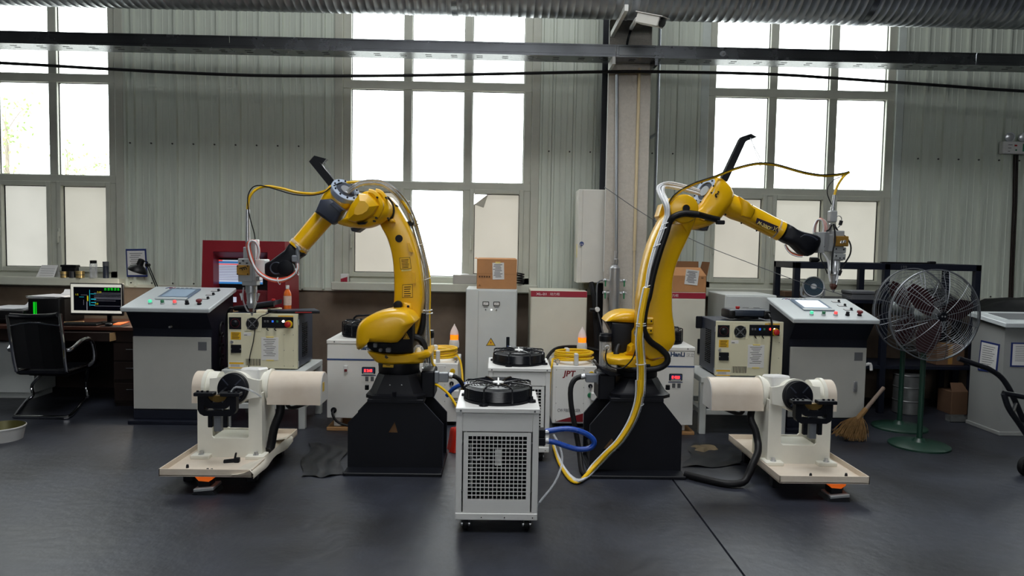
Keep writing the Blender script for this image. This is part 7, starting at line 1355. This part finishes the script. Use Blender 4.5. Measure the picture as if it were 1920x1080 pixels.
# drum and cartons in the shade
dp = G(1716, 780); t = thing('metal_drum', 'dull galvanised metal drum on the floor behind the fan poles', 'drum', (dp.x, dp.y+.12, 0)); dh = PZ(1716, 705, dp.y); ob('drum_body', M().lathe((dp.x, dp.y+.12, 0), (0, 0, 1), [(0, .118), (.01, .125), (dh*.32, .122), (dh*.34, .127), (dh*.36, .122), (dh*.66, .122), (dh*.68, .127), (dh*.7, .122), (dh-.012, .124), (dh-.006, .129), (dh, .126), (dh, .118)], 36), 'drum_metal', t); ob('drum_lid', M().lathe((dp.x, dp.y+.12, dh-.02), (0, 0, 1), [(0, .119), (.004, .119)], 30), 'drum_metal', t)
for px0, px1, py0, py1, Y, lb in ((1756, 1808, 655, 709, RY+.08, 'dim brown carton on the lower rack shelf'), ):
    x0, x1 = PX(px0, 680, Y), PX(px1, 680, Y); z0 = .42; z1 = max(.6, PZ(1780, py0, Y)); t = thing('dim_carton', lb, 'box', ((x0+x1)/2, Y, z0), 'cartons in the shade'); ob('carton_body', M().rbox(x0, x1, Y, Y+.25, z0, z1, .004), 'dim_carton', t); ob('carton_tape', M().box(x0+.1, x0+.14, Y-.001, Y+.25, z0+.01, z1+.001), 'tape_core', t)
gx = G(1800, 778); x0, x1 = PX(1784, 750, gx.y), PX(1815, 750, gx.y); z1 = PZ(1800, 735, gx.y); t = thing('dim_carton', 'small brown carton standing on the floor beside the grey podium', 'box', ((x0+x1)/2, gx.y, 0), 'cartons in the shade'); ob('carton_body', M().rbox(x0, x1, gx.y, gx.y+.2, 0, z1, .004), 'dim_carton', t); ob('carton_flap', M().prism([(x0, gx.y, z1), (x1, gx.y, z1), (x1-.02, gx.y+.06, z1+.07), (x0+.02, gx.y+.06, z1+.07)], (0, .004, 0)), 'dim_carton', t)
g0 = G(1795, 792); tag(ob('channel_offcut', M().box(g0.x-.06, g0.x+.1, g0.y, g0.y+.005, 0, .05).box(g0.x-.06, g0.x+.1, g0.y, g0.y+.07, 0, .005).box(g0.x-.06, g0.x+.1, g0.y+.065, g0.y+.07, 0, .05), 'drum_metal'), 'short grey steel channel on the floor beside the podium', 'steel channel')
# podium
pyf = 5.42; px_ = PX(1880, 700, pyf); pzf, pzb = PZ(1880, 612, pyf), PZ(1828, 592, 5.78); x1 = px_+.62; t = thing('operator_podium', 'light grey sloped podium with framed sheets beside the hand truck', 'podium', (px_+.3, pyf, 0))
ob('podium_body', M().prism([(px_, pyf, 0), (px_, pyf, pzf), (px_, pyf+.38, pzb), (px_, pyf+.38, 0)], (.62, 0, 0)), 'podium_grey', t); sl = Vector((0, .44, pzb-pzf)).normalized(); nr = Vector((1, 0, 0)).cross(sl)
ob('podium_lid', M().obox(Vector((px_+.31, pyf+.18, (pzf+pzb)/2+.014)), (1, 0, 0), sl, nr, .345, .235, .018, .004), 'panel_grey', t); ob('lid_screen', M().obox(Vector((px_+.24, pyf+.2, (pzf+pzb)/2+.036)), (1, 0, 0), sl, nr, .16, .12, .004, .002), 'text_grey', t); ob('lid_rim', M().obox(Vector((px_+.24, pyf+.2, (pzf+pzb)/2+.033)), (1, 0, 0), sl, nr, .18, .14, .004, .002), 'panel_grey', t)
ob('podium_plinth', M().rbox(px_-.01, x1+.01, pyf-.012, pyf+.39, 0, .03, .003), 'podium_grey', t)
xl_ = px_-.001; fr_ = [Vector((xl_, pyf+.26, PZ(1838, 637, 5.7))), Vector((xl_, pyf+.045, PZ(1868, 645, 5.48))), Vector((xl_, pyf+.06, PZ(1864, 699, 5.48))), Vector((xl_, pyf+.28, PZ(1834, 694, 5.7)))]
def side_notice(label, pts, nr):
    c = sum(pts, Vector())/4; q = thing('podium_notice', label, 'notice', c, 'framed sheets on the podium'); ob('notice_frame', M().prism(pts, nr*.005), 'blue_frame', q); p2 = [c+(p-c)*.88+nr*.0052 for p in pts]; s = ob('notice_sheet', M().prism(p2, nr*.0008), 'paper', q)
    for i in range(9): f = .1+.085*i; a = p2[0].lerp(p2[3], f).lerp(p2[1].lerp(p2[2], f), .12); b = p2[0].lerp(p2[3], f).lerp(p2[1].lerp(p2[2], f), .86-.08*(i % 3)); dn = (p2[3]-p2[0])*.018; ob('print_row', M().prism([p+nr*.001 for p in (a, b, b+dn, a+dn)], nr*.0003), 'text_grey', s)
side_notice('blue-framed sheet tilted on the side of the grey podium', fr_, Vector((-1, 0, 0)))
a, b = P(1896, 642, pyf), P(1940, 688, pyf); side_notice('dark-framed sheet on the front of the grey podium', [Vector((a.x, pyf, a.z)), Vector((b.x, pyf, a.z)), Vector((b.x, pyf, b.z)), Vector((a.x, pyf, b.z))], Vector((0, -1, 0)))
# hand truck at the right edge
HT = 4.6; t = thing('hand_truck', 'black tubular hand truck with angled handles beside the podium', 'hand truck', (PX(1930, 880, HT), HT, 0), None)
ob('handle_tube', M().tube([P(1797, 672, HT-.1), P(1850, 690, HT-.1)], .017, 10, smooth=0), 'cart_steel', t); ob('frame_tube', M().tube([P(1849, 689, HT-.1), P(1872, 703, HT-.1), P(1888, 722, HT-.1), P(1905, 756, HT-.1), P(1935, 830, HT-.1), P(1950, 880, HT-.1)], .017, 10), 'cart_steel', t)
ob('handle_tube', M().tube([P(1881, 737, HT-.3), P(1940, 748, HT-.3)], .016, 10, smooth=0), 'cart_steel', t); ob('frame_tube', M().tube([P(1882, 738, HT-.3), P(1889, 760, HT-.3), P(1898, 776, HT-.3), P(1915, 800, HT-.3), P(1945, 850, HT-.3), P(1958, 890, HT-.3)], .017, 10), 'cart_steel', t)
wc = P(1916, 872, HT-.15); wr = max(.06, wc.z); ob('wheel', M().lathe((wc.x, wc.y, wr), (.4, -1, 0), [(0, wr*.7), (.003, wr*.9), (.012, wr), (.03, wr), (.038, wr*.9), (.04, wr*.7)], 30), 'rubber', t); ob('wheel', M().lathe((wc.x+.14, wc.y-.36, wr), (.4, -1, 0), [(0, wr*.7), (.003, wr*.9), (.012, wr), (.03, wr), (.038, wr*.9), (.04, wr*.7)], 30), 'rubber', t)
ob('axle', M().cyl((wc.x-.004, wc.y+.01, wr), (wc.x+.16, wc.y-.4, wr), .012, n=10), 'cart_steel', t); e1, e2 = P(1950, 880, HT-.1), P(1958, 890, HT-.3)
for a_, b_ in ((P(1905, 756, HT-.1), P(1898, 776, HT-.3)), (P(1920, 793, HT-.1), P(1922, 812, HT-.3)), (P(1935, 830, HT-.1), P(1945, 850, HT-.3))): ob('cross_bar', M().cyl(a_, b_, .011, n=10), 'cart_steel', t)
for e_ in (e1, e2): ob('toe_leg', M().tube([e_, (e_.x+.02, e_.y, .04), (e_.x+.05, e_.y, .016)], .016, 8), 'cart_steel', t)
ob('toe_plate', M().rbox(e1.x+.02, e1.x+.26, e2.y-.04, e1.y+.04, .004, .018, .003), 'cart_steel', t); ob('axle_stay', M().tube([(wc.x+.05, wc.y-.12, wr), (e1.x+.0, (e1.y+e2.y)/2, e1.z)], .012, 8, smooth=0), 'cart_steel', t)
# broom
b0 = G(1586, 826); b0 = Vector((b0.x, b0.y, 0)); top = P(1657, 727, 5.36); neck = P(1612, 781, 5.28); t = thing('straw_broom', 'straw broom leaning by the operator console near the fans', 'broom', b0); ob('broom_handle', M().tube([neck+(neck-top)*.1, top], .0145, 10, smooth=0), 'broom_stick', t); ob('binding', M().tube([neck+(top-neck)*.25, neck, neck+(neck-top)*.15], .02, 10), 'straw', t)
m = M(); r = random.Random(9)
for i in range(300):
    u = r.uniform(-1, 1); e = b0+Vector((.03+u*.1+.02*r.gauss(0, 1), r.uniform(-.05, .05), .004+r.uniform(0, .03)+max(0, -u)*.03)); s_ = neck+Vector((u*.012, r.uniform(-.012, .012), 0)); m.tube([s_, s_.lerp(e, .5)+Vector((u*.02-.005, r.uniform(-.02, .02), r.uniform(-.01, .02))), e], .0024, 3, smooth=2)
ob('bristles', m, 'straw', t, kind='stuff')
# things on the right controller: teach pendant and its lead
cz2 = PZ(1405, 603, 5.36); t = thing('teach_pendant', 'black teach pendant resting on a controller on top of its coiled lead', 'teach pendant', (PX(1405, 590, 5.5), 5.5, cz2), 'teach pendants')
x0, x1 = PX(1366, 590, 5.45), PX(1443, 590, 5.45); z0 = PZ(1405, 597, 5.45); z1 = PZ(1405, 580.5, 5.45); ob('pendant_body', M().rbox(x0, x1, 5.44, 5.62, max(cz2+.03, z0), z1, .012, 2), 'dark_blue_plastic', t); ob('pendant_grip', M().rbox(x0-.004, x0+.05, 5.43, 5.63, cz2+.012, z1-.006, .012, 2), 'plastic_black', t); ob('pendant_grip', M().rbox(x1-.05, x1+.004, 5.43, 5.63, cz2+.012, z1-.006, .012, 2), 'plastic_black', t); ob('stop_button', M().lathe((PX(1383, 580, 5.5), 5.5, z1-.004), (0, 0, 1), [(0, .014), (.012, .014), (.014, .018), (.024, .016)], 14), 'button_red', t)
ob('pendant_lead', M().tube([(PX(1440, 590, 5.45), 5.44, z1-.03), P(1443, 592, 5.34), P(1447, 604, 5.33), P(1447, 630, 5.33), P(1445, 660, 5.325), P(1443, 690, 5.318), P(1442, 712, 5.318)], .007, 8), 'cable_black', t); ob('coiled_lead', M().tube([((x0+x1)/2+(.09+.01*math.sin(k))*math.cos(k*.7), 5.53+.07*math.sin(k*.7), cz2+.008+.0006*k) for k in range(34)], .006, 6, smooth=2), 'cable_black', t)
# column fittings: switch box, accumulator, pipes, camera, rope
t = thing('switch_box', 'beige electrical box with a blue badge beside the column', 'electrical box', (PX(1115, 440, 6.3), 6.3, PZ(1115, 530, 6.3))); x0, x1 = PX(1091, 440, 6.25), PX(1136, 440, 6.25); z0, z1 = PZ(1113, 531, 6.25), PZ(1113, 355, 6.25)
ob('box_body', M().rbox(x0-.035, x1, 6.262, 6.505, z0, z1, .006), 'plaster_box', t); ob('box_door', M().rbox(x0, x1, 6.25, 6.263, z0+.004, z1-.004, .004), 'plaster_box', t); ob('blue_badge', M().lathe((x0+.0, 6.249, PZ(1096, 457, 6.25)), (0, -1, 0), [(0, .019), (.001, .019)], 24), 'blue_band', t); smudge('badge_text', 2, 'text_white', t, (x0-.013, 6.2475, PZ(1096, 459.5, 6.25)), .012, (1, 0, 0), (0, 0, 1), 1.15, 8)
ob('side_sticker', M().box(x0-.0362, x0-.035, 6.28, 6.33, z0+.22, z0+.34), 'label_cream', t); ob('mount', M().box(x0+.02, x1-.03, 6.5, WALL_Y-.026, z0+.1, z0+.16).box(x0+.02, x1-.03, 6.5, WALL_Y-.026, z1-.16, z1-.1), 'plaster_box', t)
t = thing('air_accumulator', 'steel air accumulator hanging on a pipe at the column', 'accumulator', (PX(1152, 560, 6.05), 6.05, PZ(1152, 600, 6.05))); x = PX(1152, 540, 6.05); za, zb_ = PZ(1152, 498, 6.05), PZ(1150, 592, 6.05)
ob('tank', M().lathe((x, 6.05, zb_), (0, 0, 1), [(0, .02), (.01, .042), (.02, .045), (za-zb_-.02, .045), (za-zb_, .03), (za-zb_+.008, .012)], 28), 'silver', t); ob('down_pipe', M().cyl((x+.012, 6.05, za), (PX(1157, 140, 6.08), 6.08, PZ(1157, 140, 6.08)), .0125, n=14), 'galvanised', t); ob('pipe_union', M().lathe((x+.008, 6.05, za+.005), (0, 0, 1), [(0, .014), (.02, .02), (.05, .02), (.055, .014), (.1, .014), (.1, .018), (.12, .018)], 12), 'silver', t)
for py in (526, 549):
    z = PZ(1152, py, 6.05); k = ob('valve', M().cyl((x-.1, 6.05, z), (x+.1, 6.05, z), .01, n=10).sphere((x-.08, 6.05, z), .017, 10).sphere((x+.08, 6.05, z), .017, 10), 'silver', t)
    for s_ in (-1, 1): ob('valve_lever', M().rbox(x+s_*.08-.006, x+s_*.08+.006, 6.028, 6.036, z-.05, z, .002), 'button_green', k)
ob('strap', M().box(x-.05, x+.05, 6.08, CY, zb_+.15, zb_+.18), 'silver', t)
tag(ob('yellow_pipe', M().tube([P(1199, 128, CY-.02), P(1194, 300, CY-.02), P(1189.5, 470, CY-.02)], .0135, 10, smooth=0).tube([P(1189.5, 470, CY-.02), P(1188, 545, CY-.02), P(1186, 620, CY-.02)], .009, 10, smooth=0), 'pipe_cream'), 'slim cream pipe running down the face of the column', 'pipe')
tag(ob('steel_conduit', M().tube([P(1238, 45, 6.5), P(1232, 250, 6.5), P(1225, 470, 6.5), P(1222, 540, 6.5)], .012, 10, smooth=0).box(PX(1232, 250, 6.5)-.01, PX(1232, 250, 6.5)+.01, 6.5, WALL_Y-.026, PZ(1232, 250, 6.5)-.01, PZ(1232, 250, 6.5)+.01), 'galvanised'), 'shiny vertical steel conduit beside the column', 'conduit')
tag(ob('floor_hose', M().tube([P(1108, 530, 6.2), P(1114, 560, 6.15), P(1118, 620, 6.1), P(1122, 700, 6.08), P(1124, 760, 6.08), G(1126, 778, .012)], .024, 10), 'rubber'), 'thick black hose dropping from the electrical box to the floor', 'hose')
t = thing('air_regulator', 'air pressure regulator with a round gauge beside the column', 'regulator', (PX(1118, 580, 6.05), 6.06, PZ(1118, 585, 6.05))); q = P(1119, 580, 6.05); ob('regulator_body', M().rcyl(q+Vector((-.06, 0, -.005)), q+Vector((.02, 0, -.005)), .018, .004), 'plastic_black', t); ob('gauge', M().lathe(q, (.2, -1, 0), [(0, .02), (.02, .021), (.024, .018)], 20), 'white_part', t); ob('gauge_hose', M().tube([q+Vector((0, 0, .02)), P(1119, 550, 6.05), P(1121, 530, 6.08), P(1132, 525, 6.1)], .006, 8).tube([q+Vector((.01, 0, -.02)), P(1127, 610, 6.05), P(1135, 640, 6.05)], .006, 8), 'text_grey', t)
ob('mount_pin', M().box(q.x-.01, q.x+.01, q.y, q.y+.06, q.z-.02, q.z), 'plastic_black', t)
t = thing('security_camera', 'white security camera on a short arm at the column', 'camera', P(1190, 60, 6.1)); a = P(1199, 34, 5.42); b = P(1240, 42, 5.28); ax = (b-a).normalized(); up = Vector((0, 0, 1)); sd = ax.cross(up).normalized()
ob('camera_housing', M().obox((a+b)/2, ax, sd, sd.cross(ax), .105, .042, .038, .006), 'plaster_box', t); ob('sun_hood', M().obox((a+b)/2+Vector((0, 0, .04))+ax*.02, ax, sd, sd.cross(ax), .125, .048, .003), 'plaster_box', t); ob('lens', M().lathe(b+ax*-.005, ax, [(0, .034), (.02, .034), (.021, .024)], 20), 'plastic_black', t); ob('mount_arm', M().tube([P(1183, 54, CY), P(1188, 45, 5.8), P(1194, 36, 5.5), a], .016, 10), 'white_part', t); ob('camera_lead', M().tube([P(1184, 53, CY-.02), P(1180, 65, CY-.02), P(1176, 82, CY-.05), P(1176, 98, CY-.07)], .01, 8), 'cable_black', t)
tag(ob('guy_wire', M().tube([P(1135, 353, 6.24), P(1141, 356, 6.03), P(1220, 409, 6.02), P(1310, 455, 6.04), P(1400, 491, 6.06), P(1490, 525, 6.07), P(1560, 547, 6.04), P(1601, 559, 6.02)], .003, 6), 'text_grey'), 'thin steel wire slanting from the electrical box to the lit console', 'wire')
t = thing('emergency_light', 'white twin-head emergency light high on the wall', 'emergency light', (PX(1915, 270, WALL_Y-.04), WALL_Y-.05, PZ(1915, 290, WALL_Y-.04))); x0 = PX(1877, 277, WALL_Y-.06); x1 = x0+.33; z0, z1 = PZ(1900, 288.5, WALL_Y-.06), PZ(1900, 266, WALL_Y-.06)
ob('lamp_case', M().rbox(x0, x1, WALL_Y-.085, WALL_Y-.027, z0, z1, .006), 'white_part', t); ob('case_mark', M().box(x0+.19, x0+.235, WALL_Y-.0865, WALL_Y-.084, z0+.02, z1-.02), 'button_green', t); ob('case_mark', M().box(x0+.11, x0+.135, WALL_Y-.0865, WALL_Y-.084, z1-.045, z1-.03), 'button_red', t); ob('case_mark', M().box(x0+.12, x0+.135, WALL_Y-.0865, WALL_Y-.084, z0+.025, z0+.04), 'button_green', t)
for dx in (.055, .055+.132):
    for k in range(3): ob('case_print', M().box(x0+.05, x0+.09-.01*k, WALL_Y-.0862, WALL_Y-.084, z1-.035-.03*k, z1-.030-.03*k), 'text_grey', t) if dx < .1 else None
    h = Vector((x0+dx+.02, WALL_Y-.064, z1+.045)); ob('lamp_head', M().lathe(h+Vector((0, .03, 0)), (-.2, -1, -.1), [(0, .02), (.03, .042), (.05, .045), (.052, .04), (.048, .03)], 24), 'fan_white', t); ob('lamp_lens', M().lathe(h+Vector((-.01, -.018, -.005)), (-.2, -1, -.1), [(0, .038), (.003, .03), (.006, .012)], 20), 'silver', t); ob('lamp_neck', M().cyl((h.x, h.y+.02, z1-.005), (h.x, h.y+.02, h.z), .01, n=10), 'white_part', t)
tag(ob('wall_conduit', M().tube([P(1903, 290, WALL_Y-.04), P(1901, 380, WALL_Y-.04), P(1895, 510, WALL_Y-.04), P(1893, 560, WALL_Y-.04)], .012, 8, smooth=0).tube([P(1908, 290, WALL_Y-.04), P(1906, 380, WALL_Y-.04), P(1900, 510, WALL_Y-.04), P(1898, 560, WALL_Y-.04)], .008, 8, smooth=0), 'desk_dark'), 'dark double conduit running down the wall from the emergency light', 'conduit')
# floor clutter
def sheet(name, label, cat, pts, ma, seed, h=.03, n=14, parent=None):
    r = random.Random(seed); ph = [r.uniform(0, 6) for _ in range(8)]; vs = []; fs = []; A, B, C_, D_ = [Vector(p) for p in pts]
    for i in range(n+1):
        for j in range(n+1):
            u, v = i/n, j/n; p = A.lerp(B, u).lerp(D_.lerp(C_, u), v); w = h*(.5+.5*math.sin(u*13+v*5+ph[0])*math.sin(v*11-u*4+ph[1]))*(.35+.65*abs(math.sin(u*4+ph[2]+v*3))); p = p+Vector((.02*math.sin(v*9+ph[3]), .02*math.sin(u*8+ph[4]), .003+w)); vs.append(p)
    for i in range(n):
        for j in range(n): a = i*(n+1)+j; fs.append((a, a+n+1, a+n+2, a+1))
    o = ob(name, M().add(vs, fs), ma, parent, angle=60)
    if label: tag(o, label, cat)
    return o
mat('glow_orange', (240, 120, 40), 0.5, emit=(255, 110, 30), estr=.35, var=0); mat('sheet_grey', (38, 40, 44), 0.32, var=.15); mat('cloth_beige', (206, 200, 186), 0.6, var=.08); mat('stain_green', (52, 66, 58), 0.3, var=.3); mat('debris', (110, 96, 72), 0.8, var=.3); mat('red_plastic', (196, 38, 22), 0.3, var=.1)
sheet('plastic_sheet', 'crumpled dark grey plastic sheet on the floor beside a robot pedestal', 'sheet', [G(560, 896), G(637, 893), G(648, 838), G(580, 832)], 'sheet_grey', 4, .016)
sheet('floor_mat', 'worn grey mat with torn edges on the floor beside the black conduit', 'mat', [G(1285, 878), G(1395, 874), G(1392, 836), G(1300, 832)], 'sheet_grey', 8, .012)
heap('debris_pile', 'small brown pile of debris on the floor below a white bench', 'debris', G(1305, 848).x, G(1350, 848).x, G(1320, 848).y, G(1320, 838).y, 0.001, .035, 'debris', 12)
for px, py, lb in ((381, 903, 'orange glowing block under the tray with the cloth'), (1567, 922, 'orange glowing block under the tray beside the broom')):
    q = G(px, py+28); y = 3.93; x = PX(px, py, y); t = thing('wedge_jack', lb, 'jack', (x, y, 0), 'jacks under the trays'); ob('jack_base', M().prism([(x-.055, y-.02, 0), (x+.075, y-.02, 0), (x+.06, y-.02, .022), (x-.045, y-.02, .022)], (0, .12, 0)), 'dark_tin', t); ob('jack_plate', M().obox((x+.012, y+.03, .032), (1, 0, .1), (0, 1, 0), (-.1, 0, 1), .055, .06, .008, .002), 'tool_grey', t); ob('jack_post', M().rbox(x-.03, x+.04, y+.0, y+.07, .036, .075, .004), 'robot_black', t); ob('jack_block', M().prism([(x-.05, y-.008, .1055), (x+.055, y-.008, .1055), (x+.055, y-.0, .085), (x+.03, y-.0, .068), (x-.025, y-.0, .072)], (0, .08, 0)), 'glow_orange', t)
heap('red_bag', 'red and white plastic bag on the floor behind the front chiller', 'bag', PX(839, 830, 4.78), PX(872, 830, 4.78), 4.77, 4.97, .002, .17, 'red_plastic', 2, .3)
# cloth over the left tray edge and a small clamp on the tray
t = pos_l; a, b = P(440, 886, 3.93), P(505, 845, 4.45); ux = -1.345
vs = []; fs = []
for i in range(13):
    for j in range(7):
        u, v = i/12, j/6; y = 3.9-.012+.75*u; off = (v-.55)*.2; out = off > 0
        if not out and 4.1 < y < 4.55: off = 0
        x = pos_l.location.x+.286+(min(off, .010+.008*math.sin(u*9)) if out else off); z = .151-min(off, .05)+.005*math.sin(u*14) if out else .151-min(.028, -off*.5)+.003*math.sin(u*17+v*4); vs.append((x, y, z))
for i in range(12):
    for j in range(6): a_ = i*7+j; fs.append((a_, a_+7, a_+8, a_+1))
tag(ob('tray_cloth', M().add(vs, fs), 'cloth_beige', angle=70), 'beige cloth draped over the edge of a positioner tray', 'cloth')
q = G(433, 866, .12); t = thing('quick_clamp', 'small black clamp lying on a positioner tray', 'clamp', (q.x, q.y, .117)); ob('clamp_bar', M().obox((q.x, q.y, .127), (1, .25, .05), (-.25, 1, 0), (0, 0, 1), .04, .012, .009, .003), 'robot_black', t); ob('clamp_lever', M().obox((q.x+.025, q.y, .15), (.2, 0, 1), (0, 1, 0), (1, 0, -.2), .025, .006, .005, .002).rbox(q.x+.02, q.x+.05, q.y-.012, q.y+.014, .118, .145, .003), 'robot_black', t)
